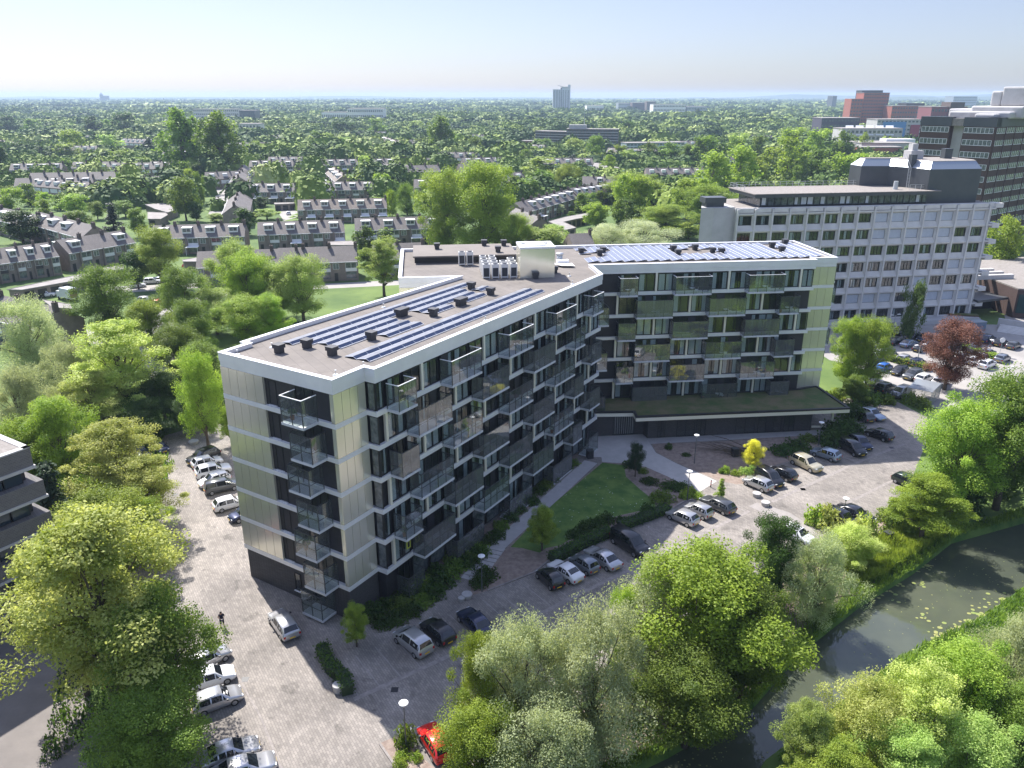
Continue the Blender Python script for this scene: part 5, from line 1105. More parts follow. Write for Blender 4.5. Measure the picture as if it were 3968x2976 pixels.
# ================================================================ TERRACED HOUSES
def house_proto(kind):
    t = empty('terraced_house', (0, 0, 0), 0, 'x', 'house'); w2 = 3.35; dz = 4.7; ez, rz_ = 5.4, 8.6
    mb = MB()
    mb.prism([(-w2, -dz), (w2, -dz), (w2, dz), (-w2, dz)], 0, ez)
    for s in (-1, 1): q = [(s * w2, -dz, ez), (s * w2, dz, ez), (s * w2, 0, rz_ - .05)]; mb.poly(q if s > 0 else q[::-1])
    mb.box(WF, -.35, .0, -dz - .55, -dz, 0, ez) if kind != 'plain' else None
    mb.build('wall', M['housebrick'], t)
    mb = MB(); ov = .35
    for s in (-1, 1):
        a = (0, rz_); b = (s * (dz + ov), ez - ov * (rz_ - ez) / dz)
        pts = [(-w2, a[0], a[1]), (w2, a[0], a[1]), (w2, b[0], b[1]), (-w2, b[0], b[1])]
        lo_ = [(x, y, z - .16) for x, y, z in pts]
        mb.poly(pts if s < 0 else pts[::-1]); mb.poly(lo_[::-1] if s < 0 else lo_)
        for i in range(4):
            j = (i + 1) % 4; q = [pts[j], pts[i], lo_[i], lo_[j]]; mb.poly(q if s < 0 else q[::-1])
    rf = mb.build('roof', M['tile'] if kind != 'light' else M['tile2'], t)
    ch = MB().box(WF, w2 - .75, w2 + .05, -.75, .15, 7.6, 9.6); ch.cyl(w2 - .5, -.45, 9.6, 9.9, .12, .1, 8).cyl(w2 - .2, -.1, 9.6, 9.9, .12, .1, 8); link('chimney', ch.mesh('chimney', M['chim']), rf)
    link('gutter', MB().box(WF, -w2, w2, -dz - ov - .12, -dz - ov, ez - .34, ez - .18).mesh('gutter', M['winwhite']), rf)
    if kind not in ('plain', 'skylight', 'dark_panel_plain'):
        d = MB(); y0, y1 = -3.4, -.9; zc = 7.95
        d.poly([(-1.3, y0, 6.25), (1.3, y0, 6.25), (1.3, y0, zc), (-1.3, y0, zc)]); d.poly([(1.3, y0, 6.25), (1.3, y1, zc), (1.3, y0, zc)]); d.poly([(-1.3, y1, zc), (-1.3, y0, 6.25), (-1.3, y0, zc)])
        d.box(WF, -1.45, 1.45, y0 - .2, y1, zc, zc + .14); dm = d.build('dormer', M['white'], t)
        link('window', MB().box(WF, -1.1, -.05, y0 - .05, y0 - .01, 6.75, 7.75).box(WF, .05, 1.1, y0 - .05, y0 - .01, 6.75, 7.75).mesh('window', M['hglass']), dm)
    for (x0, x1, z0, z1) in ((-2.9, -1.5, 3.3, 4.7), (.3, 3.0, 3.5, 4.8)):
        mb = MB().box(WF, x0 - .08, x1 + .08, -dz - .05, -dz, z0 - .08, z1 + .08, 0); mb.box(WF, x0, (x0 + x1) / 2 - .04, -dz - .06, -dz - .05, z0, z1, 1); mb.box(WF, (x0 + x1) / 2 + .04, x1, -dz - .06, -dz - .05, z0, z1, 1); mb.build('window', [M['winwhite'], M['hglass']], t)
    MB().box(WF, .2, 3.1, -dz - .07, -dz, 2.55, 3.4).build('front_panel', M['char'] if kind in ('dark_panel', 'dark_panel_plain') else M['white'], t)
    if kind in ('porch', 'light'):
        mb = MB().box(WF, -.2, 3.3, -dz - 3.0, -dz, 2.5, 2.62, 0)
        for x in (-.1, 3.15): mb.box(WF, x - .05, x + .05, -dz - 2.9, -dz - 2.8, 0, 2.5, 1)
        mb.build('porch_roof', [M['whiteplastic'], M['winwhite']], t)
    if kind == 'panels':
        pm = MB(); pm.poly([(-2.9, -4.3, 5.85), (-.9, -4.3, 5.85), (-.9, -3.5, 6.4), (-2.9, -3.5, 6.4)]); link('solar_cells', pm.mesh('solar_cells', M['pvside']), rf)
    MB().box(WF, .3, 2.9, -dz - .05, -dz, .7, 2.4).build('ground_window', M['hglass'], t)
    MB().box(WF, -2.7, -1.8, -dz - .05, -dz, .0, 2.2).build('door', M['winframe'], t)
    return t
HP = {}; USED = {}; HOUSES = []
VR = random.Random(31)
def row(p0, p1, n, kind, where, flip=False, small=False):
    kind0 = kind
    a, b = Vector(p0), Vector(p1); L = (b - a).length; d = (b - a).normalized()
    if (Vector((d.y, -d.x)).dot(-(a + b)) < 0): a, b = b, a; d = -d
    if flip: a, b = b, a; d = -d
    rz = math.atan2(d.y, d.x); wu = L / n
    for i in range(n):
        c = a + d * (wu * (i + .5)); sc = (wu / 6.7, 1, 1)
        lr = i if d.x >= 0 else n - 1 - i
        lab = '%s house from the left in the %s' % (ordw[lr] if lr < 10 else 'last', where)
        base_kind = kind
        if kind0 == 'dormer': kind = VR.choice(('dormer', 'dormer', 'dark_panel', 'porch', 'panels', 'dormer', 'porch', 'skylight') if not small else ('dormer',))
        if kind not in HP: HP[kind] = None
        if HP[kind] is None: HP[kind] = t = house_proto(kind); t.location = (c.x, c.y, 0); t.rotation_euler = (0, 0, rz); t.scale = sc; t['label'] = lab; t['group'] = 'houses in the ' + where; KIDS[t.name] = list(t.children)
        else: t = copy_tree(HP[kind], (c.x, c.y, 0), rz, lab, 'houses in the ' + where, sc)
        HOUSES.append((c.x, c.y))
def rowp(fn, a, b, n, kind, where, flip=False): row(g(fn, *a, 8.6), g(fn, *b, 8.6), n, kind, where, flip)
rowp(h3, (480, 178), (1060, 90), 3, 'dormer', 'slanted dormer terrace behind the round bright tree')
rowp(h3, (-330, 285), (430, 193), 5, 'dormer', 'slanted dormer terrace at the left edge')
rowp(h3, (-260, 590), (495, 752), 5, 'plain', 'terrace with pale gable above the grey willow')
rowp(h0, (-260, 1060), (345, 1180), 4, 'dormer', 'far left slanted terrace above the dark round tree')
rowp(h0, (350, 1155), (815, 1270), 4, 'dormer', 'terrace with blue solar panels among left trees')
rowp(h0, (1310, 1268), (2105, 1247), 4, 'dormer', 'left front dormer terrace')
rowp(h1, (215, 1240), (955, 1216), 4, 'dormer', 'middle front dormer terrace')
rowp(h1, (1045, 1206), (1800, 1186), 4, 'dormer', 'right front dormer terrace by the tall tree')
rowp(h0, (1690, 1492), (2550, 1462), 4, 'plain', 'nearest plain terrace behind the meadow, left part')
rowp(h1, (390, 1462), (1065, 1440), 3, 'plain', 'nearest plain terrace behind the meadow, right part')
rowp(h1, (1200, 1428), (1640, 1412), 2, 'plain', 'short plain terrace behind the roof corner')
rowp(h1, (560, 1048), (1320, 1032), 5, 'light', 'lichen-roofed terrace with the purple tree')
rowp(h1, (-10, 908), (545, 906), 4, 'dormer', 'second dormer terrace, left half')
rowp(h1, (600, 896), (1215, 890), 5, 'dormer', 'second dormer terrace, right half')
rowp(h1, (150, 712), (530, 710), 4, 'dormer', 'third dormer terrace by the poplars')
rowp(h1, (605, 705), (1075, 698), 5, 'dormer', 'third dormer terrace, middle')
rowp(h1, (1210, 696), (1485, 692), 3, 'dormer', 'third dormer terrace, right of the birch')
rowp(h1, (1552, 692), (1770, 688), 2, 'dormer', 'short dormer terrace beside the dark cedar')
rowp(h1, (1968, 690), (2306, 682), 4, 'dormer', 'dormer terrace next to the far car row')
rowp(h1, (1310, 760), (1770, 748), 4, 'plain', 'plain terrace behind the dark red shrub')
rowp(h1, (1935, 742), (2078, 738), 1, 'plain', 'single plain house right of the cedar')
rowp(h1, (1555, 872), (1800, 868), 2, 'dormer', 'short terrace peeping left of the tall tree')
rowp(h0, (260, 818), (1000, 806), 6, 'plain', 'long plain terrace on the left')
rowp(h0, (130, 864), (805, 848), 5, 'dormer', 'dormer terrace in front of the long plain one')
rowp(h0, (890, 852), (1412, 845), 4, 'dormer', 'dormer terrace ending at the conifers')
rowp(h0, (95, 738), (545, 732), 4, 'dormer', 'far left dormer terrace')
rowp(h0, (625, 724), (998, 720), 3, 'dormer', 'far middle-left dormer terrace')
rowp(h0, (1285, 720), (1560, 716), 3, 'dormer', 'far dormer terrace left of the poplars')
rowp(h1, (100, 745), (55, 850), 4, 'plain', 'end-on terrace left of the garage court', True)
rowp(h1, (62, 975), (20, 1092), 3, 'plain', 'end-on terrace with the tall gable', True)
rowp(h1, (868, 765), (960, 835), 3, 'light', 'end-on terrace with white dormers')
rowp(h1, (250, 495), (590, 492), 5, 'plain', 'very far terrace above the dark hedge trees')
rowp(h1, (855, 490), (1020, 488), 2, 'plain', 'very far short terrace')
rowp(h1, (1300, 505), (1450, 555), 4, 'light', 'very far slanted terrace with bright panels')
rowp(h1, (610, 490), (655, 540), 2, 'light', 'very far end-on pair')
rowp(h0, (330, 500), (560, 500), 3, 'plain', 'far terrace at the left above the bright tree')
rowp(h0, (720, 498), (850, 498), 2, 'dormer', 'far pair left of the round trees')
rowp(h0, (-40, 530), (170, 560), 3, 'light', 'far slanted terrace at the left edge')
rowp(h2, (425, 1075), (885, 958), 7, 'dormer', 'long slanted dormer terrace on the right')
rowp(h2, (900, 948), (1205, 905), 5, 'dormer', 'slanted dormer terrace further back')
rowp(h2, (1010, 848), (1305, 850), 3, 'dormer', 'dormer terrace behind the slanted one')
rowp(h2, (440, 1118), (650, 1200), 3, 'plain', 'short terrace with brown gable behind the roof')
rowp(h2, (315, 858), (490, 862), 2, 'dormer', 'pair of houses left of the slanted terrace')
rowp(h2, (890, 1340), (1080, 1332), 1, 'plain', 'single house right behind the panels roof')
# simpler far terraces that show as roofs among the trees
def far_house():
    t = empty('terraced_house', (0, 0, 0), 0, 'x', 'house'); w2, dz, ez, rz_ = 3.3, 4.6, 5.4, 8.7
    mb = MB().prism([(-w2, -dz), (w2, -dz), (w2, dz), (-w2, dz)], 0, ez, 0); mb.poly([(w2, -dz, ez), (w2, dz, ez), (w2, 0, rz_ - .1)]); mb.poly([(-w2, dz, ez), (-w2, -dz, ez), (-w2, 0, rz_ - .1)]); mb.box(WF, -2.6, 2.8, -dz - .05, -dz, 2.9, 4.7, 1); mb.build('wall', [M['housebrick'], M['winwhite']], t)
    mb = MB().poly([(-w2, -dz - .3, ez - .2), (w2, -dz - .3, ez - .2), (w2, 0, rz_), (-w2, 0, rz_)]).poly([(w2, dz + .3, ez - .2), (-w2, dz + .3, ez - .2), (-w2, 0, rz_), (w2, 0, rz_)]); mb.box(WF, w2 - .7, w2, -.6, .1, 7.6, 9.6); mb.build('roof', M['tile'], t)
    mb = MB().box(WF, -1.2, 1.2, -3.3, -.8, 6.2, 7.9); mb.build('dormer', M['white'], t); return t
FHP = [None]; fr_ = random.Random(12); FARH = []
for i in range(26):
    y = 395 + i * 21 + fr_.uniform(-8, 8); x = ((i * .618) % 1 * 1.7 - 1.12) * y * .52; n = fr_.choice((4, 5, 6)); an = fr_.choice((.05, -.03, .08, .5, -.5, .02)); zone = 'left' if x < -y * .25 else 'right' if x > y * .18 else 'middle'
    if x > y * .38: continue
    for k in range(n):
        px_, py_ = x + math.cos(an) * 6.6 * k, y + math.sin(an) * 6.6 * k; lb = 'grey-roofed house of a far terrace among the woods, %s' % zone
        if FHP[0] is None: FHP[0] = t = far_house(); t.location = (px_, py_, 0); t.rotation_euler = (0, 0, an); t['label'] = lb; t['group'] = 'houses of the far terraces'; KIDS[t.name] = list(t.children)
        else: copy_tree(FHP[0], (px_, py_, 0), an, lb, 'houses of the far terraces')
        FARH.append((px_, py_))
# flat garages and extensions
def flat(fn, pts, h, label, name='garage_block', wallm='housebrick'):
    P_ = [g(fn, *p, h) for p in pts]; c = (sum(p[0] for p in P_) / len(P_), sum(p[1] for p in P_) / len(P_))
    ar = sum(P_[i][0] * P_[(i + 1) % len(P_)][1] - P_[(i + 1) % len(P_)][0] * P_[i][1] for i in range(len(P_)))
    if ar < 0: P_ = P_[::-1]
    t = empty(name, (*c, 0), 0, label, 'garages' if name == 'garage_block' else 'building')
    MB().prism(inset(P_, .2), 0, h - .1).build('wall', M[wallm], t, world=True); mb = MB(); mb.prism(P_, h - .1, h + .06); ring(mb, P_, 0, .15, h + .06, h + .16); mb.build('roof', M['flatroof'], t, world=True)
    for i in range(len(P_)):
        a, b = Vector(P_[i]), Vector(P_[(i + 1) % len(P_)]); d = (b - a).normalized(); nrm = Vector((d.y, -d.x)); L = (b - a).length
        if nrm.y < -.3 and L > 5:
            for k in range(int(L / 3)): MB().box(frame(a, d, nrm), k * 3 + .5, k * 3 + 2.6, -.21, -.15, 0, h - .5).build('garage_door', M['winframe'], t, world=True)
    HOUSES.append(c)
flat(h3, [(60, 605), (200, 575), (730, 465), (770, 490), (690, 520), (190, 608)], 2.8, 'long flat garage block with pale roof on the left')
flat(h3, [(820, 430), (1060, 390), (1060, 430), (870, 450)], 2.7, 'small flat outbuilding behind the dark green tree')
flat(h3, [(1560, 350), (1680, 330), (1690, 350), (1690, 365), (1570, 365)], 2.6, 'carport over the dark red car')
flat(h0, [(1240, 1090), (1380, 1080), (1520, 1085), (1520, 1130), (1440, 1160), (1330, 1130)], 3, 'flat-roofed pavilion in the garden, rear one', 'pavilion')
flat(h0, [(1265, 1155), (1420, 1160), (1440, 1180), (1380, 1215), (1265, 1215)], 3, 'flat-roofed pavilion in the garden, front one', 'pavilion')
flat(h1, [(360, 1075), (560, 1070), (565, 1082), (360, 1090)], 2.7, 'dark garage row behind the lichen-roofed terrace')
flat(h1, [(820, 1410), (1040, 1400), (1080, 1440), (830, 1440)], 2.8, 'flat extensions behind the middle front terrace')
flat(h2, [(720, 1235), (870, 1195), (1070, 1160), (1050, 1200), (960, 1215), (850, 1240), (960, 1290), (860, 1310), (790, 1270)], 2.8, 'garage court buildings with pale flat roofs')
flat(h2, [(830, 730), (990, 720), (1200, 740), (1380, 790), (1250, 800), (1060, 770), (990, 750), (830, 750)], 3.2, 'low white-roofed school building', 'school_building', 'white')
flat(h0, [(0, 870), (110, 866), (110, 905), (0, 905)], 2.8, 'flat garage roof at the far left edge')
flat(h3, [(360, 690), (600, 730), (620, 770), (450, 760)], 2.8, 'pale flat roof beside the parked box van')
# ================================================================ DISTANT BUILDINGS
def slab_block(name, base_l, base_r, ztop_px, depth_, label, wallm, floors, glass='hglass', cat='apartment building', H=None, bandm='winwhite'):
    a = Vector(G(*base_l)); b = Vector(G(*base_r)); d = (b - a); L = d.length; d.normalize(); H = H or max(4, zat(a.x, a.y, ztop_px))
    F = frame(a, d, (d.y, -d.x)); t = empty(name, (*((a + b) / 2), 0), 0, label, cat); FARB.append((min(a.x, b.x), max(a.x, b.x), min(a.y, b.y), max(a.y, b.y) + depth_))
    MB().box(F, 0, L, -depth_, 0, 0, H).build('wall', wallm if not isinstance(wallm, str) else M[wallm], t, world=True); MB().box(F, -.3, L + .3, -depth_ - .3, .3, H, H + .5).build('roof', M['flatroof'], t, world=True)
    fh = H / floors
    for k in range(floors):
        mb = MB(); n = max(2, int(L / 3.2))
        for i in range(n): mb.box(F, (i + .15) * L / n, (i + .85) * L / n, 0, .12, k * fh + fh * .32, k * fh + fh * .8, 0)
        mb.box(F, 0, L, 0, .3, k * fh + .02, k * fh + fh * .12, 1); mb.build('window_row', [M[glass], M[bandm]], t, world=True)
    return t, F, L, H
t, F, L, H = slab_block('brick_flats', h2(870, 610), h2(1310, 615), h2(0, 445)[1], 14, 'long brown flats with white balconies beyond the school', 'redbrick' if False else M['chim'], 7)
MB().box(F, 2, 18, -10, -2, H + .5, H + 4).build('roof_house', M['conc2'], t, world=True); MB().cyl(*off(F, 16, -6), H + 4, H + 13, .3, .15, 6).build('mast', M['galv'], t, world=True)
slab_block('brick_flats', h2(605, 590), h2(870, 600), h2(0, 462)[1], 14, 'lower brown flats joined left of the long ones', M['chim'], 6)
slab_block('low_block', h2(1385, 648), h2(1880, 640), h2(0, 566)[1], 14, 'low blue-grey block right of the brown flats', mat('bluegrey_wall', (.3, .36, .42), .7), 3)
slab_block('red_shed', h2(495, 620), h2(600, 620), h2(0, 548)[1], 12, 'small red brick block left of the brown flats', 'redbrick', 2)
# white twin tower with wing-like roof
x, y = G(*h2(828, 292)); d0 = y
t = empty('residential_tower', (x, y, 0), 0, 'slim pale twin tower with a wing-shaped roof on the horizon', 'tower'); k_ = depth(x, y, 30) / FPX * .4521
pale = mat('pale_tower_wall', (.42, .44, .46), .7); xs = lambda px: x + (px - 828) * k_
z1 = zat(x, y, h2(0, 102)[1]); z2 = zat(x, y, h2(0, 80)[1])
MB().box(WF, xs(755), xs(826), y, y + 22, 0, z1).build('left_slab', pale, t, world=True); MB().box(WF, xs(832), xs(903), y - 4, y + 22, 0, z2).build('right_slab', pale, t, world=True)
MB().box(WF, xs(822), xs(834), y + 2, y + 20, 0, z2 - 2).build('stair_core', M['zinc'], t, world=True); MB().box(WF, xs(882), xs(903), y - 4, y + 4, z2, z2 + 6).build('roof_house', pale, t, world=True)
mb = MB(); mb.poly([(xs(797), y - 6, z2 + 4.5), (xs(840), y - 6, z2), (xs(885), y - 6, z2 - .5), (xs(885), y + 20, z2 - .5), (xs(840), y + 20, z2), (xs(797), y + 20, z2 + 4.5)]).poly([(xs(797), y + 20, z2 + 4), (xs(840), y + 20, z2 - .7), (xs(885), y + 20, z2 - 1.2), (xs(885), y - 6, z2 - 1.2), (xs(840), y - 6, z2 - .7), (xs(797), y - 6, z2 + 4)]); mb.build('wing_roof', M['zinc'], t, world=True)
for k in range(int(z1 / 3.1)):
    mb = MB()
    for (a_, b_) in ((760, 775), (782, 797), (804, 820)): mb.box(WF, xs(a_), xs(b_), y - .25, y, 1.2 + k * 3.1, 2.9 + k * 3.1)
    for (a_, b_) in ((837, 850), (858, 870), (878, 895)): mb.box(WF, xs(a_), xs(b_), y - 4.25, y - 4, 1.2 + k * 3.1, 2.9 + k * 3.1)
    mb.build('window_row', M['hglass'], t, world=True)
# red tower pair and blocks on the right
def far_box(name, fn, x0, x1, ytop, Y, dp_, m, label, rows_=0, cat='building', yaw=0, t=None, part='wall', zb=0):
    """a block whose front stands Y metres away, seen between two sight lines"""
    def XY(px): a = (fn(px, 0)[0] - 1984) / FPX; return a * (Y * cp_ + 20 * sp_)
    X0, X1 = XY(x0), XY(x1); H = zat((X0 + X1) / 2, Y, fn(0, ytop)[1]); H = max(H, zb + 2)
    new = t is None; FARB.append((X0, X1, Y, Y + dp_))
    if new: t = empty(name, ((X0 + X1) / 2, Y, 0), 0, label, cat)
    MB().box(WF, X0, X1, Y, Y + dp_, zb, H).build(part, m, t, world=True)
    if rows_:
        for k in range(rows_):
            mb = MB(); fh = (H - zb) / rows_; n = max(3, int((X1 - X0) / 3.5))
            for i in range(n): mb.box(WF, X0 + (i + .2) * (X1 - X0) / n, X0 + (i + .8) * (X1 - X0) / n, Y - .2, Y, zb + k * fh + fh * .35, zb + k * fh + fh * .75)
            mb.build('window_row', M['hglass'], t, world=True)
    if new: MB().box(WF, X0 - .3, X1 + .3, Y - .3, Y + dp_ + .3, H, H + .6).build('roof', M['flatroof'], t, world=True)
    return t
t = far_box('red_brick_tower', cN, 610, 860, 205, 1150, 26, M['redbrick'], 'tall red brick tower with slanted top on the right skyline', 12, 'tower')
far_box('', cN, 585, 790, 178, 1180, 20, M['zinc'], '', 0, t=t, part='crown'); far_box('', cN, 495, 608, 262, 1145, 24, M['redbrick'], '', 9, t=t, part='side_wall')
t = far_box('red_brick_block', cN, 905, 1300, 335, 1120, 26, M['redbrick'], 'red brick block with light window bays right of the red tower', 6, 'building'); far_box('', cN, 1040, 1220, 305, 1135, 25, M['zinc'], '', 0, t=t, part='roof_house')
t = far_box('striped_block', cN, 1290, 1640, 345, 900, 30, mat('maroon_panels', (.22, .08, .09), .7), 'maroon and red striped block with grey core', 5); far_box('', cN, 1470, 1608, 295, 898, 20, M['chim'], '', 0, t=t, part='core')
t = far_box('balcony_flats', cN, 770, 1220, 470, 780, 24, M['conc2'], 'grey flats with blue and red balcony fronts', 7, 'apartment building')
for i, m_ in enumerate((mat('blue_panel', (.1, .25, .5), .7), mat('red_panel', (.3, .05, .08), .7))): far_box('', cN, (830, 1110)[i], (1060, 1200)[i], (490, 520)[i], 779, .8, m_, '', 0, t=t, part='coloured_front', zb=8)
t = far_box('tiled_flats', cN, 430, 1030, 560, 690, 20, M['conc2'], 'pale flats with five bright sloping roof fronts', 4, 'apartment building')
for i in range(5):
    X = [((cN(460 + i * 100 + q, 0)[0] - 1984) / FPX) * (690 * cp_ + 8) for q in (0, 78)]; MB().poly([(X[0], 689, 15.5), (X[1], 689, 15.5), (X[1] + 3, 699, 23), (X[0] + 3, 699, 23)]).poly([(X[0] + 3, 699, 22.8), (X[1] + 3, 699, 22.8), (X[1], 689, 15.3), (X[0], 689, 15.3)]).build('sloping_roof', M['whiteplastic'], t, world=True)
far_box('black_flats', cN, 225, 600, 455, 950, 30, mat('dark_flats_wall', (.06, .055, .08), .8), 'low dark block left of the pale flats', 4)
t = far_box('shopping_hall', cN, 640, 1180, 705, 620, 30, M['conc2'], 'low white-roofed shopping hall before the brown tower', 0, 'hall'); far_box('', cN, 880, 1170, 660, 640, 12, M['whiteplastic'], '', 0, t=t, part='glass_roof')
far_box('brown_annex', cN, 640, 1050, 745, 600, 12, M['redbrick'], 'low red brick annex before the shopping hall', 1, 'hall')
far_box('distant_flats', cN, 1512, 1745, 240, 3000, 60, M['zincl'], 'blue-grey flats far away on the right skyline', 5, 'apartment building')
far_box('distant_flats', cN, 320, 360, 235, 3000, 50, M['zinc'], 'small dark tower block far away left of the red tower', 6, 'apartment building')
far_box('white_school', h1, 985, 1290, 268, 1450, 40, M['white'], 'long white school with dark windows far in the middle', 3, 'school'); far_box('red_kiosk', h1, 760, 1000, 300, 1600, 30, M['white'], 'low white shed with red stripe left of the far school', 1, 'shed')
far_box('pink_flats', h0, 1650, 2040, 272, 1500, 24, M['conc'], 'long pinkish flats on the left beyond the poplars', 4, 'apartment building'); far_box('dark_roofed_hall', h0, 2045, 2180, 285, 1450, 30, M['zinc'], 'dark roofed hall right of the pinkish flats', 2, 'hall')
far_box('beige_block', h1, 45, 220, 400, 930, 20, M['conc'], 'beige block with brown windows right of the poplars', 3)
far_box('yellow_hall', h2, 1050, 1195, 242, 2200, 60, M['white'], 'low cream hall right of the slim tower', 1, 'hall'); far_box('business_block', h2, 1320, 1420, 222, 2500, 60, M['zincl'], 'blue-grey business block, leftmost beyond the trees', 3)
far_box('business_block', h2, 1440, 1545, 218, 2500, 60, M['chim'], 'brown business block, second beyond the trees', 3); far_box('business_block', h2, 1565, 1640, 208, 2450, 50, M['chim'], 'brown cube office beyond the trees', 4); far_box('business_block', h2, 1620, 1900, 232, 2000, 50, M['white'], 'white long office beyond the trees', 3); far_box('business_block', h2, 1910, 2080, 250, 2000, 50, M['zincl'], 'pale blue long office beyond the trees', 2)
# church on the skyline
Yc = 6000; X = (h0(872, 0)[0] - 1984) / FPX * (Yc * cp_ + 14); t = empty('church', (X, Yc, 0), 0, 'dark church tower and nave on the left skyline', 'church'); zt_ = zat(X, Yc, h0(0, 128)[1])
MB().box(WF, X - 9, X + 9, Yc, Yc + 18, 0, zt_ - 14).build('tower', M['zinc'], t, world=True); MB().cyl(X, Yc + 9, zt_ - 14, zt_, 6.5, 1, 8).build('spire', M['zinc'], t, world=True)
zn = zat(X, Yc, h0(0, 157)[1]); MB().prism([(X + 9, Yc), (X + 52, Yc), (X + 52, Yc + 16), (X + 9, Yc + 16)], 0, zn).build('nave', M['zinc'], t, world=True)
# ================================================================ TREES
L = dict(
    green=leafmat('leaf_green', (.085, .15, .022), (.22, .31, .05)), bright=leafmat('leaf_bright', (.155, .25, .03), (.37, .47, .075)),
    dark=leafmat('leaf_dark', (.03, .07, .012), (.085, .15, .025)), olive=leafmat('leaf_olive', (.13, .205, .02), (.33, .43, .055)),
    willow=leafmat('leaf_willow', (.24, .29, .14), (.50, .55, .32)), locust=leafmat('leaf_locust', (.21, .28, .03), (.58, .62, .22), .42, .6),
    pale=leafmat('leaf_pale', (.20, .30, .06), (.42, .52, .16)), copper=leafmat('leaf_copper', (.10, .045, .03), (.34, .16, .10), .25), yellow=leafmat('leaf_yellow', (.55, .52, .03), (.78, .74, .09), .25),
    conifer=leafmat('leaf_conifer', (.015, .035, .014), (.04, .07, .025), .1), birch=leafmat('leaf_birch', (.06, .10, .03), (.13, .18, .05)), silver=leafmat('leaf_silver', (.36, .42, .26), (.58, .63, .42)))
def quads(cent, dirs, nrm, w_, l_):
    """leaf quads from centres, long axes, normals -> verts"""
    sd_ = np.cross(dirs, nrm); sd_ /= np.linalg.norm(sd_, axis=1)[:, None] + 1e-9
    a = dirs * (l_ / 2)[:, None]; b = sd_ * (w_ / 2)[:, None]
    v = np.stack([cent - a * .9 - b * .35, cent - a * .1 - b, cent + a - b * .15, cent + a * .2 + b], 1)
    return v.reshape(-1, 3)
def npmesh(name, v, nq, mats, tri=None):
    me = bpy.data.meshes.new(name); me.vertices.add(len(v)); me.vertices.foreach_set('co', v.astype(np.float32).ravel())
    me.loops.add(nq * 4); me.loops.foreach_set('vertex_index', np.arange(nq * 4, dtype=np.int32)); me.polygons.add(nq)
    me.polygons.foreach_set('loop_start', np.arange(0, nq * 4, 4, dtype=np.int32)); me.polygons.foreach_set('loop_total', np.full(nq, 4, np.int32))
    for m in mats: me.materials.append(m)
    me.update(calc_edges=True); return me
def unit(a): return a / (np.linalg.norm(a, axis=-1, keepdims=True) + 1e-9)
def crown(style, n, leaf, seed, H=12.0, Wd=9.0, z0=2.6, clumps=60):
    r = np.random.default_rng(seed); C = []; Rr = []
    for i in range(clumps):
        t = r.random(); ph = r.random() * 2 * np.pi
        if style == 'poplar': z = z0 + (H - z0) * t; prof = (Wd / 2) * (np.sin(np.pi * min(1, .12 + .86 * t)) ** .55)
        elif style == 'conifer': z = z0 * .3 + (H - z0 * .3) * t ** 1.3; prof = (Wd / 2) * (1 - t ** 1.3) + .1
        elif style == 'tiers': z = z0 + (H - z0) * (.15 + .85 * t); prof = (Wd / 2) * (np.sin(np.pi * (.22 + .70 * t)) ** .7)
        else:
            z = z0 + (H - z0) * t; prof = (Wd / 2) * (np.sin(np.pi * (.12 + .80 * t)) ** .6)
        rr_ = prof * (r.random() ** .45) * (.84 + .34 * np.sin(ph * 3 + seed * 1.7 + t * 6) + .12 * np.sin(ph * 7 + t * 11)); C.append((rr_ * np.cos(ph), rr_ * np.sin(ph), z)); Rr.append(Wd * r.uniform(.06, .17) * (1.15 if style == 'broad' else 1))
    C = np.array(C); Rr = np.array(Rr)
    k = r.integers(0, clumps, n); u_ = unit(r.normal(size=(n, 3))); rad = Rr[k] * (r.random(n) ** .33) * 1.0
    sc = np.array([1, 1, .42]) if style == 'tiers' else np.array([1, 1, 1.5]) if style in ('willow', 'poplar') else np.array([1, 1, .5]) if style == 'conifer' else np.array([1, 1, .8])
    c = C[k] + u_ * rad[:, None] * sc
    c += r.normal(size=(n, 3)) * leaf * .5
    if style == 'willow': d = unit(np.array([0, 0, -1.0]) + r.normal(size=(n, 3)) * .55); asp = 2.6
    elif style == 'poplar': d = unit(np.array([0, 0, .7]) + r.normal(size=(n, 3)) * .7); asp = 1.5
    elif style == 'conifer': d = unit(np.c_[u_[:, :2], np.full(n, -.5)] + r.normal(size=(n, 3)) * .3); asp = 2.2
    else: d = unit(r.normal(size=(n, 3)) * np.array([1, 1, .6])); asp = 1.35
    nr = unit(u_ * .8 + np.array([0, 0, .75]) + r.normal(size=(n, 3)) * .5)
    l_ = leaf * r.uniform(.6, 1.35, n) * (asp ** .5); w_ = leaf * r.uniform(.6, 1.3, n) / (asp ** .5)
    return quads(c, d, nr, w_, l_), C
def limbs(C, H, r0, seed, nl=14, style=''):
    r = random.Random(seed); mb = MB(); top = H * .72
    pts = [(0, 0, -.3)]; x = y = 0
    for i in range(1, 6): x += r.uniform(-.15, .15); y += r.uniform(-.15, .15); pts.append((x, y, top * i / 5))
    mb.tube(pts, [r0 * 1.25, r0, r0 * .85, r0 * .62, r0 * .4, r0 * .15], 9)
    idx = list(range(len(C))); r.shuffle(idx)
    for i in idx[:nl]:
        c = C[i]; zb = min(top * .9, max(H * .14, c[2] * r.uniform(.35, .65))); f = zb / top * 5; j = min(int(f), 4); a = Vector(pts[j]).lerp(Vector(pts[j + 1]), f - j)
        e = Vector(c); m_ = a.lerp(e, .5) + Vector((r.uniform(-.3, .3), r.uniform(-.3, .3), r.uniform(.0, .6))); q = r0 * (1 - zb / H) * .5
        mb.tube([a, m_, e], [q, q * .55, q * .15], 6, cap=False)
    return mb
TP = {}
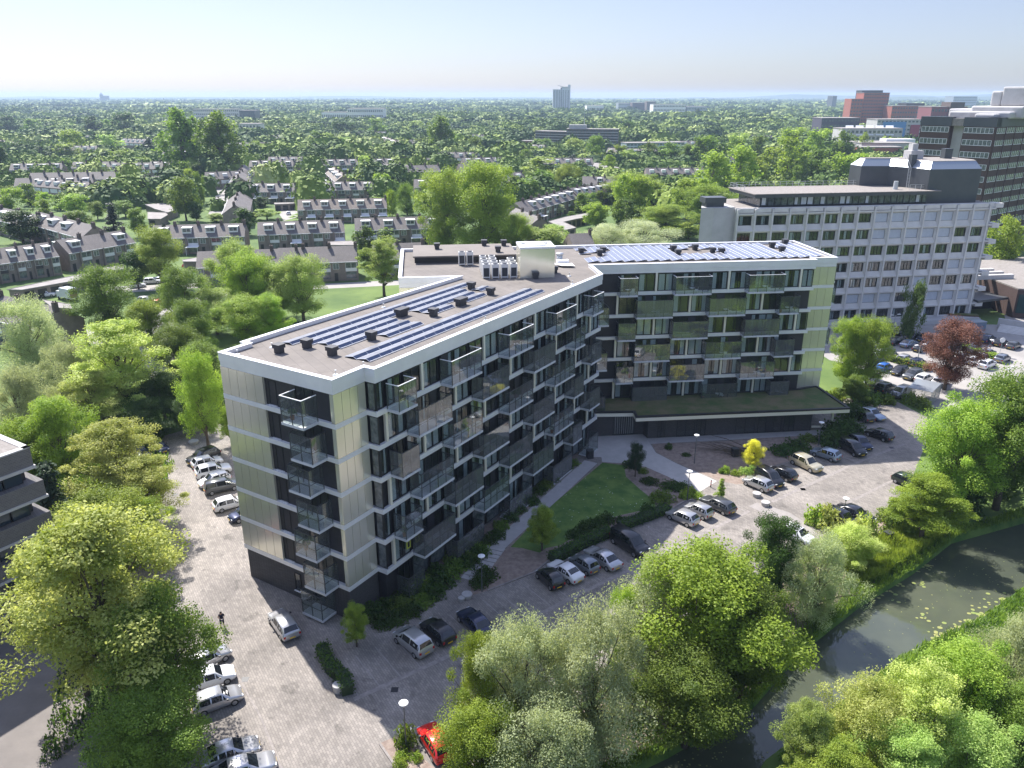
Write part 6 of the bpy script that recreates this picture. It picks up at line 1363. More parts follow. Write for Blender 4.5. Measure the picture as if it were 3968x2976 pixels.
def tproto(style, seed, n, leaf, clumps, mat_='green', H=12.0, Wd=9.0, z0=2.6, bark='bark', lod=0):
    v, C = crown(style, n, leaf, seed, H, Wd, z0, clumps); 
    lm = limbs(C, H, .028 * H * (.8 if style != 'poplar' else 1), seed, 44 if lod == 0 else 9)
    cm_ = npmesh('crown', v, n, [L[mat_]])
    if lod < 2: return dict(crown=cm_, trunk=lm.mesh('trunk', M[bark], True), H=H, W=Wd, lod=lod)
    # far copies: one mesh, two materials
    tv = np.array(lm.v, dtype=float); fq = [f for f in lm.f if len(f) == 4]; tq = tv[np.array(fq).ravel()]
    allv = np.concatenate([v, tq]); me = npmesh('tree', allv, n + len(fq), [L[mat_], M[bark]]); me.polygons.foreach_set('material_index', np.r_[np.zeros(n, np.int32), np.ones(len(fq), np.int32)])
    return dict(mesh=me, H=H, W=Wd, lod=2)
def setup_protos():
    for i in range(3): TP['broad', 0, i] = tproto('broad', 10 + i, 52000, .155, 120)
    for i in range(2): TP['tiers', 0, i] = tproto('tiers', 20 + i, 52000, .155, 130, z0=2.2)
    for i in range(3): TP['willow', 0, i] = tproto('willow', 30 + i, 56000, .135, 100, z0=1.2)
    for i in range(3): TP['broad', 1, i] = tproto('broad', 40 + i, 7000, .42, 70, lod=1)
    TP['tiers', 1, 0] = tproto('tiers', 50, 7000, .4, 60, lod=1); TP['poplar', 1, 0] = tproto('poplar', 51, 7000, .6, 110, H=22, Wd=9, z0=3, lod=1); TP['poplar', 1, 1] = tproto('poplar', 52, 7000, .6, 110, H=22, Wd=9, z0=3, lod=1)
    TP['conifer', 1, 0] = tproto('conifer', 53, 3500, .45, 60, Wd=6, z0=1, lod=1); TP['willow', 1, 0] = tproto('willow', 54, 6000, .42, 70, lod=1, z0=1.5)
    for i in range(4): TP['broad', 2, i] = tproto('broad', 60 + i, 2400, .7, 46, lod=2, z0=1.2)
    TP['conifer', 2, 0] = tproto('conifer', 66, 700, .9, 30, Wd=6, z0=1, lod=2); TP['poplar', 2, 0] = tproto('poplar', 67, 1500, 1.1, 60, H=22, Wd=9, z0=2, lod=2)
setup_protos()
TR = random.Random(77); TREES = []
def tree(x, y, H, W_, style, mat_, label, lod=0, group=None, name='tree', bark=None, z=0):
    opts = sorted(k for k in TP if k[0] == style and k[1] == lod)
    if not opts: opts = sorted(k for k in TP if k[0] == style) or sorted(k for k in TP if k[0] == 'broad' and k[1] == lod)
    p = TP[opts[TR.randrange(len(opts))]]; rz = TR.uniform(0, 6.28); sc = (W_ / p['W'], W_ / p['W'], H / p['H'])
    TREES.append((x, y, W_))
    if p['lod'] == 2:
        o = bpy.data.objects.new(name, p['mesh']); COL.objects.link(o); o.location = (x, y, z); o.rotation_euler = (0, 0, rz); o.scale = sc; slotmat(o, 0, L[mat_]); return tag(o, label, 'tree', group)
    t = empty(name, (x, y, z), rz, label, 'tree', group); t.scale = sc
    tk = link('trunk', p['trunk'], t); cr_ = link('crown', p['crown'], t); slotmat(cr_, 0, L[mat_])
    if bark: slotmat(tk, 0, M[bark])
    return t
def tpx(base, top_y, wpx, style, mat_, label, lod=0, group=None, bark=None, fn=D, name='tree'):
    """stands where its foot shows; top row and crown width measured on the photograph"""
    x, y = g(fn, *base); H = max(2.0, zat(x, y, fn(0, top_y)[1])); k = fn(1, 0)[0] - fn(0, 0)[0]; w_ = wpx * k * depth(x, y, H * .6) / FPX
    return tree(x, y, H, w_, style, mat_, label, lod, group, name, bark)
def ttop(top, H, wpx, style, mat_, label, lod=0, group=None, bark=None, fn=D, name='tree', z=0, sh=.16):
    """foot hidden or out of frame: its top and a height"""
    x, y = g(fn, *top, H); k = fn(1, 0)[0] - fn(0, 0)[0]; w_ = wpx * k * depth(x, y, H * .6) / FPX; sh_ = sh * w_ / math.hypot(x, y); x -= x * sh_; y -= y * sh_
    return tree(x, y, H, w_, style, mat_, label, lod, group, name, bark, z)
# --- canal side, foreground (crowns by their tops, heights 9-13 m)
ttop((1030, 1372), 10.5, 115, 'broad', 'olive', 'slim yellow-green tree left of the grey willows at the canal')
ttop((1130, 1345), 11.0, 250, 'willow', 'willow', 'left silvery willow at the bottom between road and canal')
ttop((1285, 1318), 12, 270, 'willow', 'willow', 'right silvery willow at the bottom between road and canal')
ttop((1200, 1500), 8, 260, 'willow', 'willow', 'lowest silvery willow, cut by the bottom edge')
ttop((1035, 1505), 8, 190, 'broad', 'olive', 'low yellow-green tree over the red car')
ttop((1350, 1275), 9.5, 70, 'broad', 'olive', 'thin open sapling standing over the grey willows')
ttop((1420, 1222), 10.5, 190, 'willow', 'willow', 'pale willow between the thin sapling and the big alder')
ttop((1540, 1165), 13.5, 330, 'broad', 'olive', 'big yellow-green alder at the middle of the canal bank')
ttop((1630, 1260), 11, 190, 'broad', 'green', 'green alder leaning over the canal, right of the big one')
ttop((1500, 1400), 8, 240, 'broad', 'green', 'darker alder low on the bank by the black water')
ttop((1682, 1118), 9.5, 125, 'broad', 'dark', 'dark green round maple in front of the crossing slab')
ttop((1785, 1165), 8, 150, 'willow', 'willow', 'pale willow right of the dark round maple')
ttop((1850, 1135), 4.5, 110, 'broad', 'locust', 'yellow-green shrub tree below the two black cars')
tpx((1988, 1168), 1035, 165, 'tiers', 'olive', 'spreading flat-topped tree with bare stems beside the canal')
# --- right: chestnuts over the bays
tpx((2052, 1105), 868, 185, 'broad', 'bright', 'bright green tree at the right over the bays, left of the chestnut')
tpx((2150, 1100), 815, 230, 'broad', 'green', 'big flowering chestnut at the right edge')
tpx((2225, 1060), 850, 200, 'broad', 'green', 'chestnut cut by the right edge')
tpx((2040, 842), 696, 118, 'broad', 'copper', 'copper-leaved tree in the office car park')
tpx((1822, 838), 690, 78, 'broad', 'bright', 'left bright maple beside the far wing end'); tpx((1868, 845), 692, 90, 'broad', 'bright', 'right bright maple beside the far wing end')
tpx((1962, 733), 617, 52, 'willow', 'birch', 'hanging birch with a pale trunk before the concrete offices', 1, bark='barkpale')
tpx((1842, 870), 815, 70, 'broad', 'green', 'low dark green tree under the bright maples')
tpx((2155, 610), 470, 78, 'broad', 'bright', 'bright green tree between offices and brown tower', 1)
# --- bottom right corner beyond the canal
for i, (x, y, H, w_, st, mt, lb) in enumerate(((1765, 1480, 9, 150, 'tiers', 'pale', 'light feathery sumac tip reaching over the water'), (1900, 1425, 9, 210, 'broad', 'locust', 'yellow-green tree in the corner, second from the water'), (2010, 1400, 10, 230, 'broad', 'locust', 'yellow-green tree in the corner, below the lily pads'), (2120, 1340, 10, 240, 'broad', 'bright', 'bright tree in the corner behind the reed strip'), (2230, 1300, 9, 200, 'willow', 'willow', 'grey-green willow at the right edge beyond the reeds'),
        (1840, 1560, 8, 200, 'tiers', 'bright', 'bright feathery tree at the bottom, left of the corner group'), (1990, 1520, 8, 230, 'tiers', 'pale', 'light feathery tree in the middle of the corner group'), (2140, 1500, 8, 240, 'broad', 'pale', 'light green tree in the lower right corner'), (1740, 1620, 6, 150, 'broad', 'bright', 'bright tree tip at the bottom beside the water'), (2230, 1430, 9, 200, 'broad', 'green', 'darker tree at the right edge, low'))):
    ttop((x, y + 14), H, w_ * .88, st, mt, lb, group='trees beyond the canal', sh=.40)
# --- left foreground
tpx((262, 1575), 1120, 390, 'tiers', 'locust', 'large flowering locust at the lower left')
tpx((190, 1500), 1165, 210, 'tiers', 'locust', 'flowering locust against the grey brick office')
tpx((375, 1590), 1290, 225, 'broad', 'green', 'large green maple over the silver cars at the bottom')
ttop((300, 1480), 9, 240, 'broad', 'green', 'dark green maple at the bottom left of the larger one')
ttop((230, 905), 12, 190, 'tiers', 'locust', 'yellow-green locust behind the grey brick office')
ttop((300, 985), 9, 150, 'tiers', 'locust', 'yellow-green locust beside the side parking row')
ttop((200, 1060), 10, 210, 'broad', 'olive', 'olive-green tree in front of the shaded cars')
ttop((300, 1080), 7, 120, 'broad', 'bright', 'small bright tree over the white cars')
ttop((110, 860), 12, 150, 'broad', 'olive', 'tall bare-limbed tree at the roof of the grey office')
ttop((95, 1000), 9, 110, 'conifer', 'conifer', 'dark ivy-covered tree beside the grey office', 1)
tpx((452, 975), 765, 100, 'broad', 'bright', 'bright round tree tight against the end facade')
tpx((500, 960), 880, 46, 'broad', 'bright', 'bright bush tree touching the end facade')
ttop((45, 655), 13, 165, 'willow', 'willow', 'big grey willow at the left edge')
ttop((140, 745), 11, 140, 'willow', 'willow', 'second grey willow right of the left edge one')
ttop((25, 800), 11, 140, 'willow', 'willow', 'grey willow lower at the left edge'); ttop((40, 900), 10, 130, 'broad', 'olive', 'olive tree at the left edge above the office roof')
tpx((285, 915), 700, 190, 'tiers', 'locust', 'wide locust with visible trunk behind the office')
ttop((180, 800), 10, 150, 'tiers', 'locust', 'locust left of the wide one'); ttop((370, 700), 11, 110, 'broad', 'green', 'green tree right of the wide locust')
ttop((430, 735), 10, 110, 'broad', 'green', 'green tree just left of the roof corner'); ttop((340, 800), 8, 110, 'broad', 'dark', 'dark undergrowth tree behind the rear bays')
ttop((400, 850), 6, 90, 'broad', 'dark', 'dark shrub tree above the rear bays'); ttop((300, 860), 6, 120, 'broad', 'dark', 'dark shrub tree at the far end of the side lane')
tpx((245, 735), 580, 128, 'broad', 'green', 'large green street tree right of the box van', 0)
tpx((403, 725), 582, 108, 'broad', 'green', 'open street tree with a visible trunk by the corner', 0)
tpx((530, 745), 645, 120, 'broad', 'bright', 'bright leafy tree behind the near roof edge', 0)
tpx((470, 722), 628, 105, 'broad', 'pale', 'pale green tree left of the near roof corner trees', 0); tpx((425, 790), 655, 110, 'broad', 'green', 'mid green tree filling behind the rear bays', 0); tpx((330, 770), 650, 100, 'broad', 'olive', 'olive tree beside the street end', 0); tpx((585, 735), 640, 90, 'broad', 'bright', 'bright low tree close to the near roof edge', 0)
tpx((352, 620), 495, 100, 'broad', 'bright', 'round bright tree before the left front terrace', 0)
tpx((300, 625), 545, 60, 'broad', 'dark', 'dark small tree left of the round bright one', 1)
tpx((520, 680), 525, 110, 'broad', 'pale', 'pale tall tree before the plain terrace, rear', 0); tpx((545, 695), 548, 110, 'broad', 'bright', 'yellow-green tree in the pale group', 0)
tpx((600, 690), 575, 110, 'broad', 'pale', 'pale tree in the middle of the meadow group', 0); tpx((657, 697), 556, 115, 'broad', 'pale', 'pale tree with clear trunk above the roof edge', 0)
tpx((830, 640), 520, 98, 'tiers', 'pale', 'open pale tree alone in front of the rear roof corner', 0)
tpx((965, 560), 372, 120, 'broad', 'bright', 'left half of the tall bright trees behind the roof', 0); tpx((1045, 565), 360, 165, 'broad', 'bright', 'tallest bright tree behind the main roof', 0); tpx((1110, 560), 465, 90, 'broad', 'bright', 'lower bright tree right of the tallest one', 0)
tpx((1175, 560), 495, 110, 'broad', 'pale', 'pale low tree behind the lift house', 1)
ttop((1310, 488), 9, 120, 'willow', 'silver', 'silvery tree behind the panels, left', 0); ttop((1390, 480), 9.5, 150, 'willow', 'silver', 'silvery tree behind the panels, right', 0)
ttop((1370, 375), 13, 130, 'broad', 'bright', 'bright tree left of the concrete offices, rear', 0); ttop((1440, 443), 10, 130, 'broad', 'bright', 'yellow-green round tree beside the silvery trees', 0)
ttop((1530, 400), 14, 120, 'broad', 'olive', 'olive tree at the stair tower of the concrete offices', 0); ttop((1290, 440), 9, 70, 'broad', 'bright', 'upright bright tree near the garage court', 1)
ttop((1490, 478), 6, 60, 'broad', 'bright', 'small bright bush tree before the stair tower', 1)
tpx((400, 385), 241, 88, 'poplar', 'green', 'left tall poplar of the pair', 1); tpx((486, 388), 248, 92, 'poplar', 'green', 'right tall poplar of the pair', 1)
# --- mid distance, each read off the photograph: crop, foot x/y, top y, width, style, colour
MT = [(h0, 170, 700, 560, 180, 'broad', 'dark'), (h0, 310, 715, 655, 150, 'broad', 'green'), (h0, 360, 700, 590, 170, 'broad', 'dark'), (h0, 590, 690, 570, 190, 'broad', 'bright'), (h0, 640, 660, 460, 200, 'broad', 'bright'), (h0, 820, 705, 618, 160, 'broad', 'dark'), (h0, 930, 640, 500, 200, 'broad', 'pale'), (h0, 1060, 780, 630, 200, 'broad', 'olive'), (h0, 1190, 830, 690, 230, 'broad', 'green'), (h0, 1290, 660, 515, 120, 'conifer', 'conifer'), (h0, 1390, 640, 505, 130, 'broad', 'pale'),
    (h0, 820, 500, 340, 190, 'broad', 'dark'), (h0, 1080, 510, 310, 200, 'broad', 'dark'), (h0, 930, 490, 365, 110, 'broad', 'green'), (h0, 1370, 510, 390, 110, 'broad', 'green'), (h0, 70, 470, 330, 150, 'broad', 'dark'), (h0, 270, 480, 360, 160, 'broad', 'green'), (h0, 460, 470, 415, 140, 'broad', 'green'), (h0, 600, 470, 400, 180, 'broad', 'green'), (h0, 1790, 840, 710, 170, 'broad', 'birch'), (h0, 1700, 900, 740, 120, 'broad', 'birch'),
    (h0, 640, 1050, 895, 210, 'broad', 'green'), (h0, 880, 1080, 950, 180, 'broad', 'green'), (h0, 1050, 1060, 830, 150, 'broad', 'green'), (h0, 1210, 1070, 915, 120, 'broad', 'green'), (h0, 1300, 1060, 925, 110, 'broad', 'olive'), (h0, 1395, 1070, 925, 130, 'broad', 'locust'), (h0, 1600, 1230, 875, 250, 'broad', 'green'), (h0, 1690, 1240, 1080, 150, 'broad', 'dark'), (h0, 1730, 1090, 830, 90, 'willow', 'green'), (h0, 1790, 900, 820, 120, 'broad', 'bright'), (h0, 980, 1310, 1085, 180, 'conifer', 'conifer'), (h0, 1190, 1370, 1130, 170, 'broad', 'green'),
    (h0, 90, 1130, 960, 300, 'willow', 'olive'), (h0, 390, 1130, 990, 140, 'broad', 'bright'), (h0, 260, 1100, 920, 160, 'broad', 'green'), (h0, 520, 1140, 1010, 130, 'broad', 'green'), (h0, 650, 1190, 1010, 250, 'broad', 'bright'), (h0, 840, 1220, 1070, 150, 'broad', 'green'), (h0, 200, 1420, 1150, 330, 'broad', 'dark'), (h0, 690, 1370, 1150, 250, 'broad', 'green'), (h0, 480, 1400, 1290, 200, 'broad', 'olive'), (h0, 1440, 1520, 1270, 110, 'conifer', 'conifer'), (h0, 1080, 1200, 1060, 220, 'broad', 'green'), (h0, 1850, 1240, 1170, 180, 'broad', 'pale'), (h0, 380, 800, 745, 70, 'conifer', 'bright'), (h0, 590, 800, 690, 110, 'broad', 'green'), (h0, 1010, 800, 740, 100, 'conifer', 'bright'), (h0, 20, 850, 590, 190, 'broad', 'dark'), (h0, 10, 800, 720, 120, 'broad', 'dark'),
    (h1, 250, 830, 750, 80, 'broad', 'dark'), (h1, 490, 825, 748, 100, 'broad', 'bright'), (h1, 645, 840, 745, 120, 'broad', 'green'), (h1, 1140, 880, 675, 130, 'broad', 'pale'), (h1, 1110, 900, 800, 120, 'broad', 'green'), (h1, 625, 1050, 885, 170, 'broad', 'green'), (h1, 1280, 1020, 830, 160, 'broad', 'bright'), (h1, 1390, 1020, 890, 130, 'broad', 'green'), (h1, 1500, 1180, 930, 220, 'willow', 'green'), (h1, 1370, 1190, 980, 120, 'willow', 'olive'), (h1, 1380, 890, 820, 95, 'broad', 'copper'), (h1, 730, 1220, 1085, 210, 'broad', 'copper'), (h1, 240, 1110, 1030, 150, 'broad', 'dark'), (h1, 1700, 870, 780, 90, 'conifer', 'dark'), (h1, 1820, 800, 640, 170, 'broad', 'conifer'), (h1, 1870, 790, 718, 130, 'broad', 'bright'), (h1, 1285, 830, 735, 40, 'conifer', 'conifer'), (h1, 565, 790, 680, 60, 'conifer', 'conifer'),
    (h1, 300, 1220, 1130, 220, 'tiers', 'pale'), (h1, 170, 1230, 1160, 180, 'tiers', 'olive'), (h1, 600, 1230, 1160, 180, 'tiers', 'pale'), (h1, 420, 700, 560, 140, 'broad', 'bright'), (h1, 320, 700, 570, 120, 'broad', 'bright'), (h1, 215, 700, 550, 90, 'broad', 'pale'), (h1, 480, 700, 620, 110, 'broad', 'bright'), (h1, 130, 700, 600, 100, 'broad', 'bright'),
    (h1, 715, 620, 465, 120, 'broad', 'green'), (h1, 820, 620, 480, 130, 'broad', 'pale'), (h1, 960, 610, 515, 120, 'broad', 'pale'), (h1, 1230, 520, 365, 160, 'broad', 'green'), (h1, 1220, 610, 515, 200, 'broad', 'pale'), (h1, 1580, 460, 375, 140, 'broad', 'pale'), (h1, 930, 510, 380, 150, 'broad', 'dark'), (h1, 1030, 510, 395, 100, 'broad', 'dark'), (h1, 1410, 610, 555, 80, 'broad', 'yellow'), (h1, 1640, 620, 530, 190, 'broad', 'green'), (h1, 1790, 700, 350, 230, 'poplar', 'green'), (h1, 1960, 660, 490, 150, 'broad', 'green'), (h1, 2090, 690, 520, 150, 'broad', 'green'), (h1, 600, 480, 400, 140, 'broad', 'pale'), (h1, 760, 590, 585, 90, 'broad', 'bright'), (h1, 1660, 370, 310, 110, 'broad', 'dark'),
    (h2, 410, 710, 555, 150, 'broad', 'green'), (h2, 520, 750, 620, 110, 'broad', 'green'), (h2, 640, 900, 690, 350, 'broad', 'pale'), (h2, 670, 650, 530, 170, 'broad', 'green'), (h2, 820, 710, 610, 90, 'broad', 'dark'), (h2, 940, 680, 530, 160, 'broad', 'pale'), (h2, 1120, 740, 510, 150, 'broad', 'green'), (h2, 1030, 710, 620, 120, 'broad', 'locust'), (h2, 930, 790, 665, 140, 'broad', 'conifer'), (h2, 1240, 840, 665, 130, 'tiers', 'olive'), (h2, 1160, 830, 745, 60, 'conifer', 'bright'), (h2, 1320, 710, 585, 150, 'broad', 'olive'), (h2, 1420, 750, 620, 190, 'broad', 'pale'), (h2, 1570, 730, 560, 160, 'broad', 'green'), (h2, 1640, 790, 715, 130, 'broad', 'pale'), (h2, 1740, 745, 560, 210, 'broad', 'green'), (h2, 1900, 750, 580, 160, 'broad', 'green'), (h2, 2050, 750, 510, 230, 'broad', 'green'), (h2, 1400, 550, 380, 130, 'broad', 'dark'), (h2, 1700, 560, 490, 150, 'broad', 'bright'), (h2, 1540, 570, 480, 160, 'broad', 'green'),
    (h2, 430, 1040, 845, 130, 'broad', 'green'), (h2, 520, 1090, 880, 220, 'broad', 'green'), (h2, 640, 990, 800, 280, 'broad', 'green'), (h2, 860, 960, 760, 270, 'willow', 'olive'), (h2, 340, 840, 790, 60, 'broad', 'green'), (h2, 1000, 1160, 1000, 200, 'broad', 'green'), (h2, 1155, 1100, 975, 100, 'broad', 'green'), (h2, 820, 1190, 1090, 80, 'tiers', 'silver'), (h2, 920, 1200, 1150, 80, 'broad', 'green'), (h2, 1350, 1230, 830, 260, 'broad', 'bright'), (h2, 1500, 1230, 850, 210, 'broad', 'bright'), (h2, 1620, 1100, 900, 220, 'broad', 'bright'), (h2, 1900, 1210, 880, 300, 'broad', 'olive'), (h2, 2010, 1290, 1000, 200, 'broad', 'green'), (h2, 1140, 1310, 1080, 170, 'broad', 'bright'),
    (h2, 760, 1430, 1270, 260, 'broad', 'pale'), (h2, 450, 1440, 1210, 260, 'broad', 'bright')]
RT = [(cR, 90, 480, 170, 260, 'broad', 'bright'), (cR, 270, 450, 130, 260, 'broad', 'bright'), (cR, 400, 400, 190, 200, 'broad', 'bright'), (cR, 20, 620, 340, 140, 'broad', 'bright'), (cR, 600, 360, 70, 190, 'broad', 'olive'), (cR, 500, 330, 130, 200, 'broad', 'olive'), (cR, 720, 330, 110, 200, 'broad', 'green'), (cR, 800, 370, 150, 220, 'broad', 'green'), (cR, 930, 380, 170, 200, 'broad', 'olive'), (cR, 1060, 380, 170, 220, 'broad', 'bright'), (cR, 280, 250, 40, 170, 'broad', 'pale'), (cR, 650, 200, 0, 200, 'broad', 'bright'), (cR, 820, 230, 10, 210, 'broad', 'bright'), (cR, 960, 240, 20, 170, 'broad', 'green'), (cR, 1240, 200, 90, 130, 'broad', 'green'), (cR, 400, 250, 60, 150, 'broad', 'green'), (cR, 150, 330, 110, 200, 'broad', 'dark'), (cR, 60, 250, 60, 180, 'broad', 'green'), (cR, 1090, 300, 190, 150, 'broad', 'bright'), (cR, 1120, 210, 30, 90, 'broad', 'bright')]
KW = dict(bright='bright green', dark='dark green', green='mid green', pale='pale green', olive='olive green', locust='yellowish', copper='reddish purple', conifer='blackish green', birch='grey green', yellow='yellow', silver='silvery', willow='grey')
SW = dict(broad='round tree', tiers='open tree', willow='drooping tree', conifer='pointed conifer', poplar='tall poplar')
near = []
def near_house(x, y):
    return None
for lst, reg in ((MT, 'between the terraces'), (RT, 'beyond the concrete offices')):
    for i, (fn, bx, by, ty, wp, st, mt) in enumerate(lst):
        x, y = g(fn, bx, by); lod = 1 if y < 330 or st == 'poplar' else 2
        side = 'far left' if fn(bx, 0)[0] < 500 else 'left' if fn(bx, 0)[0] < 1000 else 'middle left' if fn(bx, 0)[0] < 1600 else 'middle' if fn(bx, 0)[0] < 2200 else 'middle right' if fn(bx, 0)[0] < 2800 else 'right'
        dist = 'nearer' if y < 230 else 'farther' if y < 330 else 'distant' if y < 450 else 'very distant'
        tpx((bx, by), ty, wp, st, mt, '%s %s standing %s, %s, %s' % (KW[mt], SW[st], reg, dist, side), lod, 'trees ' + reg, fn=fn)
# --- hand-spaced garden trees filling the quarters between
rg = random.Random(21); made = 0; occ = [(x, y, 5.6) for x, y in HOUSES] + [(x, y, w_ * .42) for x, y, w_ in TREES]
def free(x, y, r_): return all((x - a) ** 2 + (y - b) ** 2 > (c + r_) ** 2 for a, b, c in occ)
blocked = [(-58, 96, 70, 186), (45, 118, 160, 215), (120, 225, 240, 300), (60, 280, 140, 345)]
tries = 0
while made < 40 and tries < 9000:
    tries += 1; y = 185 + 330 * rg.random() ** 1.1; hw_ = y * .66 + 10; x = rg.uniform(-hw_, hw_)
    if any(a < x < c and b < y < d for a, b, c, d in blocked): continue
    r_ = rg.uniform(2.2, 3.6)
    if not free(x, y, r_): continue
    mt = rg.choice(['green', 'green', 'dark', 'bright', 'olive', 'pale', 'green', 'birch']); st = 'conifer' if rg.random() < .08 else 'broad'
    tree(x, y, rg.uniform(6, 12), r_ * 2.6, st, mt, '%s garden %s behind the terraces, %s' % (KW[mt], 'conifer' if st == 'conifer' else 'tree', 'left' if x < -y * .3 else 'right' if x > y * .15 else 'middle'), 2, 'garden trees among the terraces'); occ.append((x, y, r_)); made += 1
by = {}
for o_ in COL.objects:
    if o_.get('group') in ('trees between the terraces', 'trees beyond the concrete offices', 'garden trees among the terraces'): by.setdefault(o_['label'], []).append(o_)
for lb, l_ in by.items():
    if len(l_) > 1:
        l_.sort(key=lambda q: q.location.x / q.location.y)
        for i, q in enumerate(l_): q['label'] = lb + ', %s from the left' % (ordw[i] if i < 10 else 'last')
# ================================================================ SHRUBS, HEDGES, GROUND COVER
def clump_mesh(name, n, leaf, rx, ry, rz_, seed, m, up=0.0, flat_=1.0):
    r = np.random.default_rng(seed); u_ = unit(r.normal(size=(n, 3))); u_[:, 2] = np.abs(u_[:, 2]); rad = r.random(n) ** .35
    lump = 1 + .25 * np.sin(u_[:, 0] * 6 + seed) * np.cos(u_[:, 1] * 5)
    c = u_ * (rad * lump)[:, None] * np.array([rx, ry, rz_]); d = unit(r.normal(size=(n, 3)) + np.array([0, 0, up])); nr = unit(u_ + r.normal(size=(n, 3)) * .6 + np.array([0, 0, .5]))
    s = leaf * r.uniform(.6, 1.4, n); return npmesh(name, quads(c, d, nr, s * (.7 if up < 1 else .25), s * (1.2 if up < 1 else 2.6)), n, [m])
SH = [clump_mesh('shrub', 900, .16, 1, 1, .9, 1, L['green']), clump_mesh('shrub', 900, .16, 1.1, .9, .8, 2, L['green']), clump_mesh('shrub', 700, .2, 1, 1, 1.1, 3, L['green'])]
def shrub(x, y, w_, h, mt, label, group=None, name='shrub'):
    o = bpy.data.objects.new(name, SH[TR.randrange(3)]); COL.objects.link(o); o.location = (x, y, 0); o.scale = (w_ / 2, w_ / 2, h); o.rotation_euler = (0, 0, TR.uniform(0, 6)); slotmat(o, 0, L[mt]); return tag(o, label, 'shrub', group)
gr = 'low evergreen shrubs along the near wing'
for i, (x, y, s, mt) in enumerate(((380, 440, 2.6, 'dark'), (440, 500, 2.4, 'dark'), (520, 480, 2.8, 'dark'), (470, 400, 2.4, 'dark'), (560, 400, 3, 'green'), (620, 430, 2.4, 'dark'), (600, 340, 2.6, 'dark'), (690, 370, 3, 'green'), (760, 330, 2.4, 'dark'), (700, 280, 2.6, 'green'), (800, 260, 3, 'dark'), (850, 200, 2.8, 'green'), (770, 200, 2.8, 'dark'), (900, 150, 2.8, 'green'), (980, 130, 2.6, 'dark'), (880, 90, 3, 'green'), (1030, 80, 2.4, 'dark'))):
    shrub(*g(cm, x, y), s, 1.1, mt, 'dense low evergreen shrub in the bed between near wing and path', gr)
for x, y in ((1150, 1480), (1250, 1420), (1300, 1330), (1200, 1380), (1380, 1280), (1420, 1200), (1500, 1130), (1560, 1060), (1620, 980), (1680, 990), (1740, 900), (1800, 850), (1850, 800), (1900, 720), (1960, 700), (2020, 660)):
    shrub(*g(c5, x, y), 2.2, .9, TR.choice(['dark', 'green']), 'dense low evergreen shrub in the bed between near wing and path', gr)
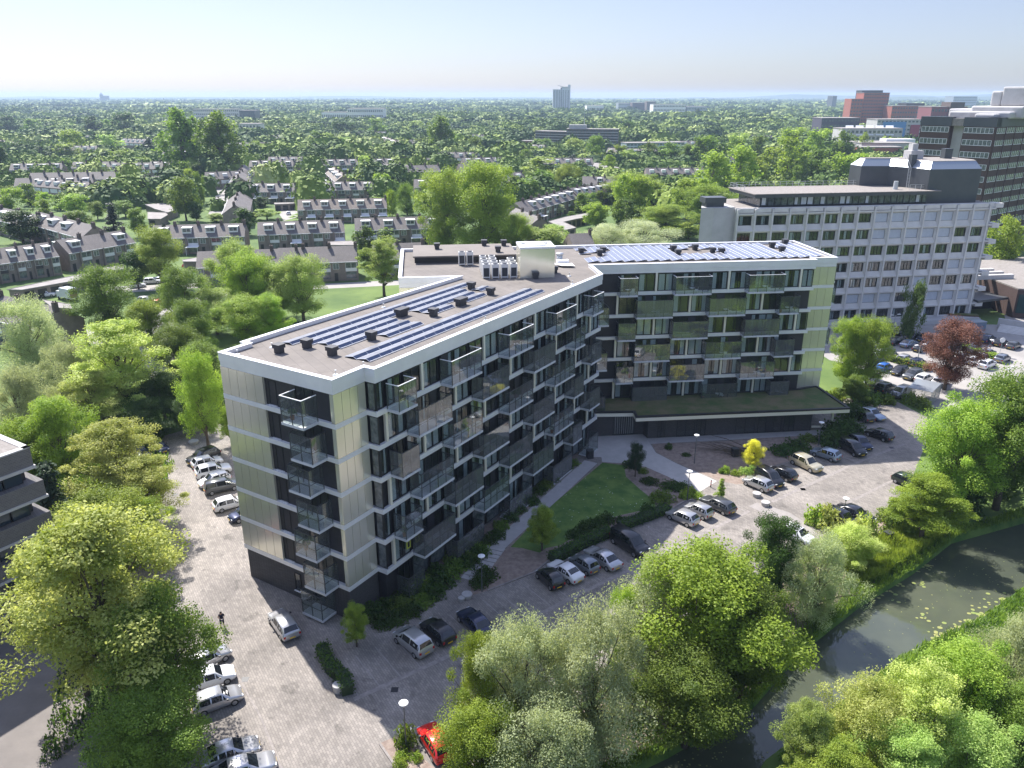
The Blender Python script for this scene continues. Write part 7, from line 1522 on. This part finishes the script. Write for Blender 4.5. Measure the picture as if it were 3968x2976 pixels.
for fn, x, y, s, h, mt, lb in ((cm, 1080, 215, 2.4, 1.6, 'dark', 'round dark shrub at the foot of the path lamp'), (cm, 1040, 260, 2.2, 1.0, 'dark', 'low dark shrub below the path lamp'), (cP, 855, 805, 3.2, 1.3, 'green', 'round fan-leaved shrub at the lawn corner'), (cP, 1060, 765, 1.8, 1.1, 'bright', 'sunlit shrub at the lamp by the concrete path'), (cP, 1015, 790, 1.5, .9, 'bright', 'sunlit low shrub left of the lamp'), (cP, 1115, 790, 1.5, .9, 'bright', 'sunlit shrub beside the grey estate'), (cP, 770, 680, 2.4, .7, 'dark', 'flat shrub in the bark bed'), (cP, 920, 715, 3, .8, 'dark', 'wide flat shrub in the bark bed'), (cP, 1000, 720, 2.4, .8, 'dark', 'flat shrub near the lamp shadow'),
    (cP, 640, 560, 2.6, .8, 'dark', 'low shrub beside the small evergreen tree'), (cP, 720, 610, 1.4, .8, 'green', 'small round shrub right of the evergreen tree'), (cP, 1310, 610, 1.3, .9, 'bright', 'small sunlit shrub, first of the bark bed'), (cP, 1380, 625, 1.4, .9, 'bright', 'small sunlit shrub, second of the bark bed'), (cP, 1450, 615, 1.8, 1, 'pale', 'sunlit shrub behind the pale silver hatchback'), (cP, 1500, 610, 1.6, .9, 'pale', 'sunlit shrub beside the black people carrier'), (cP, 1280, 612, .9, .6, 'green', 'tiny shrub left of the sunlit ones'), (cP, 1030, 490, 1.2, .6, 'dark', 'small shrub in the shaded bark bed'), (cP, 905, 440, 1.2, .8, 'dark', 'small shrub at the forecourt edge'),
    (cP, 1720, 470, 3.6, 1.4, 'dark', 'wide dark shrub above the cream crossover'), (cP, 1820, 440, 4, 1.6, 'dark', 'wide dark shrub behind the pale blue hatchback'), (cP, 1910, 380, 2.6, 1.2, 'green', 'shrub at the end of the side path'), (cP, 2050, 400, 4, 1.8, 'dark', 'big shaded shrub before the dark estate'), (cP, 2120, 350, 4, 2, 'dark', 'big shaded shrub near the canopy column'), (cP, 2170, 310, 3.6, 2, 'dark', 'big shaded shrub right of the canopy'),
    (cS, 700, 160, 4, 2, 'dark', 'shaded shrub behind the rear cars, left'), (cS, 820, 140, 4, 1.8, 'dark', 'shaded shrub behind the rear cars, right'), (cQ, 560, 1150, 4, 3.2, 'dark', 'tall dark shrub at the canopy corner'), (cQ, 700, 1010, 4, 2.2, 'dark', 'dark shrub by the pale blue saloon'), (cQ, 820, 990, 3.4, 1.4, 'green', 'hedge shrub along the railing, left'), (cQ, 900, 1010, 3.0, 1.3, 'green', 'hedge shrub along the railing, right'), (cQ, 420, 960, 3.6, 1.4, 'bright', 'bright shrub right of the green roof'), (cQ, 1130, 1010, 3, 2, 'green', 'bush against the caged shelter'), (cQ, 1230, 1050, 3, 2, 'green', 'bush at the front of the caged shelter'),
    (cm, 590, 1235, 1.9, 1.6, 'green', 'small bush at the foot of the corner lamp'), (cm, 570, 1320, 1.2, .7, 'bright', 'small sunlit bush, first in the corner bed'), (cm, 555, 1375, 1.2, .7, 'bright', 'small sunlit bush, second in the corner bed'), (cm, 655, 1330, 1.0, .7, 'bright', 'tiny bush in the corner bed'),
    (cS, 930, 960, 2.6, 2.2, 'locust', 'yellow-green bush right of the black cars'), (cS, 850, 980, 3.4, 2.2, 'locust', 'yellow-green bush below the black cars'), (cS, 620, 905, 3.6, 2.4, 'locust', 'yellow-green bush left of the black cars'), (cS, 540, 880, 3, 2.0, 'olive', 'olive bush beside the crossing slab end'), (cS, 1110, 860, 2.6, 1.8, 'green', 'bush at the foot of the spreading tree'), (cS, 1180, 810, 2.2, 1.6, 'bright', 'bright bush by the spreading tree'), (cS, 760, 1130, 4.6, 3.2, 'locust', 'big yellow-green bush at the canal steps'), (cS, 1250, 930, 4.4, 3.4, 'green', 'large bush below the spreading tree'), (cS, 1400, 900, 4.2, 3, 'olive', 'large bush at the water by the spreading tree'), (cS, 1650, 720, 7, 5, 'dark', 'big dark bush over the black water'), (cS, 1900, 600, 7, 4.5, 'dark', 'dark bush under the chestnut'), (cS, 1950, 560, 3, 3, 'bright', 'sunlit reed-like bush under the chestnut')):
    shrub(*g(fn, x, y), s, h, mt, lb)
def hedge(fn, pts, w_, h, mt, label, name='hedge'):
    P_ = [Vector(g(fn, *p)) for p in pts]; V = []; r = np.random.default_rng(len(label)); tot = 0
    for a, b in zip(P_[:-1], P_[1:]):
        l = (b - a).length; n = int(l * 110 * (w_ + h) / 2); t = r.random(n); sd_ = r.uniform(-.5, .5, n); zz = r.random(n); face_ = r.random(n)
        side = np.where(face_ < .45, np.where(r.random(n) < .5, -.5, .5), sd_); zz = np.where(face_ < .45, zz, 1.0); d = (b - a) / l
        c = np.c_[a.x + (b.x - a.x) * t - d.y * side * w_, a.y + (b.y - a.y) * t + d.x * side * w_, zz * h] + r.normal(size=(n, 3)) * .09
        s = .2 * r.uniform(.6, 1.3, n); V.append(quads(c, unit(r.normal(size=(n, 3))), unit(r.normal(size=(n, 3)) + np.array([0, 0, .8])), s, s)); tot += n
    o = link(name, npmesh(name, np.concatenate(V), tot, [L[mt]])); 
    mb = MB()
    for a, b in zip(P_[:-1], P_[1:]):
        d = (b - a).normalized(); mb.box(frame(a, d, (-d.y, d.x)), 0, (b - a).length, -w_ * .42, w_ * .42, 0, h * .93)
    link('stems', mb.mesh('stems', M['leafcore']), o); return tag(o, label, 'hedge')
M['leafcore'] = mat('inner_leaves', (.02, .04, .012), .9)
hedge(cm, [(75, 670), (130, 790), (215, 860), (235, 940)], 1.1, 1.0, 'dark', 'short clipped hedge between the drives at the bottom')
hedge(cQ, [(740, 540), (980, 620), (1220, 680), (1300, 710)], 1.6, 1.1, 'bright', 'long bright hedge between car park rows')
hedge(cQ, [(1640, 500), (1800, 560), (1970, 610)], 1.6, 1.1, 'bright', 'short bright hedge right of the copper tree')
hedge(cP, [(70, 1250), (300, 1130), (490, 1050)], 1.4, .9, 'dark', 'low dark hedge behind the white coupe and black van')
hedge(cP, [(560, 1010), (750, 940), (900, 880)], 1.4, .8, 'dark', 'low dark hedge behind the silver hatchback')
for x, y, s in ((240, 1060, 2.2), (310, 1020, 2), (390, 990, 2.2), (460, 960, 2), (560, 965, 1.2), (750, 895, 1.8)): shrub(*g(cP, x, y), s, 1.1, 'dark', 'small grassy shrub along the lower lawn edge', 'grassy shrubs along the lawn')
# small garden trees
tpx((665, 640), 405, 130, 'broad', 'conifer', 'small dark evergreen tree with stakes beside the concrete path', 0, fn=cP)
tpx((1500, 580), 390, 150, 'broad', 'yellow', 'small bright yellow tree in the bark bed', 0, fn=cP)
tpx((1275, 800), 660, 90, 'conifer', 'olive', 'young nearly bare tree by the round stone seats', 1, fn=cP)
tpx((1770, 1400), 1045, 260, 'broad', 'bright', 'young yellow-green tree at the lower end of the lawn', 0, fn=c5)
tpx((290, 640), 395, 170, 'broad', 'bright', 'young bright green tree near the building corner', 0, fn=cm)
# reeds, grass banks, lily pads, meadow tufts
def scatter(name, poly_, n, leaf, h, mt, label, seed, up=2.5, core=False):
    r = np.random.default_rng(seed); P_ = np.array(poly_); lo, hi = P_.min(0), P_.max(0); pts = []
    def inside(p):
        c = np.zeros(len(p), bool); j = len(P_) - 1
        for i in range(len(P_)):
            a, b = P_[i], P_[j]; cond = ((a[1] > p[:, 1]) != (b[1] > p[:, 1])) & (p[:, 0] < (b[0] - a[0]) * (p[:, 1] - a[1]) / (b[1] - a[1] + 1e-12) + a[0]); c ^= cond; j = i
        return c
    while sum(len(q) for q in pts) < n:
        p = r.uniform(lo, hi, (n, 2)); pts.append(p[inside(p)])
    p = np.concatenate(pts)[:n]; hh = h * r.uniform(.4, 1.1, n) * (.7 + .3 * np.sin(p[:, 0] * 1.3) * np.cos(p[:, 1] * 1.7)); d = unit(r.normal(size=(n, 3)) * .35 + np.array([0, 0, 1]))
    c = np.c_[p, hh / 2]; v = quads(c, d, unit(r.normal(size=(n, 3))), np.full(n, leaf), hh * 1.1)
    o = link(name, npmesh(name, v, n, [L[mt]])); o['kind'] = 'stuff'; o['label'] = label; return o
scatter('reeds', [g(cS, 800, 1420), g(cS, 760, 1200), g(cS, 950, 1070), g(cS, 1180, 960), g(cS, 1500, 900), g(cS, 1600, 980), g(cS, 1350, 1150), g(cS, 1050, 1350)], 16000, .10, 1.5, 'bright', 'bright reeds along the left canal bank', 1)
scatter('reeds', [(20, 45.5), (35, 57.0), (43.7, 61.4), (53.4, 68.0), (64, 73), (80, 79), (82, 74), (66, 67), (55, 61), (45, 55), (36, 50), (22, 38)], 22000, .11, 1.3, 'green', 'green grass along the right canal bank', 2)
scatter('bank_grass', [(-12, 30), (4, 43), (12, 47), (20, 52.2), (26, 58.8), (34.5, 66), (42.4, 71.7), (50, 78), (46, 80), (38, 77), (24, 67), (14, 57), (5, 49.5), (-14, 33)], 16000, .10, .9, 'green', 'rough grass under the canal trees', 3)
scatter('bank_grass', [(a_ + o_[0], b_ + o_[1]) for (a_, b_), o_ in [(q, (-.5, .5)) for q in bankL[1:11]] + [(q, (.5, -.5)) for q in bankL[1:11][::-1]]], 9000, .12, 1.0, 'green', 'grass hanging over the left canal edge', 13)
scatter('undergrowth', [(-52, 92), (-50, 112), (-44, 114.5), (-36, 116), (-26, 106), (-24, 112), (-34, 128), (-60, 134), (-66, 108)], 12000, .25, 1.3, 'dark', 'dark undergrowth behind the rear bays', 4)
scatter('undergrowth', [(-43, 64), (-42, 80), (-46, 96), (-56, 104), (-66, 100), (-60, 80), (-56, 76)], 9000, .22, 1.4, 'green', 'undergrowth between the side lane and the grey office', 5)
scatter('undergrowth', [(-33, 47), (-31.5, 56), (-38, 66), (-43, 62), (-38, 52), (-35, 44)], 3500, .18, .7, 'dark', 'ground cover below the maples', 6)
r = np.random.default_rng(5); mb = MB()
def pads(fn, pts, n, s0, s1):
    for i in range(n):
        a = pts[r.integers(len(pts))]; x, y = g(fn, a[0] + r.normal() * a[2], a[1] + r.normal() * a[3], -1.1); q = r.uniform(s0, s1); t0 = r.uniform(0, 6); k = 9
        mb.poly([(x + q * math.cos(t0 + j * 6.0 / k), y + q * .8 * math.sin(t0 + j * 6.0 / k), -1.085 + r.random() * .01) for j in range(k)])
pads(cL, [(1720, 880, 50, 40), (1800, 820, 50, 25), (1700, 860, 30, 30), (1600, 960, 40, 15), (1980, 700, 60, 30), (2080, 640, 60, 30), (1900, 770, 60, 20)], 100, .12, .28)
pads(cL, [(1480, 450, 60, 40), (1420, 570, 60, 30), (1530, 390, 30, 15)], 50, .12, .26)
pads(cL, [(1700, 500, 330, 120), (1500, 850, 300, 180), (1900, 520, 250, 100), (200, 1560, 200, 80)], 300, .02, .08)
pads(cL, [(1630, 735, 30, 20), (1590, 530, 10, 6), (1620, 425, 18, 6)], 30, .1, .22)
o = mb.build('lily_pads', M['lily']); o['kind'] = 'stuff'; o['label'] = 'yellowish lily pads floating on the canal'
r = np.random.default_rng(15); mb = MB()
for i in range(150):
    x, y = g(cP, r.uniform(60, 780), r.uniform(640, 1100)); q = .015 + r.random() * .03; mb.poly([(x - q, y - q, .03), (x + q, y - q, .03), (x + q, y + q, .03), (x - q, y + q, .03)])
o = mb.build('daisies', M['white']); o['kind'] = 'stuff'; o['label'] = 'white daisies dotted over the lawn'
# ================================================================ FAR WOODLAND: one mass past the trees one can tell apart
def woods():
    r = np.random.default_rng(99); parts = []; cols_ = []; 
    def blobs(n, ylo, yhi, w0, w1, h0_, h1_, nq, leaf, p=1.0):
        y = ylo + (yhi - ylo) * r.random(n) ** p; x = (r.random(n) * 2 - 1) * (y * .80 + 30)
        ok = np.ones(n, bool)
        for (bx0, bx1, by0, by1) in FARB: ok &= ~((x > bx0 - 6) & (x < bx1 + 6) & (y > by0 - 6) & (y < by1 + 6))
        for (hx, hy) in HOUSES: ok &= ~((abs(x - hx) < 7.5) & (y < hy + 9) & (y > hy - 24))
        for (hx, hy) in FARH: ok &= ~((abs(x - hx) < 8) & (y < hy + 8) & (y > hy - 26))
        x, y = x[ok], y[ok]; n = len(x); W_ = r.uniform(w0, w1, n); Hh = r.uniform(h0_, h1_, n) * (.8 + .3 * np.sin(x * .013) * np.cos(y * .006))
        k = np.repeat(np.arange(n), nq); m_ = len(k); u_ = unit(r.normal(size=(m_, 3))); u_[:, 2] = np.abs(u_[:, 2]) * 1.0 - .15
        rad = .78 + .3 * r.random(m_); lump = 1 + .18 * np.sin(u_[:, 0] * 5 + k) * np.cos(u_[:, 1] * 4 + k * 2.3)
        c = np.c_[x[k] + u_[:, 0] * W_[k] / 2 * rad * lump, y[k] + u_[:, 1] * W_[k] / 2 * rad * lump * np.minimum(1, 14 / W_[k] + .3), Hh[k] * .45 + u_[:, 2] * Hh[k] * .55 * rad * lump]
        nr = unit(u_ * .8 + np.array([0, 0, .35]) + r.normal(size=(m_, 3)) * .35); d = unit(np.cross(nr, r.normal(size=(m_, 3)))); s = leaf * r.uniform(.6, 1.4, m_)
        parts.append(quads(c, d, nr, s, s * 1.1)); t = r.random(n); cols_.append(t[k])
        # solid heart so that no ground shows through
        hx = np.repeat(np.arange(n), 6); ang = np.tile(np.arange(6) * np.pi / 3, n); a2 = ang + np.pi / 3; Wc = W_[hx] * .40; Hc = Hh[hx] * .82; xb, yb = x[hx], y[hx]; yy = np.minimum(1, 14 / W_[hx] + .3)
        q = np.stack([np.c_[xb + Wc * np.cos(ang), yb + Wc * yy * np.sin(ang), 0 * Hc], np.c_[xb + Wc * np.cos(a2), yb + Wc * yy * np.sin(a2), 0 * Hc], np.c_[xb + Wc * .55 * np.cos(a2), yb + Wc * yy * .55 * np.sin(a2), Hc], np.c_[xb + Wc * .55 * np.cos(ang), yb + Wc * yy * .55 * np.sin(ang), Hc]], 1).reshape(-1, 3)
        parts.append(q); cols_.append(t[hx])
    blobs(520, 345, 620, 7, 12, 5, 10, 90, 1.3, .9); blobs(560, 345, 660, 13, 24, 10, 17, 190, 1.7, .9); blobs(900, 560, 1300, 10, 18, 7, 12, 60, 2.3, .9); blobs(1250, 560, 1400, 20, 42, 11, 19, 130, 3.0, .9); blobs(2400, 1200, 3200, 28, 80, 10, 20, 46, 6.5, 1.0); blobs(1900, 3000, 9500, 120, 420, 11, 22, 34, 17, 1.1)
    blobs2 = blobs
    v = np.concatenate(parts); n = len(v) // 4; c = np.concatenate(cols_); me = npmesh('woodland', v, n, [L['woods']])
    at = me.attributes.new('species', 'FLOAT', 'FACE'); at.data.foreach_set('value', c.astype(np.float32)); o = link('woodland', me); o['kind'] = 'stuff'; o['label'] = 'far woodland and tree-lined suburbs out to the skyline'
def woodmat():
    m = bpy.data.materials.new('woodland_leaves'); m.use_nodes = True; t = m.node_tree; n = t.nodes; b = n['Principled BSDF']; b.inputs['Roughness'].default_value = .7; b.inputs['Specular IOR Level'].default_value = .2
    a = n.new('ShaderNodeAttribute'); a.attribute_name = 'species'; cr = n.new('ShaderNodeValToRGB'); e = cr.color_ramp.elements; e[0].color = (.04, .085, .02, 1); e[1].color = (.36, .42, .15, 1); x = e.new(.5); x.color = (.115, .185, .03, 1); x = e.new(.82); x.color = (.24, .32, .05, 1)
    t.links.new(a.outputs['Fac'], cr.inputs[0]); t.links.new(cr.outputs[0], b.inputs['Base Color']); return m
L['woods'] = woodmat(); woods()
def ridge(name, x0, x1, y, h, seed, m):
    r = random.Random(seed); mb = MB(); n = 70; prev = None
    for i in range(n + 1):
        x = x0 + (x1 - x0) * i / n; e = math.sin(math.pi * i / n) ** .5; z = h * e * (.75 + .25 * math.sin(i * .37 + seed) * math.sin(i * .11)) + r.uniform(-1, 1) * h * .04
        cur = ((x, y, 0), (x, y + 250, z), (x, y + 900, z * .8), (x, y + 1400, 0))
        if prev:
            for k in range(3): mb.poly([prev[k], cur[k], cur[k + 1], prev[k + 1]])
        prev = cur
    o = mb.build(name, m, None, True); o['kind'] = 'structure'
M['hill'] = mat('wooded_hill', (.03, .06, .03), .95, 0, (.06, .09, .04), .01)
ridge('hills', 1500, 8000, 9000, 70, 1, M['hill']); ridge('hills', -9000, 2500, 11000, 42, 2, M['hill']); ridge('hills', 2600, 6000, 6500, 52, 3, M['hill'])
# pylons on the skyline
py = empty('pylon', (0, 0, 0), 0, 'x', 'pylon', 'pylons on the skyline')
mb = MB(); mb.tube([(-3, 0, 0), (0, 0, 48)], [.5, .3], 4).tube([(3, 0, 0), (0, 0, 48)], [.5, .3], 4).tube([(-9, 0, 30), (9, 0, 30)], .35, 4).tube([(-7, 0, 40), (7, 0, 40)], .3, 4); mb.build('mast', M['galv'], py)
for i, px in enumerate((1155, 1165, 1200, 1205)):
    Y = 5200 + 60 * i; X = (h1(px - 580 if False else (580, 590, 665, 678)[i], 0)[0] - 1984) / FPX * (Y * cp_ + 15)
    if i == 0: py.location = (X, Y, 0); py['label'] = 'lattice pylons far away on the middle-left skyline'
    else: copy_tree(py, (X, Y, 0), 0, 'lattice pylons far away on the middle-left skyline')
make_haze()
# trees on the far side of the canal and behind where the picture was taken (they show in the metal and glass)
rb = random.Random(3); src = [TP['broad', 2, i]['mesh'] for i in range(4)]; arr = []
for m_ in src:
    q_ = np.zeros(len(m_.vertices) * 3, np.float32); m_.vertices.foreach_get('co', q_); arr.append(q_.reshape(-1, 3)[:2400 * 4])
VV = []
for i in range(110):
    if i < 60: x = -150 + (i * 37) % 330; y = -22 - (i * 53) % 75
    else: y = rb.uniform(-20, 52); x = max(40 + y * .35 + 14, y * .62 + 22) + rb.random() ** 1.4 * 70
    if i >= 60 and (x - 40) * .55 + 52 < y: continue
    s_ = rb.uniform(.9, 1.5); VV.append(arr[i % 4] * s_ + np.array([x, y, 0], np.float32))
VV = np.concatenate(VV); o = link('woodland', npmesh('woodland', VV, len(VV) // 4, [L['dark']])); o['kind'] = 'stuff'; o['label'] = 'wood on the far canal bank behind the viewpoint'
